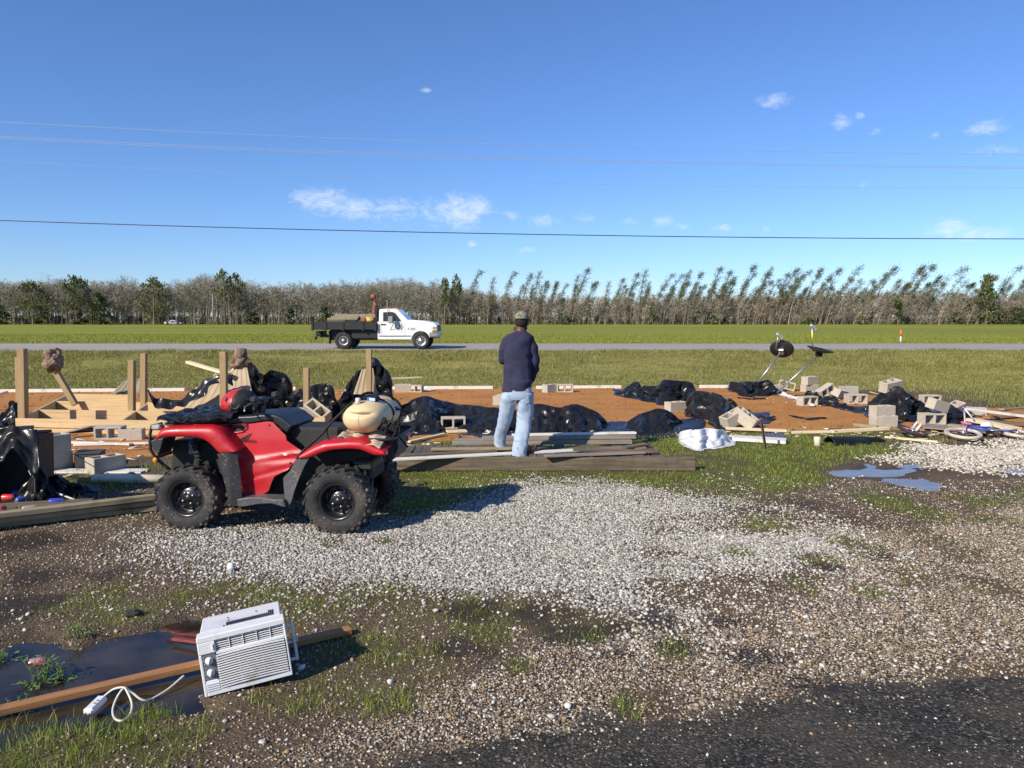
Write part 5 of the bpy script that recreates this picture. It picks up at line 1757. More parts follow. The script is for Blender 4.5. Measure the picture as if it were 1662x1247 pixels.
# ------------------------------------------------------------------ clutter by the bin
def clutter():
    p = P(-8, 828, 0)
    t = thing('storage_bin', 'big black plastic bin lying on its side with its dark mouth open', 'bin', (p.x, p.y + .06, .03), (R(-6), 0, R(14)))
    mb = MB()
    W, H, D = .62, .70, .55
    mb.box((0, D / 2, .02), (W, D, .03), ch=.008); mb.box((0, D / 2, H), (W, D, .03), ch=.008)
    mb.box((-W / 2, D / 2, H / 2), (.03, D - .01, H - .034), ch=.008); mb.box((W / 2, D / 2, H / 2), (.03, D - .01, H - .034), ch=.008)
    mb.box((0, D, H / 2), (W - .034, .03, H - .036), ch=.008)
    mb.build('body', M_BLK, t)
    mb = MB(); rr = [(-W / 2 - .02, -.01, 0), (-W / 2 - .02, -.01, H + .02), (W / 2 + .02, -.01, H + .02), (W / 2 + .02, -.01, 0), (-W / 2 - .02, -.01, 0)]
    mb.tube(rr, .022, 6); mb.build('rim', M_BLK, t)
    cans = [(8, 806, (.55, .03, .03), 'red drink can with its end tucked in the bin', 0), (24, 800, (.03, .06, .35), 'blue drink can lying in the mouth of the bin', 20), (10, 824, (.5, .03, .03), 'red drink can with its bright metal end showing', -70), (84, 813, (.03, .05, .42), 'dark blue can lying between bin and lumber', 10), (30, 812, (.05, .10, .40), 'second blue can standing at the bin mouth', 60), (40, 826, (.4, .35, .3), 'dull tan can beside the red one', 35)]
    for px, py, c, l, rz in cans:
        q = P(px, py, .07)
        tt = thing('drink_can', l, 'can', (q.x, q.y - .04, .07), (0, 0, R(rz)), 'cans spilt from the black bin')
        mb = MB(); mb.lathe([(.024, 0), (.032, .006), (.033, .012), (.033, .108), (.026, .120)], 18, 'X'); mb.build('body', mat('can_paint', c, .3, tuple(min(1, k * 1.6 + .05) for k in c), 30, metal=.3), tt)
        mb = MB(); mb.lathe([(.0255, .1202), (.027, .123), (.0245, .1225), (.001, .119)], 18, 'X'); mb.lathe([(.001, -.001), (.023, -.002)], 18, 'X', cap0=False, cap1=False); mb.build('lid', M_GALV, tt)
    for k in range(5):
        a, b = P(82 + k * 4, 713 - k * 2.0, .05 + .02 * k), P(150 + k * 9, 700 - k * 1.6, .12 + .02 * k)
        m_ = a.lerp(b, .5) + Vector((0, .04 * (k - 2), .05))
        mb = MB(); mb.tube([a, m_, b], .016 + .004 * (k % 2), 8)
        tag(mb.build('conduit', M_BLK if k % 2 else mat('grey_conduit', (.16, .165, .17), .5)), 'dark plastic conduit in the bundle before the pale deck frame', 'conduit', 'dark conduits bundled by the deck frame')
    pts = [P(62, 700, .35), P(55, 715, .5), P(57, 740, .4), P(47, 765, .3), P(60, 790, .15), P(80, 800, .05), P(112, 826, .03)]
    mb = MB(); mb.tube(pts, .006, 6)
    tag(mb.build('cable', mat('grey_cable', (.4, .39, .37), .5)), 'thin grey cable looping out of the black bin', 'cable')
    a, b = P(92, 800, .10), P(138, 818, .03)
    mb = MB(); mb.tube([a, b], .010, 8)
    tag(mb.build('rod', mat('white_rod', (.6, .6, .62), .5)), 'short white rod lying in front of the tarpaulin scrap', 'rod')
    for (x0, y0, x1, y1, zz, l) in ((-30, 705, 52, 700, .55, 'upper dark slab of clutter lying on the black bin'), (-30, 716, 50, 713, .46, 'lower dark slab of clutter lying behind the black bin')):
        q0, q1 = PY(x0, y0, 8.0), PY(x1, y1, 8.2)
        board(q0, q1, .4, .04, M_BLK, l, 'plastic slab', name='plastic_slab')


clutter()
# ------------------------------------------------------------------ quad bike
M_RED = mat('red_plastic', (.47, .008, .017), .42, (.40, .007, .014), 3, .02, 60, coat=.06, dirt=(.26, .09, .06), dirt_scale=3.5, dirt_lo=.54, dirt_hi=.95, specks=(.24, .16, .10), speck_lo=.66)
M_BLKP = mat('black_moulding', (.030, .031, .034), .52, (.020, .021, .023), 5, .08, 120, dirt=(.085, .075, .065), dirt_lo=.56, dirt_hi=.9, specks=(.20, .155, .11), speck_lo=.62)
M_GREYP = mat('scuffed_moulding', (.085, .088, .095), .42, (.055, .057, .062), 5, .08, 90, dirt=(.14, .125, .11), dirt_lo=.5, dirt_hi=.9, specks=(.24, .19, .135), speck_lo=.60)
M_TYRE = mat('tyre_rubber', (.024, .024, .025), .8, (.016, .016, .017), 5, .15, 60, dirt=(.095, .080, .062), dirt_scale=6, dirt_lo=.46, dirt_hi=.8, specks=(.17, .135, .10), speck_lo=.60)
M_RIM = mat('black_steel_rim', (.014, .014, .016), .33, (.010, .010, .012), 4, coat=.2, dirt=(.06, .055, .05), dirt_lo=.62, dirt_hi=.9)
M_STEEL = mat('bright_steel', (.55, .55, .55), .35, metal=.9)
M_SEAT = mat('seat_vinyl', (.020, .022, .027), .40, (.014, .015, .019), 5, .1, 200, dirt=(.06, .06, .06), dirt_lo=.55, dirt_hi=.9)
M_TANK = mat('cream_poly_tank', (.72, .56, .33), .45, (.60, .45, .25), 3, .03, 30, dirt=(.40, .28, .15), dirt_lo=.58, dirt_hi=.9)
M_DARKV = mat('engine_dark', (.012, .012, .013), .7, (.02, .02, .02), 8)


def bisect_panel(name, poly, yfun, th, m, parent, step=.018, bevel=0.006):
    bm = bmesh.new()
    vs = [bm.verts.new((x, 0, z)) for x, z in poly]
    bm.faces.new(vs)
    x0, x1 = min(p[0] for p in poly), max(p[0] for p in poly)
    z0, z1 = min(p[1] for p in poly), max(p[1] for p in poly)
    for ax, a, b in ((0, x0, x1), (2, z0, z1)):
        k = a + step
        while k < b - step * .3:
            co = [0, 0, 0]; co[ax] = k
            no = [0, 0, 0]; no[ax] = 1
            bmesh.ops.bisect_plane(bm, geom=bm.verts[:] + bm.edges[:] + bm.faces[:], plane_co=co, plane_no=no)
            k += step
    bmesh.ops.triangulate(bm, faces=[f for f in bm.faces if len(f.verts) > 4])
    for v in bm.verts:
        v.co.y = yfun(v.co.x, v.co.z)
    bmesh.ops.recalc_face_normals(bm, faces=bm.faces)
    me = bpy.data.meshes.new(name)
    bm.to_mesh(me); bm.free()
    me.polygons.foreach_set('use_smooth', [True] * len(me.polygons))
    if me.polygons and sum(p.normal.y * p.area for p in me.polygons) > 0:
        me.flip_normals()
    me.materials.append(m)
    o = bpy.data.objects.new(name, me); COL.objects.link(o); o.parent = parent
    md = o.modifiers.new('solid', 'SOLIDIFY'); md.thickness = th; md.offset = -1
    if bevel:
        md = o.modifiers.new('bevel', 'BEVEL'); md.width = bevel; md.segments = 2; md.limit_method = 'ANGLE'; md.angle_limit = R(50); md.harden_normals = True
    return o


def mirrored(o, parent):
    me = o.data.copy()
    for v in me.vertices:
        v.co.y = -v.co.y
    me.flip_normals()
    c = o.copy(); c.data = me; COL.objects.link(c); c.parent = parent
    return c


def text_mesh(name, body, size, m, parent, depth=.002, xf=None):
    cu = bpy.data.curves.new(name, 'FONT')
    cu.body = body; cu.size = size; cu.extrude = depth; cu.align_x = 'CENTER'; cu.align_y = 'CENTER'
    tmp = bpy.data.objects.new(name, cu)
    COL.objects.link(tmp)
    dg = bpy.context.evaluated_depsgraph_get()
    me = bpy.data.meshes.new_from_object(tmp.evaluated_get(dg))
    bpy.data.objects.remove(tmp)
    me.name = name
    me.materials.clear(); me.materials.append(m)
    if xf:
        for v in me.vertices:
            v.co = xf(v.co)
    o = bpy.data.objects.new(name, me); COL.objects.link(o); o.parent = parent
    return o


ATV_O = Vector((-2.115, 7.02, .0))
ATV_R = R(-6)


def build_atv():
    t = thing('quad_bike', 'red and black quad bike with black steel wheels parked on the gravel', 'quad bike', ATV_O, (0, 0, ATV_R))
    Mi = (Matrix.Translation(ATV_O) @ Matrix.Rotation(ATV_R, 4, 'Z')).inverted()
    co = Mi @ Vector((0, 0, CAM_H))

    def Q(zx, zy, y=-.5):
        d = pix_dir(220 + zx * .28881, 620 + zy * .28881)
        d = Mi.to_3x3() @ d
        s = (y - co.y) / d.y
        return Vector((co.x + d.x * s, y, co.z + d.z * s))

    def XZ(pts, y=-.5):
        return [(Q(a, b, y).x, Q(a, b, y).z) for a, b in pts]

    # wheels
    def wheel(x, y, r, w, side):
        W = bpy.data.objects.new('wheel', None); COL.objects.link(W); W.parent = t
        W.location = (x, y, r - .006)
        rr = .158
        prof = [(rr, -w * .40), (rr + .012, -w * .47), (rr + .05, -w * .53), (r - .05, -w * .52), (r - .022, -w * .46), (r - .012, -w * .30), (r - .010, 0), (r - .012, w * .30), (r - .022, w * .46), (r - .05, w * .52), (rr + .05, w * .53), (rr + .012, w * .47), (rr, w * .40)]
        mb = MB(); mb.lathe(prof, 56, 'Y', cap0=False, cap1=False)
        n = 20
        for k in range(n):
            for sgn in (-1, 1):
                a = 2 * PI * (k + (.5 if sgn > 0 else 0)) / n
                M = Matrix.Rotation(a, 4, 'Y') @ Matrix.Translation((r - .010, sgn * w * .26, 0)) @ Matrix.Rotation(sgn * .42, 4, 'X')
                mb.box((0, 0, 0), (.024, w * .50, .034), ch=.006, M=M)
                M = Matrix.Rotation(a + .06, 4, 'Y') @ Matrix.Translation((r - .036, sgn * w * .50, 0)) @ Matrix.Rotation(sgn * .30, 4, 'Z')
                mb.box((0, 0, 0), (.026, .010, .034), ch=.003, M=M)
        mb.build('tyre', M_TYRE, W)
        s = side
        dish = [(rr + .004, s * w * .44), (rr - .012, s * w * .45), (rr - .020, s * w * .34), (rr - .030, s * w * .10), (rr - .05, s * w * .06), (.085, s * w * .16), (.060, s * w * .22), (.034, s * w * .22), (.030, s * w * .30), (.001, s * w * .31)]
        mb = MB(); mb.lathe(dish, 44, 'Y', cap0=False)
        bk = [(rr + .004, -s * w * .44), (rr - .02, -s * w * .40), (rr - .03, 0)]
        mb.lathe(bk, 36, 'Y', cap0=False, cap1=False)
        rim = mb.build('rim', M_RIM, W)
        for k in range(4):
            a = 2 * PI * k / 4 + .5
            mb = MB(); mb.tube([(.052 * math.cos(a), s * w * .20, .052 * math.sin(a)), (.052 * math.cos(a), s * w * .30, .052 * math.sin(a))], .010, 6)
            mb.build('lug_nut', M_STEEL, rim)
        for k in range(8):
            a = 2 * PI * k / 8 + .2
            M = Matrix.Translation((.098 * math.cos(a), s * (w * .125), .098 * math.sin(a)))
            mb = MB(); mb.lathe([(.013, -s * .002), (.015, s * .010), (.001, s * .0101)], 10, 'Y', M=M)
            mb.build('vent_hole', M_DARKV, rim)
        return W
    fx, rx = Q(285, 668, -.50).x, Q(1132, 675, -.50).x
    for sg in (-1, 1):
        wheel(fx, sg * .42, .293, .20, sg)
        wheel(rx, sg * .405, .300, .245, sg)
    # fenders
    def fender(name, T, B, inner, rise):
        T, B = [Q(*p) for p in T], [Q(*p) for p in B]
        n = 40

        def res(pts):
            ln = [0]
            for a, b in zip(pts, pts[1:]):
                ln.append(ln[-1] + (b - a).length)
            out = []
            for k in range(n + 1):
                s = ln[-1] * k / n
                x = float(np.interp(s, ln, [p.x for p in pts])); z = float(np.interp(s, ln, [p.z for p in pts]))
                out.append((x, z))
            return out
        a, b = res(T), res(B)
        rows = []
        for k in range(n + 1):
            (tx, tz), (bx, bz) = a[k], b[k]
            row = [Vector((bx, -.478, bz + .004)), Vector((bx, -.500, bz)), Vector((bx * .7 + tx * .3, -.512, bz * .7 + tz * .3)), Vector((bx * .3 + tx * .7, -.508, bz * .3 + tz * .7)), Vector((tx, -.488, tz)), Vector((tx, -.44, tz + rise * .5)), Vector((tx, -.34, tz + rise)), Vector((tx, inner, tz + rise * 1.1))]
            rows.append(row)
        mb = MB(); mb.rings(rows, closed=False, smooth=True)
        o = mb.build(name, M_RED, t, solid=.008, sub=1)
        mirrored(o, t)
        return o
    fender('front_fender', [(116, 322), (122, 292), (138, 272), (165, 261), (230, 257), (300, 255), (380, 254), (428, 255), (462, 270), (490, 298), (520, 334), (550, 366), (574, 390)],
           [(118, 326), (130, 318), (150, 312), (190, 309), (250, 308), (300, 310), (350, 313), (385, 326), (420, 349), (448, 380), (470, 404), (500, 402), (540, 396)], -.16, .012)
    fender('rear_fender', [(916, 420), (950, 393), (985, 372), (1030, 352), (1060, 342), (1130, 336), (1200, 330), (1268, 331), (1320, 350), (1370, 372), (1402, 392)],
           [(918, 430), (955, 430), (985, 424), (1010, 413), (1045, 399), (1090, 386), (1130, 381), (1200, 377), (1260, 381), (1305, 398), (1345, 414), (1400, 412)], -.10, .012)
    # side panels
    def yf(x, z):
        return float(np.interp(z, [.30, .45, .58, .64, .70, .80, .97], [-.365, -.375, -.370, -.346, -.342, -.335, -.312])) - .02 * math.sin(x * 4 + .5) - .013 * math.exp(-((z - (.635 + .17 * x)) / .016) ** 2) + .010 * math.exp(-((z - (.50 + .30 * x)) / .014) ** 2)
    poly = XZ([(524, 241), (640, 238), (730, 224), (766, 226), (810, 268), (846, 300), (852, 328), (880, 347), (936, 384), (962, 376), (935, 400), (912, 425), (900, 450), (868, 488), (830, 506), (792, 526), (772, 570), (758, 608), (700, 640), (626, 642), (604, 600), (582, 540), (566, 470), (556, 420), (576, 390), (540, 352), (504, 308), (518, 280)], -.34)
    o = bisect_panel('side_panel', poly, yf, .012, M_RED, t)
    mirrored(o, t)
    # recess in the panel
    rec = XZ([(536, 250), (636, 240), (634, 256), (612, 274), (548, 281), (538, 274)], -.29)
    bisect_panel('hand_recess', rec, lambda x, z: yf(x, z) - .006, .006, M_DARKV, o, .03, .003)
    rp = [Vector((x, yf(x, z) - .004, z)) for x, z in XZ([(532, 248), (638, 237), (637, 258), (613, 278), (546, 285), (534, 276), (532, 248)], -.29)]
    mb = MB(); mb.tube(rp, .008, 8); mb.build('recess_rim', M_RED, o)
    # emblem and lettering (dark on red)
    M_INK = mat('dark_decal', (.035, .010, .014), .45)
    mb = MB()
    z2 = lambda a, b: (220 + 0, 0)

    def E(ex, ey):       # points read from an enlargement of the panel
        q = Q((350 + ex / 9.594 - 220) / .28881, (630 + ey / 9.594 - 620) / .28881, -.33)
        return (q.x, yf(q.x, q.z) - .009, q.z)
    fe = [[(372, 800), (400, 778), (470, 742), (560, 700), (548, 718), (470, 760), (410, 790), (384, 806)], [(388, 812), (420, 796), (480, 768), (545, 732), (532, 748), (480, 780), (424, 808), (400, 818)],
          [(404, 824), (434, 812), (486, 788), (528, 762), (516, 777), (484, 799), (440, 820), (416, 830)], [(422, 834), (450, 824), (486, 807), (512, 790), (500, 804), (480, 818), (448, 832), (430, 838)]]
    for f in fe:
        a = [Vector(E(*p)) for p in f]
        mb.add([p for p in a] + [p + Vector((0, .003, 0)) for p in a], [tuple(range(8)), tuple(range(15, 7, -1))] + [(k, k + 8, (k + 1) % 8 + 8, (k + 1) % 8) for k in range(8)])
    mb.build('wing_emblem', M_INK, o)
    c = Vector(E(536, 826))
    text_mesh('lettering', 'HONDA', .034, M_INK, o, .0012, lambda v: Vector((c.x + v.x, yf(c.x + v.x, c.z + v.y) - .009 - v.z, c.z + v.y)))
    # black mudguards
    g = XZ([(467, 404), (500, 398), (556, 382), (574, 392), (572, 425), (586, 520), (594, 640), (582, 700), (546, 692), (520, 620), (494, 520)], -.48)
    gx0 = min(p[0] for p in g)
    o2 = bisect_panel('front_mudguard', g, lambda x, z: -.50 + .35 * max(0, x - gx0 - .10), .012, M_BLKP, t)
    mirrored(o2, t)
    g = XZ([(904, 434), (978, 426), (952, 470), (917, 550), (892, 610), (870, 680), (850, 704), (836, 692), (824, 600), (820, 545), (862, 504)], -.48)
    gx1 = max(p[0] for p in g)
    o3 = bisect_panel('rear_mudguard', g, lambda x, z: -.49 + .30 * max(0, gx1 - x - .10), .012, M_GREYP, t)
    mirrored(o3, t)
    # footwells
    fp = XZ([(578, 656), (640, 646), (700, 644), (770, 656), (838, 658), (852, 700), (836, 698), (770, 680), (690, 684), (640, 694), (584, 702)], -.47)
    for sg in (-1, 1):
        mb = MB(); mb.prism(fp, sg * .50, sg * .27); mb.build('footwell', M_GREYP, t, bevel=.008)
    # seat and tank cover
    def swell(name, pts, hw, m, yq, bev, crown=0.0):
        pl = XZ(pts, yq)
        mb = MB(); mb.prism(pl, -hw, hw)
        return mb.build(name, m, t, bevel=bev, seg=4)
    swell('seat', [(880, 240), (905, 246), (960, 258), (1040, 266), (1100, 262), (1160, 256), (1162, 330), (1100, 330), (1060, 335), (1000, 346), (965, 366), (936, 384), (880, 347), (852, 318), (850, 286)], .165, M_SEAT, -.165, .05)
    swell('tank_cover', [(524, 240), (526, 205), (560, 195), (660, 190), (700, 184), (780, 184), (822, 202), (866, 238), (884, 244), (850, 292), (810, 264), (766, 224), (730, 222), (640, 236)], .285, M_SEAT, -.285, .05)
    # dark running gear
    def bx(name, a, b, y0, y1, m=M_DARKV, bev=.02):
        p, q = Q(*a, (y0 + y1) / 2 - .2), Q(*b, (y0 + y1) / 2 - .2)
        mb = MB(); mb.box(((p.x + q.x) / 2, (y0 + y1) / 2, (p.z + q.z) / 2), (abs(q.x - p.x), y1 - y0, abs(p.z - q.z)), ch=bev); return mb.build(name, m, t)
    bx('engine', (600, 420), (880, 690), -.22, .22)
    bx('front_frame', (200, 330), (560, 560), -.20, .20)
    bx('rear_frame', (860, 370), (1330, 560), -.22, .22)
    bx('under_seat_body', (560, 250), (1150, 430), -.21, .21)
    bx('tool_box', (1235, 425), (1350, 490), -.30, .30, M_BLKP)
    bx('air_box', (1112, 440), (1222, 478), -.26, .26, mat('maroon_box', (.11, .02, .025), .5))
    for sg in (-1, 1):
        for x in (fx, rx):
            mb = MB(); mb.tube([(x, sg * .10, .30), (x, sg * .36, .293)], .032, 10); mb.build('axle', M_DARKV, t)
            mb = MB(); mb.tube([(x + .1, sg * .16, .36), (x + .02, sg * .34, .27)], .022, 8); mb.tube([(x - .1, sg * .16, .30), (x - .02, sg * .34, .25)], .022, 8); mb.build('suspension_arm', M_DARKV, t)
        a, b = Q(330, 335, -.30), Q(385, 520, -.30)
        mb = MB()
        co_ = [(a.x + (b.x - a.x) * k / 60 + .032 * math.cos(k * .9), sg * .30 + .032 * math.sin(k * .9), a.z + (b.z - a.z) * k / 60) for k in range(61)]
        mb.tube(co_, .008, 6); mb.tube([(a.x, sg * .30, a.z + .03), (b.x, sg * .30, b.z - .02)], .018, 8)
        mb.build('shock_absorber', M_DARKV, t)
    p = Q(318, 372, -.25)
    mb = MB(); mb.box((p.x, -.24, p.z), (.07, .03, .12), ch=.012); mb.build('coolant_bottle', mat('grey_bottle', (.17, .175, .18), .5), t)
    # nose, bumper, lamps
    for sg in (-1, 1):
        nz = XZ([(88, 330), (118, 318), (165, 314), (150, 370), (132, 416), (104, 384)], -.40)
        mb = MB(); mb.prism(nz, sg * .42, sg * .20); mb.build('nose_moulding', M_BLKP, t, bevel=.012)
        pts = [Q(150, 235, -.30), Q(92, 248, -.30), Q(80, 300, -.30), Q(84, 380, -.30), Q(112, 425, -.28), Q(160, 468, -.25), Q(230, 520, -.2)]
        mb = MB(); mb.tube([(q.x, sg * abs(q.y), q.z) for q in pts], .015, 10); mb.build('bumper', M_BLKP, t)
        q = Q(113, 441, -.30)
        mb = MB(); mb.sphere((q.x - .004, sg * .30, q.z), (.024, .016, .027), 16, 10); mb.build('reflector', mat('amber_reflector', (.75, .28, .02), .2, coat=.5), t)
        q = Q(108, 256, -.38)
        mb = MB(); mb.box((q.x + .02, sg * .36, q.z), (.085, .10, .045), ch=.014); mb.build('headlight', mat('lamp_lens', (.46, .44, .40), .2, coat=.5), t)
    q = Q(84, 330, -.30); q2 = Q(112, 425, -.28)
    mb = MB(); mb.tube([(q.x, -.30, q.z), (q.x, .30, q.z)], .015, 10); mb.tube([(q2.x, -.28, q2.z), (q2.x, .28, q2.z)], .015, 10); mb.build('bumper_crossbar', M_BLKP, t)
    # racks
    def rack(name, za, zb, zy, hy, n):
        a, b = Q(za, zy, -.38), Q(zb, zy, -.38)
        z = a.z
        mb = MB()
        mb.tube([(a.x, -hy + .06, z), (a.x, hy - .06, z), (a.x + .05, hy, z), (b.x - .05, hy, z), (b.x, hy - .06, z), (b.x, -hy + .06, z), (b.x - .05, -hy, z), (a.x + .05, -hy, z), (a.x, -hy + .06, z)], .012, 8)
        for k in range(1, n):
            y = -hy + 2 * hy * k / n
            mb.tube([(a.x, y, z), (b.x, y, z)], .009, 6)
        for xx in (a.x + .1, b.x - .1):
            for sg in (-1, 1):
                mb.tube([(xx, sg * hy * .7, z), (xx, sg * hy * .6, z - .07)], .012, 6)
        return mb.build(name, M_BLKP, t)
    rack('front_rack', 155, 505, 238, .40, 7)
    rack('rear_rack', 1120, 1452, 318, .40, 7)
    # steering
    bs = Q(700, 195, 0); bt = Q(718, 105, 0)
    mb = MB(); mb.tube([bs - Vector((0, 0, .05)), bt], .03, 10); mb.box((bt.x - .02, 0, bt.z + .0), (.10, .14, .07), ch=.02)
    hb = [(bt.x + .10, -.40, bt.z - .035), (bt.x + .05, -.27, bt.z + .0), (bt.x, -.12, bt.z + .01), (bt.x, .12, bt.z + .01), (bt.x + .05, .27, bt.z + .0), (bt.x + .10, .40, bt.z - .035)]
    mb.tube(hb, .013, 10)
    mb.build('handlebar', M_BLKP, t)
    for sg in (-1, 1):
        mb = MB(); mb.tube([(bt.x + .058, sg * .29, bt.z - .004), (bt.x + .105, sg * .415, bt.z - .038)], .020, 10); mb.build('grip', M_BLK, t)
        mb = MB(); mb.tube([(bt.x + .03, sg * .27, bt.z + .01), (bt.x - .02, sg * .34, bt.z - .02), (bt.x + .02, sg * .43, bt.z - .05)], .007, 6); mb.build('brake_lever', M_STEEL if sg < 0 else M_BLK, t)
        mb = MB(); mb.box((bt.x + .02, sg * .23, bt.z + .035), (.06, .08, .05), ch=.012); mb.tube([(bt.x, sg * .2, bt.z), (bt.x - .10, sg * .15, bt.z - .02), (bt.x - .06, sg * .06, bt.z - .14)], .006, 6); mb.build('control_pod', M_BLKP, t)
    # handlebar headlight pod: red shell with a dark ragged back
    c = Q(585, 132, -.06)

    def pod(side):
        def fn(p):
            k = 1 + .05 * mnoise.noise(p * 3)
            x = p.x
            split = -.02 + .22 * p.z + .05 * mnoise.noise(Vector((p.y * 5, p.z * 5, 2)))
            if side == 'red':
                x = min(x, split)
            else:
                x = max(x, split - .04) * .97
            return Vector((x * (1.0 if x < 0 else .95), p.y, (p.z if p.z > 0 else p.z * .86) + .12 * x * (1 if x < 0 else -.3))) * k
        mb = MB(); mb.sphere((c.x, c.y + .02, c.z + .022), (.172, .185, .132), 36, 24, fn=fn)
        return mb
    pod('red').build('headlight_pod', M_RED, t)
    bk = pod('black').build('pod_back', M_DARKV, t)
    mb = MB(); torus_mb(mb, .035, .010, 24, 8, Matrix.Translation((c.x + .03, c.y - .15, c.z + .02)) @ Euler((R(80), 0, R(15))).to_matrix().to_4x4())
    rg = random.Random(4)
    for k in range(16):
        mb.box((c.x + rg.uniform(-.05, .08), c.y - .13 + rg.uniform(-.02, .04), c.z + rg.uniform(-.09, .07)), (rg.uniform(.02, .05), .03, rg.uniform(.015, .04)), (rg.uniform(-1, 1), rg.uniform(-1, 1), rg.uniform(-1, 1)), ch=.004)
    mb.build('lamp_socket', M_BLKP, bk)
    for k, (y0_, sx) in enumerate(((-.16, .0), (-.08, .03), (.10, .02))):
        mb = MB(); mb.tube([(bt.x - .02 + sx, y0_, bt.z + .02), (bt.x - .12, y0_ * .9, bt.z + .03), (bt.x - .19, y0_ * .6, bt.z - .06), (bt.x - .14, y0_ * .5, bt.z - .20)], .006, 6); mb.build('control_cable', M_BLK, t)
    for (zx_, zy_) in ((548, 300), (748, 244), (600, 600), (880, 452), (512, 300)):
        q = Q(zx_, zy_, -.345)
        mb = MB(); mb.lathe([(.009, .004), (.009, -.003), (.006, -.006), (.001, -.006)], 12, 'Y', (q.x, yf(q.x, q.z) - .002, q.z)); mb.build('panel_screw', M_BLKP, o)
    # rear hanging strap and rag
    q = Q(1432, 300, -.30)
    mb = MB()
    mb.grid(lambda u, v: (q.x - .03 + .06 * u + .02 * math.sin(v * 7 + u * 3), -.30 + .03 * math.sin(u * 6 + v * 4) + .05 * u, q.z + .06 - .30 * v * (1 - .2 * u)), 8, 14)
    mb.build('tail_flap', M_BLK, t, solid=.004)
    bx('tail_carrier', (1395, 320), (1455, 440), -.26, .26, M_BLKP)
    for sg in (-1, 1):
        q = Q(1398, 392, -.40)
        mb = MB(); mb.box((q.x + .01, sg * .40, q.z), (.03, .10, .06), ch=.008); mb.build('tail_lamp', mat('tail_lens', (.45, .02, .03), .2, coat=.5), t)

    # ---------------- load on the racks (things of their own)
    Mw = Mi.inverted()
    a, b = Q(140, 244, -.40), Q(528, 232, -.40)
    zr = Q(300, 238, -.38).z + .014

    def sheet(u, v):
        x = a.x + (b.x - a.x) * u; y = -.46 + .90 * v
        k = crumple((x + 3, y + 5, 1), 5.5)
        z = zr + .015 + .045 * max(0, k + .35) + .07 * (u ** 2) * (.3 + v) - (.03 if v < .02 else 0)
        return (x + .02 * mnoise.noise(Vector((x * 9, y * 9, 3))), y + (.03 * mnoise.noise(Vector((x * 12, 1, 2))) if v < .1 else 0), z)
    mb = MB(); mb.grid(sheet, 70, 60)
    o = mb.build('plastic_sheet', M_TARP, None, solid=.003, M=None)
    o.matrix_world = Mw
    tag(o, 'crumpled black plastic lying on the front rack of the quad bike', 'plastic sheet')
    # cloth
    p0, p1 = Q(1128, 318, -.44), Q(1385, 318, -.44)
    zc = Q(1200, 318, -.38).z + .014

    def cloth(u, v):
        x = p0.x + (p1.x - p0.x) * u; y = -.36 + .62 * v
        dr = 0
        if v < .28:
            t_ = (.28 - v) / .28
            y = -.36 + .62 * .28 - t_ * .13 - .10 * t_ * (u > .55)
            dr = -t_ * (.02 + .085 * max(0, u - .35) ** .8)
        return (x, y - .09, zc + .012 + dr + .012 * math.sin(u * 17 + v * 5) + .014 * mnoise.noise(Vector((x * 14, y * 14, 0))))
    mb = MB(); mb.grid(cloth, 40, 34)
    o = mb.build('rag', mat('beige_rag', (.52, .42, .30), .9, (.38, .30, .21), 6, .3, 60), None, solid=.006)
    o.matrix_world = Mw
    tag(o, 'dirty beige rag folded under the cream sprayer tank', 'rag')
    # sprayer
    s = thing('sprayer', 'cream plastic spot sprayer tank with black pump and hose on the rear rack', 'sprayer')
    s.matrix_world = Mw
    c0 = Q(1266, 208, -.34)

    def tk(p):
        f = lambda v, e: math.copysign(abs(v) ** e, v)
        x, y, z = f(p.x, .92), f(p.y, .55), f(p.z, .90)
        if p.y < -.2:
            g = math.exp(-((p.z - .26 - .10 * p.x * p.x) / .07) ** 2) * max(0, 1 - (p.x / .62) ** 2)
            y += .13 * g
        y += .0
        return Vector((x * (1 - .08 * max(0, -p.z)), y, z))
    mb = MB(); mb.sphere((c0.x, c0.y + .36, c0.z), (.212, .44, .152), 44, 36, fn=tk)
    tb = mb.build('tank', M_TANK, s)
    mb = MB(); mb.tube([(c0.x, c0.y - .085 + .002, c0.z + .10), (c0.x, c0.y - .082, c0.z - .11)], .0015, 6); mb.build('mould_seam', M_TANK, tb)
    q = Q(1250, 106, -.30)
    mb = MB(); mb.lathe([(.022, -.03), (.022, .018), (.018, .024), (.001, .025)], 18, 'Z', tuple(q)); mb.build('filler_cap', mat('white_cap', (.78, .77, .72), .4), s)
    q = Q(1322, 98, -.16)
    mb = MB(); mb.box((q.x, q.y + .02, q.z), (.125, .14, .062), (0, .12, 0), ch=.014); mb.box((q.x - .105, q.y + .02, q.z - .005), (.08, .09, .05), (0, .1, 0), ch=.018); pm = mb.build('pump', M_BLK, s)
    mb = MB(); mb.box((q.x + .02, q.y - .0515, q.z + .004), (.075, .002, .034), (0, .12, 0)); mb.build('pump_label', mat('blue_label', (.06, .18, .55), .4), pm)
    mb = MB(); mb.box((q.x + .028, q.y - .0545, q.z + .005), (.05, .002, .024), (0, .12, 0)); mb.build('label_patch', mat('pale_label', (.62, .74, .86), .4), pm)
    for k, (yy) in enumerate((.12, .42)):
        ring = [(c0.x + .219 * math.cos(w) * (1 - .06 * (math.sin(w) < 0)), c0.y + .36 + yy - .20, c0.z + .158 * math.sin(w)) for w in [2 * PI * i / 40 for i in range(41)]]
        mb = MB(); mb.tube(ring, .010, 6); mb.build('strap', M_BLK, s)
    q = Q(1442, 160, .10)
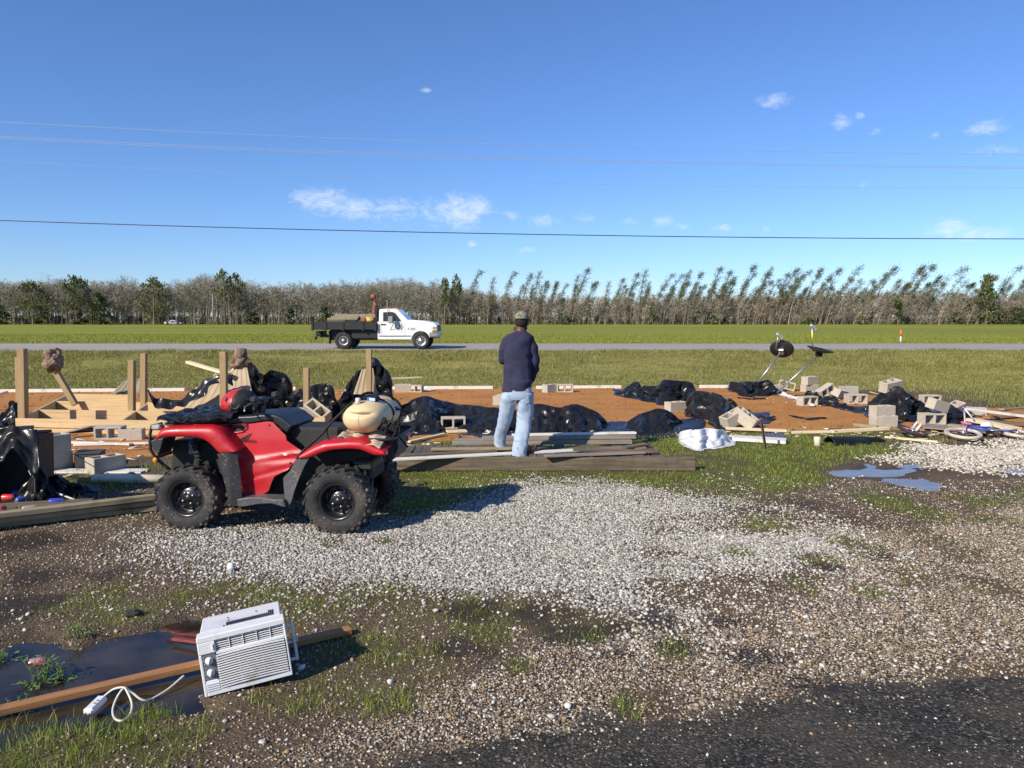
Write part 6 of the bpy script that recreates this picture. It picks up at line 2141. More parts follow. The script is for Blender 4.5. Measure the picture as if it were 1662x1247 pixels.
    mb = MB(); mb.grid(lambda u, v: (c0.x + .2145 * math.cos(R(8 + 42 * v)), c0.y + .34 + .16 * u, c0.z + .1545 * math.sin(R(8 + 42 * v))), 8, 8); mb.build('tank_label', mat('blue_tank_label', (.12, .20, .42), .5), tb)

    def hose(name, pts, r, m=M_BLK):
        P3 = [Q(a, b, y) for a, b, y in pts]
        sm = []
        for i in range(len(P3) - 1):
            p_, q_ = P3[max(i - 1, 0)], P3[min(i + 2, len(P3) - 1)]
            for k in range(6):
                u = k / 6
                sm.append(.5 * ((2 * P3[i]) + (P3[i + 1] - p_) * u + (2 * p_ - 5 * P3[i] + 4 * P3[i + 1] - q_) * u * u + (3 * P3[i] - p_ - 3 * P3[i + 1] + q_) * u ** 3))
        sm.append(P3[-1])
        mb = MB(); mb.tube(sm, r, 8); mb.build(name, m, s)
    hose('hose', [(1335, 62, -.10), (1290, 66, -.14), (1225, 108, -.28), (1150, 180, -.34), (1095, 235, -.36), (1050, 290, -.38), (990, 345, -.40), (930, 400, -.44), (912, 424, -.45)], .012)
    hose('hose', [(1180, 150, -.30), (1110, 215, -.33), (1078, 255, -.36), (1076, 300, -.38), (1092, 335, -.42)], .010)
    hose('hose', [(1355, 75, -.05), (1400, 62, .05), (1440, 90, .15), (1475, 150, .25), (1480, 200, .30)], .008)
    hose('spray_wand', [(1395, 118, -.05), (1440, 140, .02), (1492, 158, .12), (1540, 172, .2)], .010)
    hose('spray_wand', [(1380, 250, -.36), (1420, 270, -.34), (1470, 300, -.25), (1500, 330, -.2), (1530, 368, -.2)], .009)
    rg = random.Random(9)
    for k in range(10):
        x, y = rg.uniform(1395, 1480), rg.uniform(225, 330)
        hose('hose', [(x, y, -.30), (x + rg.uniform(-40, 40), y + rg.uniform(-30, 40), -.28), (x + rg.uniform(-40, 50), y + rg.uniform(10, 60), -.3)], rg.uniform(.006, .014))


build_atv()
# ------------------------------------------------------------------ the standing man
def build_person():
    Y0 = 9.55
    t = thing('person', 'man in camouflage cap, navy long-sleeved shirt and pale jeans seen from behind', 'person', (.09, Y0, .17))
    I = Matrix.Translation(-Vector((.09, Y0, .17)))
    SK = mat('dark_skin', (.125, .062, .038), .55, (.095, .045, .028), 8, spec=.4)
    SHIRT = mat('navy_jersey', (.036, .038, .075), .9, (.027, .028, .058), 5, .25, 50, spec=.2)
    JEAN = mat('pale_denim', (.37, .455, .57), .9, (.32, .405, .52), 5, .35, 60, spec=.2)
    BOOT = mat('brown_boot', (.16, .075, .038), .6, (.09, .042, .022), 8, .2, 60)
    BOOTT = mat('tan_boot', (.34, .19, .09), .6, (.24, .13, .06), 8, .2, 60)
    SOLE = mat('boot_sole', (.06, .04, .03), .8)

    def W(px, py, dy=0.0):
        return PY(px, py, Y0 + dy)
    # skinned body: skeleton as connected joints
    J = {'pelvis': (W(841, 622), .11), 'spine': (W(841, 590), .105), 'chest': (W(841, 560), .125), 'neck0': (W(844, 541, .01), .065), 'neck1': (W(845.5, 530, .02), .058), 'skull': (W(846.5, 518, .035), .085), 'crown': (W(847, 512, .035), .07),
         'shl': (W(819, 551, .0), .055), 'ell': (W(817, 586, .05), .042), 'wrl': (W(829, 553, .26), .032), 'pal': (W(835, 541, .25), .032),
         'shr': (W(863, 551, .0), .055), 'elr': (W(868.5, 590, .02), .042), 'wrr': (W(863, 615, .13), .032), 'par': (W(859, 624, .15), .034),
         'hipl': (W(829, 640), .085), 'kneel': (W(820, 686, .10), .062), 'ankl': (W(810, 722, .22), .040), 'toel': (W(806, 729, .42), .034),
         'hipr': (W(852, 640), .085), 'kneer': (W(851, 688, .01), .062), 'ankr': (W(845, 732, -.10), .040), 'toer': (W(862, 736, .06), .034)}
    ED = [('pelvis', 'spine'), ('spine', 'chest'), ('chest', 'neck0'), ('neck0', 'neck1'), ('neck1', 'skull'), ('skull', 'crown'), ('chest', 'shl'), ('shl', 'ell'), ('ell', 'wrl'), ('wrl', 'pal'), ('chest', 'shr'), ('shr', 'elr'), ('elr', 'wrr'), ('wrr', 'par'),
          ('pelvis', 'hipl'), ('hipl', 'kneel'), ('kneel', 'ankl'), ('ankl', 'toel'), ('pelvis', 'hipr'), ('hipr', 'kneer'), ('kneer', 'ankr'), ('ankr', 'toer')]
    # five fingers on each hand
    def fingers(root, d, up, tag_):
        d, up = d.normalized(), up.normalized()
        sd = d.cross(up).normalized()
        for k, (o, l) in enumerate(((-.030, .060), (-.011, .072), (.010, .068), (.029, .054))):
            p = J[root][0] + sd * o + d * .035
            prev = root
            for q in range(3):
                nm = f'{tag_}{k}{q}'
                J[nm] = (p + d * l * q / 2.2 - up * .018 * q * q * .5, .0095 - .001 * q)
                ED.append((prev, nm)); prev = nm
        J[tag_ + 't0'] = (J[root][0] - sd * .036 + d * .0, .011); J[tag_ + 't1'] = (J[root][0] - sd * .05 + d * .035, .0095)
        ED.append((root, tag_ + 't0')); ED.append((tag_ + 't0', tag_ + 't1'))
    fingers('pal', J['pal'][0] - J['wrl'][0], Vector((0, 1, 0)), 'fl')
    fingers('par', J['par'][0] - J['wrr'][0], Vector((1, 0, .3)), 'fr')
    names = list(J)
    me = bpy.data.meshes.new('body_skeleton')
    me.from_pydata([I @ J[n][0] for n in names], [(names.index(a), names.index(b)) for a, b in ED], [])
    o = bpy.data.objects.new('body_tmp', me); COL.objects.link(o)
    md = o.modifiers.new('skin', 'SKIN'); md.use_smooth_shade = True
    sv = me.skin_vertices[0].data
    for i, n in enumerate(names):
        r = J[n][1]
        sv[i].radius = (r, r)
        sv[i].use_root = (n == 'pelvis')
    ms = o.modifiers.new('sub', 'SUBSURF'); ms.levels = ms.render_levels = 2
    dg = bpy.context.evaluated_depsgraph_get()
    bme = bpy.data.meshes.new_from_object(o.evaluated_get(dg))
    bpy.data.objects.remove(o)
    bme.materials.clear(); bme.materials.append(SK)
    body = bpy.data.objects.new('body', bme); COL.objects.link(body); body.parent = t
    # head shape over the skinned skull: face turned away, ears, nose, chin in one mesh with features
    hc = I @ W(847, 521.5, .035)

    def hf(p):
        v = Vector((p.x * .93, p.y, p.z))
        if p.z < 0:
            v.x *= 1 - .22 * (-p.z) ** 1.5
            v.y = v.y * (1 - .10 * -p.z) + .10 * (-p.z)
        nose = math.exp(-((p.x / .16) ** 2 + ((p.z + .12) / .2) ** 2)) * max(0, p.y) ** 3
        chin = math.exp(-((p.x / .35) ** 2 + ((p.z + .82) / .2) ** 2)) * max(0, p.y)
        eye = sum(math.exp(-(((p.x - s * .36) / .14) ** 2 + ((p.z - .05) / .10) ** 2)) for s in (-1, 1)) * max(0, p.y)
        mouth = math.exp(-((p.x / .28) ** 2 + ((p.z + .5) / .05) ** 2)) * max(0, p.y)
        v.y += .20 * nose + .12 * chin - .09 * eye - .05 * mouth
        return v
    mb = MB(); mb.sphere(hc, (.080, .098, .118), 32, 26, fn=hf, M=None)
    Rt = Matrix.Translation(hc) @ Matrix.Rotation(R(-16), 4, 'Z') @ Matrix.Translation(-hc)
    hd = mb.build('head', SK, t, M=None); hd.data.transform(Rt)
    for s in (-1, 1):
        mb = MB(); mb.sphere(hc + Vector((s * .078, -.002, -.018)), (.012, .024, .034), 12, 10)
        e = mb.build('ear', SK, hd); e.data.transform(Rt)
    mb = MB(); mb.sphere(hc + Vector((0, -.006, -.012)), (.0825, .098, .085), 28, 18, fn=lambda p: Vector((p.x, min(p.y, .35), max(p.z, -.75))))
    hr = mb.build('hair', mat('cropped_hair', (.018, .014, .012), .9), hd); hr.data.transform(Rt)
    mb = MB(); mb.sphere(hc + Vector((0, .045, -.085)), (.058, .055, .045), 18, 12)
    br = mb.build('beard', mat('short_beard', (.02, .016, .014), .95), hd); br.data.transform(Rt)
    # cap
    m, nt, bb = new_mat('camouflage_cloth')
    tc = node(nt, 'ShaderNodeTexCoord')
    f = noise_n(nt, tc.outputs['Object'], 26, 2, .5, .6)
    c = ramp(nt, f, [(.36, (.075, .082, .052)), (.46, (.19, .195, .13)), (.55, (.30, .295, .22)), (.64, (.13, .105, .07))])
    nt.links.new(c, bb.inputs['Base Color']); bb.inputs['Roughness'].default_value = .9
    cc = hc + Vector((0, -.002, .036))

    def capf(p):
        z = max(p.z, -.10)
        return Vector((p.x * (1 if z > -.05 else 1.0), p.y, z * (1.0 if z > 0 else .6)))
    mb = MB(); mb.sphere(cc, (.089, .106, .088), 32, 22, fn=capf)
    mb.grid(lambda u, v: (cc.x + (.078 * (u * 2 - 1)) * (1 - .12 * v), cc.y + .075 + .10 * v * (1 - .35 * (u * 2 - 1) ** 2), cc.z + .004 - .022 * (u * 2 - 1) ** 2 - .02 * v), 14, 8)
    cp = mb.build('cap', m, t); cp.data.transform(Rt)
    md = cp.modifiers.new('s', 'SOLIDIFY'); md.thickness = .003
    mb = MB(); mb.tube([(cc.x + .085 * math.sin(a), cc.y - .1055 * math.cos(a) * 1.0, cc.z - .004) for a in [R(-62 + 124 * k / 14) for k in range(15)]], .007, 6)
    mb.tube([(cc.x + .034 * math.cos(a), cc.y - .104 + .012 * math.cos(a) ** 2, cc.z + .006 + .030 * math.sin(a)) for a in [PI * k / 14 for k in range(15)]], .003, 6)
    st = mb.build('cap_strap', mat('olive_strap', (.13, .125, .09), .8), cp); st.data.transform(Rt)

    # clothes
    def ring(cx, cy, cz, a, b, n=40, e=.86, fold=0.0, seed=0, tilt=(0, 0)):
        out = []
        for k in range(n):
            w = 2 * PI * k / n
            c_, s_ = math.cos(w), math.sin(w)
            x = math.copysign(abs(c_) ** e, c_) * a
            y = math.copysign(abs(s_) ** e, s_) * b
            q = Vector((cx + x, cy + y, cz))
            f = 1 + fold * (mnoise.noise(Vector((x * 9 + seed, y * 9, cz * 5))) + .6 * mnoise.noise(Vector((x * 16 + seed, y * 16, cz * 22 + x * 20))))
            out.append(I @ Vector((cx + x * f, cy + y * f, cz + tilt[0] * x + tilt[1] * y)))
        return out

    def loft(name, secs, m, parent, n=40, fold=.06, steps=5, cap0=False, cap1=False, seed=0, th=.004, tl=(0, 0)):
        # secs: (px, py, dy, halfwidth_px, halfdepth_m)
        S = [(*W(a, b, d), w / 130.6, h) for a, b, d, w, h in secs]
        rg = []
        for i in range(len(S) - 1):
            p0, p1, p2, p3 = S[max(i - 1, 0)], S[i], S[i + 1], S[min(i + 2, len(S) - 1)]
            for k in range(steps):
                u = k / steps
                c_ = [.5 * (2 * p1[j] + (p2[j] - p0[j]) * u + (2 * p0[j] - 5 * p1[j] + 4 * p2[j] - p3[j]) * u * u + (3 * p1[j] - p0[j] - 3 * p2[j] + p3[j]) * u ** 3) for j in range(5)]
                rg.append(ring(*c_, n=n, fold=fold, seed=seed, tilt=tl if i > len(S) - 4 else (0, 0)))
        rg.append(ring(*S[-1], n=n, fold=fold, seed=seed, tilt=tl))
        mb = MB(); mb.rings(rg, True, cap0, cap1, True)
        return mb.build(name, m, parent, solid=th)
    shirt = loft('shirt', [(845.5, 537.5, .012, 8.5, .068), (845, 539.5, .008, 11, .078), (843, 543, .0, 18, .10), (841.5, 548, .0, 24.0, .118), (840.5, 556, .0, 26.0, .130), (840, 572, .0, 25, .130), (840.5, 590, .0, 23.6, .125), (841, 606, .0, 23.4, .128), (840.5, 619, .0, 23.2, .135), (839.5, 628, .0, 22.8, .138), (839, 633.5, .0, 22.3, .136)], SHIRT, t, 48, .13, 7, seed=2, tl=(.10, 0))

    def sleeve(name, pts):
        P3 = [(I @ W(a, b, d), r) for a, b, d, r in pts]
        rg_p, rg_r = [], []
        for i in range(len(P3) - 1):
            for k in range(6):
                u = k / 6
                a, b = P3[i], P3[i + 1]
                p0, p3 = P3[max(i - 1, 0)][0], P3[min(i + 2, len(P3) - 1)][0]
                p = .5 * (2 * a[0] + (b[0] - p0) * u + (2 * p0 - 5 * a[0] + 4 * b[0] - p3) * u * u + (3 * a[0] - p0 - 3 * b[0] + p3) * u ** 3)
                rg_p.append(p); rg_r.append((a[1] * (1 - u) + b[1] * u) * (1 + .07 * math.sin((i + u) * 7.3)))
        rg_p.append(P3[-1][0]); rg_r.append(P3[-1][1])
        mb = MB(); mb.tube(rg_p, rg_r, 22, cap=False)
        mb.v = [tuple(Vector(v) * 1 + Vector((1, 1, .3)) * .010 * mnoise.noise(Vector(v) * 13)) for v in mb.v]
        return mb.build(name, SHIRT, shirt, solid=.004)
    sleeve('sleeve', [(851, 552, .0, .040), (859, 554.5, .0, .064), (864.5, 566, .0, .064), (867.5, 590, .02, .060), (866, 604, .09, .052), (862, 617, .13, .044)])
    sleeve('sleeve', [(831, 552, .0, .040), (823.5, 554.5, .0, .064), (819, 566, .01, .064), (817.8, 585, .07, .058), (821, 575, .18, .052), (828, 556, .26, .042)])
    jeans = loft('jeans', [(840.5, 622, .0, 21.5, .122), (840, 630, .0, 22.6, .130), (840, 636, .0, 23.6, .134), (840.5, 643, .0, 24.2, .132), (840.5, 648, .0, 24.0, .120)], JEAN, t, 48, .03, 5, seed=4, cap1=True)
    loft('trouser_leg', [(827.5, 637, .0, 12.2, .115), (826, 646, .0, 12.8, .118), (824, 660, .02, 12.0, .108), (820, 678, .07, 11.2, .098), (815.5, 695, .12, 10.8, .088), (812, 708, .17, 10.6, .084), (811, 718, .20, 9.6, .082), (812, 725, .21, 8.6, .080)], JEAN, jeans, 36, .17, 9, seed=7)
    loft('trouser_leg', [(853, 637, .0, 13.0, .115), (852.5, 646, .0, 13.6, .120), (852.5, 662, .0, 13.0, .112), (851.5, 682, .0, 12.8, .102), (848.5, 700, -.04, 11.8, .092), (845, 716, -.08, 11.4, .090), (843.5, 728, -.10, 11.8, .095), (843, 739.5, -.11, 11.4, .10)], JEAN, jeans, 36, .17, 9, seed=11)
    # back pockets and belt line
    for px in (830, 851):
        mb = MB(); mb.tube([I @ W(px + a, 641 + b, -.126 + .010 * b / 16) for a, b in ((-6.5, 0), (-6.5, 8), (-6, 13), (0, 16), (6, 13), (6.5, 8), (6.5, 0), (-6.5, 0))], .0035, 5)
        mb.build('back_pocket', JEAN, jeans)

    def boot(heel, toe, w, upper, back=.075):
        h, q = I @ P(*heel, .172) + Vector((0, back, 0)), I @ P(*toe, .172) + Vector((0, back, 0))
        d = (q - h); L = .30
        d.z = 0; d.normalize()
        M = Matrix.Translation(h) @ Matrix.Rotation(math.atan2(d.y, d.x), 4, 'Z')
        prof = [(-.035, .052, .10), (.0, .054, .11), (.06, .052, .115), (.12, .050, .095), (.18, .054, .075), (.23, .050, .066), (.265, .034, .05)]
        rg = []
        for x, hw, hh in prof:
            rg.append([(x, hw * math.copysign(abs(math.cos(a)) ** .7, math.cos(a)), .022 + hh * .5 + hh * .5 * math.copysign(abs(math.sin(a)) ** .7, math.sin(a))) for a in [2 * PI * k / 20 for k in range(20)]])
        mb = MB(); mb.rings(rg, True, True, True, True, M=M)
        mb.tube([(.02, 0, .08), (.014, 0, .13), (.010, 0, .18)], [.054, .048, .048], 18, M=M)
        b = mb.build('boot', upper, t)
        mb = MB(); mb.prism([(-.045, -.05), (.03, -.056), (.17, -.058), (.25, -.045), (.282, 0), (.25, .045), (.17, .058), (.03, .056), (-.045, .05)], .0, .026, 'XY', M=M)
        mb.build('sole', SOLE, b, bevel=.004)
    boot((809, 733), (806, 723), 1, BOOTT)
    boot((841, 741), (864, 738.5), 1, BOOT, .115)


build_person()
# ------------------------------------------------------------------ white flatbed truck on the road
def build_truck():
    Y0 = 36.9
    zg = gz1(0, 37.2) + .03
    ox = PY(480 + 900 / 6.392, 560, Y0).x
    t = thing('flatbed_truck', 'white pickup truck with a black flatbed carrying planks, stopped on the road', 'truck', (ox, Y0, zg))
    k = Y0 / FPX / 6.392
    zb = 638                                     # tyre contact in the enlargement

    def Z(a, b):
        return ((a - 900) * k, (zb - b) * k)
    WHT = mat('truck_white', (.80, .80, .79), .35, (.74, .74, .73), 3, coat=.4, dirt=(.55, .52, .47), dirt_lo=.66, dirt_hi=.95)
    BLK = mat('flatbed_black', (.020, .020, .022), .55, (.012, .012, .014), 4, dirt=(.045, .04, .035), dirt_lo=.6, dirt_hi=.9)
    GLS = mat('truck_glass', (.03, .04, .045), .06, (.02, .026, .03), 4)
    CHR = mat('chrome', (.62, .61, .60), .34, metal=.9)
    GRY = mat('truck_grey', (.30, .31, .33), .5)
    RUS = mat('crane_orange', (.34, .105, .045), .8, (.20, .06, .03), 5)
    TYR = mat('truck_tyre', (.025, .025, .026), .85, dirt=(.08, .07, .06), dirt_lo=.5, dirt_hi=.8)
    Wd = 2.0

    def arc(cx, cz, r, a0, a1, n=10):
        return [(cx + r * math.cos(R(a0 + (a1 - a0) * i / n)), cz + r * math.sin(R(a0 + (a1 - a0) * i / n))) for i in range(n + 1)]
    fc = Z(1298, 548)
    rr = 95 * k
    lower = [Z(851, 540), Z(851, 352), Z(1105, 352), Z(1172, 334), Z(1330, 344), Z(1432, 364), Z(1466, 392), Z(1468, 455), Z(1400, 470)] + arc(fc[0], fc[1], rr, 15, 172) + [Z(1192, 540)]
    mb = MB(); mb.prism(lower, 0, Wd); body = mb.build('cab_body', WHT, t, bevel=.05, seg=3)
    roof = [Z(858, 353), Z(866, 232), Z(884, 222), Z(1035, 220), Z(1062, 232), Z(1170, 336), Z(1105, 353)]
    mb = MB(); mb.prism(roof, .10, Wd - .10); cab = mb.build('cab_roof', WHT, t, bevel=.05, seg=3)
    win = [Z(906, 350), Z(908, 256), Z(1000, 252), Z(1036, 266), Z(1098, 350)]
    for y, s in ((.10, -1), (Wd - .10, 1)):
        mb = MB(); mb.prism(win, y + s * .004, y - s * .02); w = mb.build('side_window', GLS, t)
        mb = MB(); mb.prism([Z(898, 356), Z(900, 248), Z(1006, 244), Z(1044, 260), Z(1110, 356), Z(1098, 350), Z(1036, 266), Z(1000, 252), Z(908, 256), Z(906, 350)], y + s * .008, y); mb.build('window_frame', WHT, w)
    a, b = Z(1060, 240), Z(1160, 330)
    mb = MB(); mb.add([(a[0] + .015, .18, a[1]), (a[0] + .015, Wd - .18, a[1]), (b[0] + .02, Wd - .12, b[1]), (b[0] + .02, .12, b[1])], [(0, 1, 2, 3)]); mb.build('windscreen', GLS, t, solid=.02)
    door = [Z(893, 505), Z(893, 352), Z(1132, 352), Z(1132, 505)]
    mb = MB(); q = [Z(892, 353), Z(892, 500), Z(900, 508), Z(1126, 508), Z(1133, 500), Z(1133, 353)]
    mb.tube([(x, -.002, z) for x, z in q], .006, 5); d = mb.build('door', GRY, t); d['label'] = 'cab door outlined by its dark gap'
    mb = MB(); p = Z(912, 382); mb.box((p[0], -.02, p[1]), (.24, .03, .05), ch=.01); mb.build('handle', BLK, d)
    mb = MB(); p0, p1 = Z(862, 500), Z(1195, 506); mb.box(((p0[0] + p1[0]) / 2, -.012, p0[1]), (p1[0] - p0[0], .03, .05), ch=.01); mb.build('side_moulding', GRY, t)
    # door decal: dark line drawing with a pale star
    INK = mat('decal_ink', (.12, .12, .15), .6)
    mb = MB()
    for (a, b) in (((984, 440), (1022, 360)), ((1022, 360), (1064, 442)), ((984, 440), (1085, 420)), ((1064, 442), (1100, 385)), ((1060, 362), (1104, 430)), ((1030, 362), (1092, 410))):
        pa, pb = Z(*a), Z(*b); mb.tube([(pa[0], -.004, pa[1]), (pb[0], -.004, pb[1])], .012, 5)
    mb.build('decal_lines', INK, d)
    st = []
    for i in range(16):
        r_ = (.19 if i % 2 == 0 else .09) * (1.4 if i in (4, 12) else 1)
        st.append((Z(1098, 410)[0] + r_ * .6 * math.cos(2 * PI * i / 16), Z(1098, 410)[1] + r_ * math.sin(2 * PI * i / 16)))
    mb = MB(); mb.prism(st, -.008, .0); mb.build('decal_star', mat('decal_lilac', (.36, .35, .48), .6), d)
    c = Z(1202, 430)
    text_mesh('lettering', 'F-350', .16, BLK, body, .004, lambda v: Vector((c[0] + v.x, -.004 - v.z, c[1] + v.y)))
    # mirror, lamps, bumper, grille
    p = Z(998, 333)
    mb = MB(); mb.box((p[0], -.28, p[1]), (.22, .12, .34), ch=.03); mb.tube([(p[0] + .05, -.24, p[1] - .05), (p[0] + .08, .08, p[1] - .12)], .025, 6); mb.build('mirror', GRY, t)
    mb = MB(); mb.box((p[0], Wd + .28, p[1]), (.22, .12, .34), ch=.03); mb.tube([(p[0] + .05, Wd + .24, p[1] - .05), (p[0] + .08, Wd - .08, p[1] - .12)], .025, 6); mb.build('mirror', GRY, t)
    p0, p1 = Z(1412, 395), Z(1468, 455)
    for y in (-.006, Wd - .32):
        mb = MB(); mb.box(((p0[0] + p1[0]) / 2 + .02, y + .16, (p0[1] + p1[1]) / 2 + .03), (p1[0] - p0[0], .33, (p0[1] - p1[1]) * .62), ch=.03); mb.build('headlight', mat('headlamp_glass', (.30, .31, .32), .15, coat=.5), t)
        mb = MB(); mb.box(((p0[0] + p1[0]) / 2 + .02, y + .16, p1[1] + .03), (p1[0] - p0[0] + .01, .34, .10), ch=.02); mb.build('indicator', mat('amber_lens', (.42, .20, .04), .25), t)
    p0, p1 = Z(1380, 468), Z(1484, 518)
    mb = MB(); mb.box(((p0[0] + p1[0]) / 2, Wd / 2, (p0[1] + p1[1]) / 2 + .04), (p1[0] - p0[0], Wd + .06, .26), ch=.06); mb.build('bumper', CHR, t)
    p = Z(1440, 525); mb = MB(); mb.box((p[0], Wd / 2, p[1] + .04), (.20, Wd - .3, .12), ch=.03); mb.build('air_dam', GRY, t)
    mb = MB(); p = Z(1469, 420); mb.box((p[0], Wd / 2, p[1]), (.04, Wd - .75, .30), ch=.01); mb.build('grille', BLK, t)
    # chassis and bed
    p0, p1 = Z(345, 438), Z(1180, 545)
    mb = MB(); mb.box(((p0[0] + p1[0]) / 2, Wd / 2, (p0[1] + p1[1]) / 2), (p1[0] - p0[0], Wd - .5, p0[1] - p1[1]), ch=.03); mb.build('chassis', BLK, t)
    p0, p1 = Z(575, 438), Z(848, 530)
    mb = MB(); mb.box(((p0[0] + p1[0]) / 2, Wd / 2, (p0[1] + p1[1]) / 2), (p1[0] - p0[0], Wd - .16, p0[1] - p1[1]), ch=.03); mb.build('under_box', BLK, t)
    p0, p1 = Z(180, 356), Z(842, 436)
    L, H = p1[0] - p0[0], p0[1] - p1[1]
    xm = (p0[0] + p1[0]) / 2
    mb = MB(); mb.box((xm, Wd / 2, p1[1] + .10), (L, Wd + .2, .12), ch=.02); bed = mb.build('flatbed', BLK, t)
    for y in (-.10, Wd + .10):
        mb = MB(); mb.box((xm, y, (p0[1] + p1[1]) / 2), (L, .06, H), ch=.012); sd = mb.build('side_board', BLK, t)
        for a in (185, 322, 500, 705, 836):
            x = Z(a, 0)[0]
            mb = MB(); mb.box((x, y - .045 if y < 0 else y + .045, (p0[1] + p1[1]) / 2 - .02), (.10, .04, H + .06), ch=.01); mb.build('stake', BLK, sd)
    mb = MB(); mb.box((p0[0] + .03, Wd / 2, (p0[1] + p1[1]) / 2), (.06, Wd + .1, H - .01), ch=.012); mb.build('tailboard', BLK, t)
    q0, q1 = Z(826, 185), Z(850, 465)
    mb = MB(); mb.box(((q0[0] + q1[0]) / 2, Wd / 2, (Z(0, 230)[1] + q1[1]) / 2), (.10, Wd - .1, Z(0, 230)[1] - q1[1]), ch=.02)
    mb.box(((q0[0] + q1[0]) / 2, .12, (q0[1] + q1[1]) / 2), (.12, .16, q0[1] - q1[1]), ch=.02); mb.build('headboard', BLK, t)
    c0 = Z(800, 258); c1 = Z(808, 160); c2 = Z(798, 100)
    mb = MB(); mb.tube([(c0[0], .45, c0[1] - .3), (c0[0], .45, c0[1]), (c1[0], .45, c1[1]), (c2[0], .42, c2[1])], [.08, .09, .08, .07], 10)
    mb.sphere((c2[0], .42, c2[1] + .03), (.14, .13, .15), 14, 10); mb.box((c1[0] + .03, .45, c1[1] - .15), (.16, .2, .3), ch=.03); mb.build('crane', RUS, t)
    c2 = Z(782, 122); mb = MB(); mb.box((c2[0], .36, c2[1]), (.12, .12, .12), ch=.03); mb.build('crane_hook', BLK, t)
    # wheels
    def wheel(cx, cz, r, y0, w, rim, rimr, name='wheel', inset=.06):
        mb = MB(); mb.lathe([(rimr, y0 + .03), (rimr + .03, y0), (r - .05, y0), (r, y0 + .05), (r, y0 + w - .05), (r - .05, y0 + w), (rimr, y0 + w - .03)], 40, 'Y', (cx, 0, cz), False, False)
        wv = mb.build(name, TYR, t)
        mb = MB(); mb.lathe([(rimr + .01, y0 + .02), (rimr - .03, y0 + .025), (rimr - .06, y0 + inset), (rimr * .55, y0 + inset * .9), (.10, y0 + inset * .3), (.09, y0 - .01), (.001, y0 - .015)], 32, 'Y', (cx, 0, cz), False)
        rm = mb.build('rim', rim, wv)
        for i in range(8):
            a = 2 * PI * i / 8
            mb = MB(); mb.lathe([(.03, y0 + inset * .8), (.035, y0 + inset * .60), (.001, y0 + inset * .598)], 8, 'Y', (cx + rimr * .72 * math.cos(a), 0, cz + rimr * .72 * math.sin(a)))
            mb.build('hub_hole', BLK, rm)
    STL = mat('truck_rim', (.48, .48, .48), .4, metal=.7)
    r1, r2 = 90 * k, 87 * k
    rc = Z(495, 548)
    for y in (-.02, Wd - .26):
        wheel(rc[0], r1, r1, y, .28, STL, r1 * .52, inset=.16)
        wheel(fc[0], r2, r2, y, .28, CHR, r2 * .58, inset=.05)
    mb = MB(); mb.lathe([(r1 * .5, .36), (r1 - .04, .36), (r1, .40), (r1, .60), (r1 - .04, .64), (r1 * .5, .64)], 32, 'Y', (rc[0] + .06, 0, r1)); mb.build('wheel', TYR, t)
    for y in (.1, Wd - .4):
        p = Z(345, 515); mb = MB(); mb.box((p[0], y + .15, p[1]), (.04, .35, .62), ch=.005); f = mb.build('mudflap', BLK, t)
        p = Z(345, 560); mb = MB(); mb.box((p[0] - .022, y + .10, p[1]), (.012, .16, .24)); mb.build('flap_plate', mat('flap_white', (.55, .54, .5), .5), f)
    p = Z(215, 490)
    mb = MB(); mb.box((p[0], Wd / 2, p[1] + .05), (.28, 1.2, .24), ch=.03); mb.tube([(p[0] - .1, .5, p[1]), (p[0] - .14, .5, p[1] - .25)], .05, 8); mb.tube([(Z(178, 525)[0], .4, Z(178, 525)[1]), (p[0], .4, p[1])], .04, 8); mb.box((Z(280, 505)[0], Wd / 2, Z(280, 505)[1]), (.5, 1.0, .12), ch=.02); mb.build('hitch', BLK, t)
    # roof lights, aerial, exhaust
    for a in (935, 1010):
        p = Z(a, 215); mb = MB(); mb.box((p[0], .5, p[1]), (.16, .10, .07), ch=.02); mb.box((p[0], 1.4, p[1]), (.16, .10, .07), ch=.02); mb.build('marker_lamp', mat('roof_amber', (.55, .20, .05), .4), t)
    mb = MB(); p = Z(954, 340); q = Z(954, 125); mb.tube([(p[0], .02, p[1]), (q[0], .02, q[1])], .014, 5); mb.build('aerial', GRY, t)
    # load
    T = Vector((ox, Y0, zg))
    rg = random.Random(3)
    LG = 'planks loaded on the flatbed truck'
    for i, (a0, a1, b, m, l, y) in enumerate(((396, 820, 283, W_OLIVE, 'topmost long olive plank on the flatbed', .5), (366, 650, 302, W_STACK, 'grey plank below the topmost one on the flatbed', .3), (640, 815, 300, W_STACK, 'grey board near the headboard on the flatbed', .45), (332, 640, 322, W_OLIVE, 'olive plank in the middle of the flatbed load', .2), (328, 516, 340, W_GREY, 'grey plank nearest the tailboard on the flatbed', .15), (524, 625, 340, M_BLKP, 'dark box-like board in the flatbed load', .15))):
        p0, p1 = Z(a0, b), Z(a1, b)
        for j in range(1):
            board(T + Vector((p0[0], y + .2, p0[1] - .06)), T + Vector((p1[0], y + .24, p1[1] - .06)), .9, .10, m, l, 'plank', LG, 'plank')
    p = Z(760, 340)
    mb = MB(); mb.sphere((p[0], .25, p[1]), (.26, .22, .16), 16, 10, fn=lambda q: q * (1 + .25 * mnoise.noise(q * 3)))
    tag(mb.build('chainsaw_bag', mat('yellow_bag', (.60, .42, .06), .6), None, tuple(T)), 'yellow and brown sack in the corner of the flatbed', 'sack')
    p = Z(715, 342)
    mb = MB(); mb.sphere((p[0], .22, p[1]), (.20, .2, .13), 16, 10, fn=lambda q: q * (1 + .3 * mnoise.noise(q * 3)))
    tag(mb.build('sack', mat('rust_sack', (.22, .08, .05), .8), None, tuple(T)), 'rusty red bundle beside the yellow sack on the flatbed', 'sack')


build_truck()


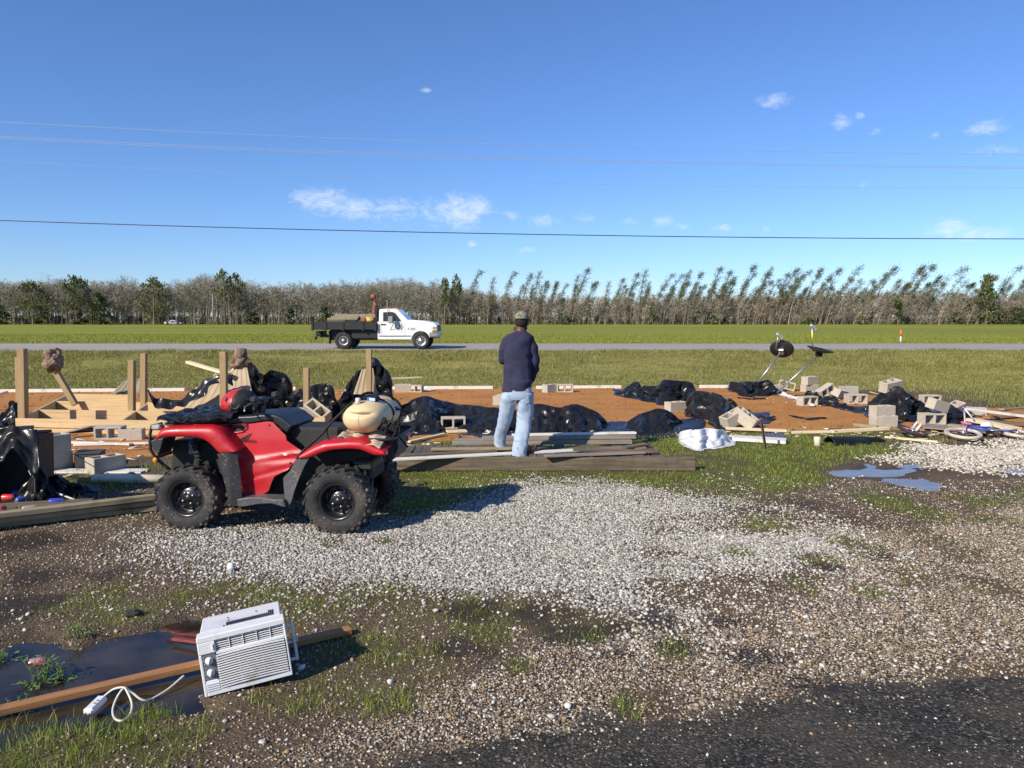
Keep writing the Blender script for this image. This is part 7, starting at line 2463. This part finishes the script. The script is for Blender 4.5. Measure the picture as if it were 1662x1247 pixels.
def far_pickup():
    Y = 192
    p = PY(283, 526.5, Y)
    zg = gz1(p.x, Y)
    t = thing('pickup_truck', 'tiny white pickup parked far off at the field edge', 'pickup', (p.x, Y, zg))
    s = Y / FPX
    WH = mat('far_white', (.78, .78, .78), .4)
    mb = MB(); mb.prism([(-14 * s, 1.0 * s), (-14 * s, 4.6 * s), (-5 * s, 4.6 * s), (-5 * s, 4.2 * s), (8 * s, 4.0 * s), (13.5 * s, 3.4 * s), (13.5 * s, 1.0 * s)], -.9, .9); mb.build('body', mat('far_grey', (.28, .29, .31), .4), t, bevel=.06)
    mb = MB(); mb.prism([(-5.5 * s, 4.2 * s), (-4.5 * s, 7.4 * s), (2 * s, 7.4 * s), (5 * s, 4.4 * s)], -.8, .8); mb.build('cab', WH, t, bevel=.06)
    mb = MB(); mb.box((-9.5 * s, 0, 3.2 * s), (9 * s, 1.84, 2.6 * s), ch=.05); mb.build('bed', WH, t)
    mb = MB(); mb.prism([(-4 * s, 4.7 * s), (-3.4 * s, 6.6 * s), (1.4 * s, 6.6 * s), (3.4 * s, 4.7 * s)], -.82, .82); mb.build('window', mat('far_glass', (.03, .035, .04), .1), t)
    for x in (-8.5, 8.5):
        for y in (-.85, .85):
            mb = MB(); mb.lathe([(.3, -.1), (.36, -.08), (.36, .08), (.3, .1)], 16, 'Y', (x * s, y, .36)); mb.build('wheel', mat('far_tyre', (.02, .02, .02), .8), t)
    mb = MB(); mb.box((13.2 * s, -.5, 2.6 * s), (.2, .3, .2)); mb.build('headlight', WH, t)


far_pickup()
# ------------------------------------------------------------------ foreground: air conditioner, plank, litter, weeds
def build_ac():
    rz, rx, ry = R(18.88), R(-5.447), R(-6.934)
    M = (Matrix.Rotation(rz, 4, 'Z') @ Matrix.Rotation(rx, 4, 'X') @ Matrix.Rotation(ry, 4, 'Y'))
    M.translation = Vector((-1.507, 3.63, -.005))
    t = thing('air_conditioner', 'white window air conditioner lying tilted across a plank at the puddle edge', 'air conditioner')
    t.matrix_world = M
    W, D, H = .42, .362, .298
    WP = mat('white_abs', (.72, .725, .73), .45, (.66, .665, .67), 4, .03, 60, dirt=(.34, .29, .22), dirt_scale=7, dirt_lo=.53, dirt_hi=.85)
    WM = mat('white_case', (.68, .69, .70), .4, (.62, .63, .64), 4, .03, 60, dirt=(.33, .28, .22), dirt_scale=6, dirt_lo=.52, dirt_hi=.85)
    DK = mat('grille_dark', (.012, .012, .013), .7)
    GP = mat('control_grey', (.15, .155, .17), .5)
    mb = MB(); mb.box((W / 2, (D + .085) / 2, H / 2 + .006), (W - .024, D - .085, H - .016), ch=.006)
    case = mb.build('case', WM, t)
    # bezel: frame pieces butted round the openings
    def uw(u, w):
        return u * W, w * H
    yb = .088
    fr = MB()

    def fb(u0, u1, w0, w1, y0=0.0, y1=yb):
        fr.box(((u0 + u1) / 2 * W, (y0 + y1) / 2, (w0 + w1) / 2 * H), ((u1 - u0) * W, y1 - y0, (w1 - w0) * H), ch=.0035)
    LO = (.195, .975, .715, .895)        # louvre opening
    GO = (.185, .965, .085, .655)        # intake opening
    CO = (.035, .185, .255, .70)         # control panel
    fb(0, 1, LO[3], .992)
    fb(0, LO[0], CO[3], LO[3])
    fb(LO[1], 1, GO[2], LO[3])
    fb(LO[0], LO[1], GO[3], LO[2], .002)
    fb(0, CO[0], .0, CO[3], .001)
    fb(CO[0], 1, .0, GO[2])
    fb(CO[0], GO[0], GO[2], CO[2], .002)
    bz = fr.build('bezel', WP, t)
    mb = MB(); mb.box((W * .58, .055, H * .48), (W * .80, .05, H * .84)); mb.build('cavity', DK, t)
    # upper louvre with vertical vanes
    mb = MB()
    x0, x1, z0, z1 = LO[0] * W, LO[1] * W, LO[2] * H, LO[3] * H
    for i in range(5):
        z = z0 + (z1 - z0) * (i + .5) / 5
        mb.box(((x0 + x1) / 2, .012, z), (x1 - x0, .008, .0030), (R(12), 0, 0))
    for i in range(1, 5):
        x = x0 + (x1 - x0) * i / 5
        mb.box((x, .010, (z0 + z1) / 2), (.0032, .012, z1 - z0))
    mb.build('louvre', WP, t)
    mb = MB()
    x0, x1, z0, z1 = GO[0] * W, GO[1] * W, GO[2] * H, GO[3] * H
    n = 14
    for i in range(n):
        z = z0 + (z1 - z0) * (i + .5) / n
        pts = [(x0 + (x1 - x0) * k / 12, -.004 - .006 * math.sin(PI * k / 12), z + .006 * math.sin(PI * k / 12)) for k in range(13)]
        rows = [[(p[0], p[1] + .010, p[2] - .0024), (p[0], p[1], p[2] - .0030), (p[0], p[1], p[2] + .0022), (p[0], p[1] + .010, p[2] + .0026)] for p in pts]
        mb.rings(rows, True, True, True, False)
    for i in (1, 2):
        x = x0 + (x1 - x0) * (i / 3 - .02)
        mb.box((x, .006, (z0 + z1) / 2), (.004, .008, z1 - z0))
    mb.build('intake_grille', WP, t)
    mb = MB(); x0, x1, z0, z1 = CO[0] * W, CO[1] * W, CO[2] * H, CO[3] * H
    mb.box(((x0 + x1) / 2, .02, (z0 + z1) / 2), (x1 - x0, .03, z1 - z0), ch=.002); cp = mb.build('control_panel', GP, t)
    for wv in (.585, .385):
        mb = MB(); mb.lathe([(.0185, .006), (.0185, -.004), (.016, -.010), (.001, -.0105)], 24, 'Y', ((x0 + x1) / 2 - .002, 0, wv * H)); mb.box(((x0 + x1) / 2 - .002, -.013, wv * H), (.006, .010, .032), (0, R(20), 0), ch=.002); mb.build('knob', WP, cp)
    mb = MB()
    for k in range(7):
        mb.box((x0 + .006 + .0, .0035, z0 + .012 + k * .018), (.003, .002, .003))
    mb.build('dial_marks', WP, cp)
    mb = MB(); mb.box((LO[0] * W - .012, -.003, .80 * H), (.006, .012, .030), ch=.002); mb.build('vane_lever', WP, t)
    # lower ridges beside the grille
    mb = MB()
    for k in range(4):
        mb.box((.105 * W, .0, (.09 + .037 * k) * H), (.15 * W, .006, .0035))
    mb.build('ridge', WP, bz)
    mb = MB()
    for k in range(24):
        u = .335 + .0235 * k
        h = .060 if k < 21 else .10
        mb.box((u * W, .140 + (0 if k < 21 else .020), H - .0005), (.0052, h, .004))
    mb.build('top_vent', DK, case)
    mb = MB()
    for (u, v) in ((.30, .115), (.34, .25), (.68, .25), (.35, .2)):
        mb.box((u * W, v, H - .0008), (.006, .020, .004))
    mb.build('screw_slot', GP, case)
    mb = MB()
    for k in range(10):
        mb.box((W - .0115, .15 + .018 * k, H * .5), (.003, .006, .10))
    mb.build('side_vent', DK, case)
    # side curtain track sticking out on the plank side
    mb = MB(); mb.box((W + .034, .10, H * .46), (.014, .020, H * .66), ch=.003); mb.box((W + .012, .10, H * .46 + H * .30), (.03, .018, .012), ch=.002); mb.box((W + .012, .10, H * .46 - H * .30), (.03, .018, .012), ch=.002); mb.box((W + .046, .10, H * .50), (.010, .016, .03), ch=.002); mb.box((W + .010, .10, H * .46), (.026, .010, .01), ch=.002)
    mb.build('side_track', WP, t)
    # cord and plug
    pts = [(298, 1097, .02), (268, 1122, -.01), (236, 1137, -.01), (214, 1124, .03), (202, 1117, .06), (190, 1132, .02), (183, 1152, .0), (186, 1166, .0), (198, 1170, .0), (211, 1160, .0), (214, 1142, .02), (206, 1122, .06), (200, 1116, .07), (184, 1119, .05), (168, 1131, .02)]
    Pw = [P(a, b, z) for a, b, z in pts]
    sm = []
    for i in range(len(Pw) - 1):
        p0, p1, p2, p3 = Pw[max(i - 1, 0)], Pw[i], Pw[i + 1], Pw[min(i + 2, len(Pw) - 1)]
        for k in range(8):
            u = k / 8
            sm.append(.5 * (2 * p1 + (p2 - p0) * u + (2 * p0 - 5 * p1 + 4 * p2 - p3) * u * u + (3 * p1 - p0 - 3 * p2 + p3) * u ** 3))
    sm.append(Pw[-1])
    Mi = M.inverted()
    CW = mat('white_cord', (.66, .63, .54), .45)
    mb = MB(); mb.tube([Mi @ p for p in sm], .0052, 8); mb.build('cord', CW, t)
    a, b = P(166, 1134, .018), P(143, 1156, .012)
    mb = MB(); d = b - a
    T = Matrix.Translation((a + b) / 2) @ d.to_track_quat('X', 'Z').to_matrix().to_4x4()
    mb.box((0, 0, 0), (d.length + .01, .052, .034), ch=.010, M=Mi @ T); pl = mb.build('plug', WP, t)
    mb = MB(); mb.box((.012, .006, .018), (.010, .012, .003), ch=.001, M=Mi @ T); mb.box((-.012, .006, .018), (.010, .012, .003), ch=.001, M=Mi @ T); mb.build('test_button', GP, pl)
    mb = MB(); mb.box((d.length / 2 + .014, .010, -.004), (.022, .002, .006), M=Mi @ T); mb.box((d.length / 2 + .014, -.010, -.004), (.022, .002, .006), M=Mi @ T); mb.build('prong', M_STEEL, pl)


build_ac()

W_ORANGE = mat('wet_brown_board', (.42, .21, .075), .5, (.26, .12, .045), 2.4, .25, 26, stretch=(.8, 14, 14), dirt=(.10, .055, .03), dirt_lo=.52, dirt_hi=.75)
board(P(-90, 1180, -.012), P(569, 1027, .012), .062, .034, W_ORANGE, 'long orange-brown plank lying through the puddle under the air conditioner', 'plank', name='plank')
board(P(281, 1039, -.006), P(345, 1047, .004), .035, .016, mat('red_board', (.25, .045, .035), .7, (.15, .026, .02), 5, dirt=(.08, .05, .04), dirt_lo=.5, dirt_hi=.7), 'short red painted board end behind the air conditioner', 'board')


def litter():
    p = P(62, 1068, .0)
    t = thing('crushed_can', 'crushed red and silver can lying at the edge of the big puddle', 'can', (p.x, p.y, gz1(p.x, p.y) + .03), (R(10), R(14), R(24)))
    sq = lambda v: Vector((v[0], v[1] * (.75 + .25 * math.sin(v[0] * 70)), v[2] * (.55 + .3 * math.sin(v[0] * 55 + 1))))
    mb = MB(); mb.lathe([(.030, -.045), (.034, -.03), (.033, 0), (.034, .03), (.030, .045)], 20, 'X'); mb.v = [tuple(sq(v)) for v in mb.v]
    mb.build('body', mat('can_red', (.52, .03, .04), .3, (.6, .45, .45), 30, metal=.4), t)
    mb = MB(); mb.lathe([(.029, .0455), (.026, .043), (.001, .043)], 20, 'X'); mb.v = [tuple(sq(v)) for v in mb.v]; mb.build('lid', M_STEEL, t)
    p = PG(375, 930)
    mb = MB(); mb.lathe([(.028, 0), (.030, .004), (.040, .085), (.042, .088), (.038, .088), (.028, .008), (.001, .006)], 20, 'Z')
    mb.v = [tuple(Vector((v[0] * (1 + .2 * math.sin(v[2] * 60)), v[1], v[2] * .8)) * .72) for v in mb.v]
    tag(mb.build('paper_cup', mat('cup_white', (.78, .77, .74), .6), None, (p.x, p.y, p.z + .022), (R(-72), R(25), R(30))), 'small crumpled white cup lying on the gravel before the quad bike', 'cup')
    p = PG(215, 1000)
    mb = MB(); mb.sphere((0, 0, .02), (.06, .035, .025), 14, 8, fn=lambda q: q * (1 + .3 * mnoise.noise(q * 3)))
    tag(mb.build('mud_clod', mat('dark_clod', (.035, .032, .03), .9), None, tuple(p)), 'dark clod lying in the grass above the puddle', 'clod')


litter()


def weeds():
    M_WEED = mat('weed_leaf', (.13, .22, .045), .55, (.07, .13, .025), 12)
    rg = random.Random(21)
    spots = [(68, 1104, .16, 'broad-leaved weed standing in the puddle beside the plank, fullest of three'), (50, 1112, .09, 'small weed at the puddle edge next to the fullest one'), (100, 1100, .13, 'weed in the puddle nearest to the white plug'), (22, 1150, .09, 'tiny weed poking out of the puddle next to the plank end'), (215, 1005, .08, 'low broad-leaved weed on the mud above the puddle'), (130, 1040, .12, 'thin weed on the far rim of the puddle near the crushed can'), (10, 1068, .10, 'grassy weed at the far rim left of the crushed can')]
    for px, py, h, l in spots:
        p = P(px, py, -.02)
        t = thing('weed', l, 'weed', (p.x, p.y, gz1(p.x, p.y)), group='weeds growing in and round the big puddle')
        st, lf = MB(), MB()
        for k in range(int(6 + h * 60)):
            a, el = rg.uniform(0, 2 * PI), rg.uniform(.35, 1.4)
            L = h * rg.uniform(.5, 1.1)
            d = Vector((math.cos(a) * math.cos(el), math.sin(a) * math.cos(el), math.sin(el)))
            b = Vector((rg.uniform(-.02, .02), rg.uniform(-.02, .02), 0))
            e = b + d * L
            st.tube([b, b.lerp(e, .5) + Vector((0, 0, .01)), e], [.0025, .002, .001], 5)
            for q in range(3):
                c = b.lerp(e, rg.uniform(.45, 1.0))
                w = h * rg.uniform(.10, .20)
                a2 = rg.uniform(0, 2 * PI)
                u = Vector((math.cos(a2), math.sin(a2), rg.uniform(-.2, .5))).normalized()
                v = u.cross(Vector((0, 0, 1))).normalized()
                n = u.cross(v)
                lf.add([c, c + u * w * .6 + v * w * .38 + n * w * .1, c + u * w * 1.5 - n * w * .1, c + u * w * .6 - v * w * .38 + n * w * .1], [(0, 1, 2), (0, 2, 3)], True)
        st.build('stem', M_WEED, t); lf.build('leaf_spray', M_WEED, t, fixn=False)


weeds()
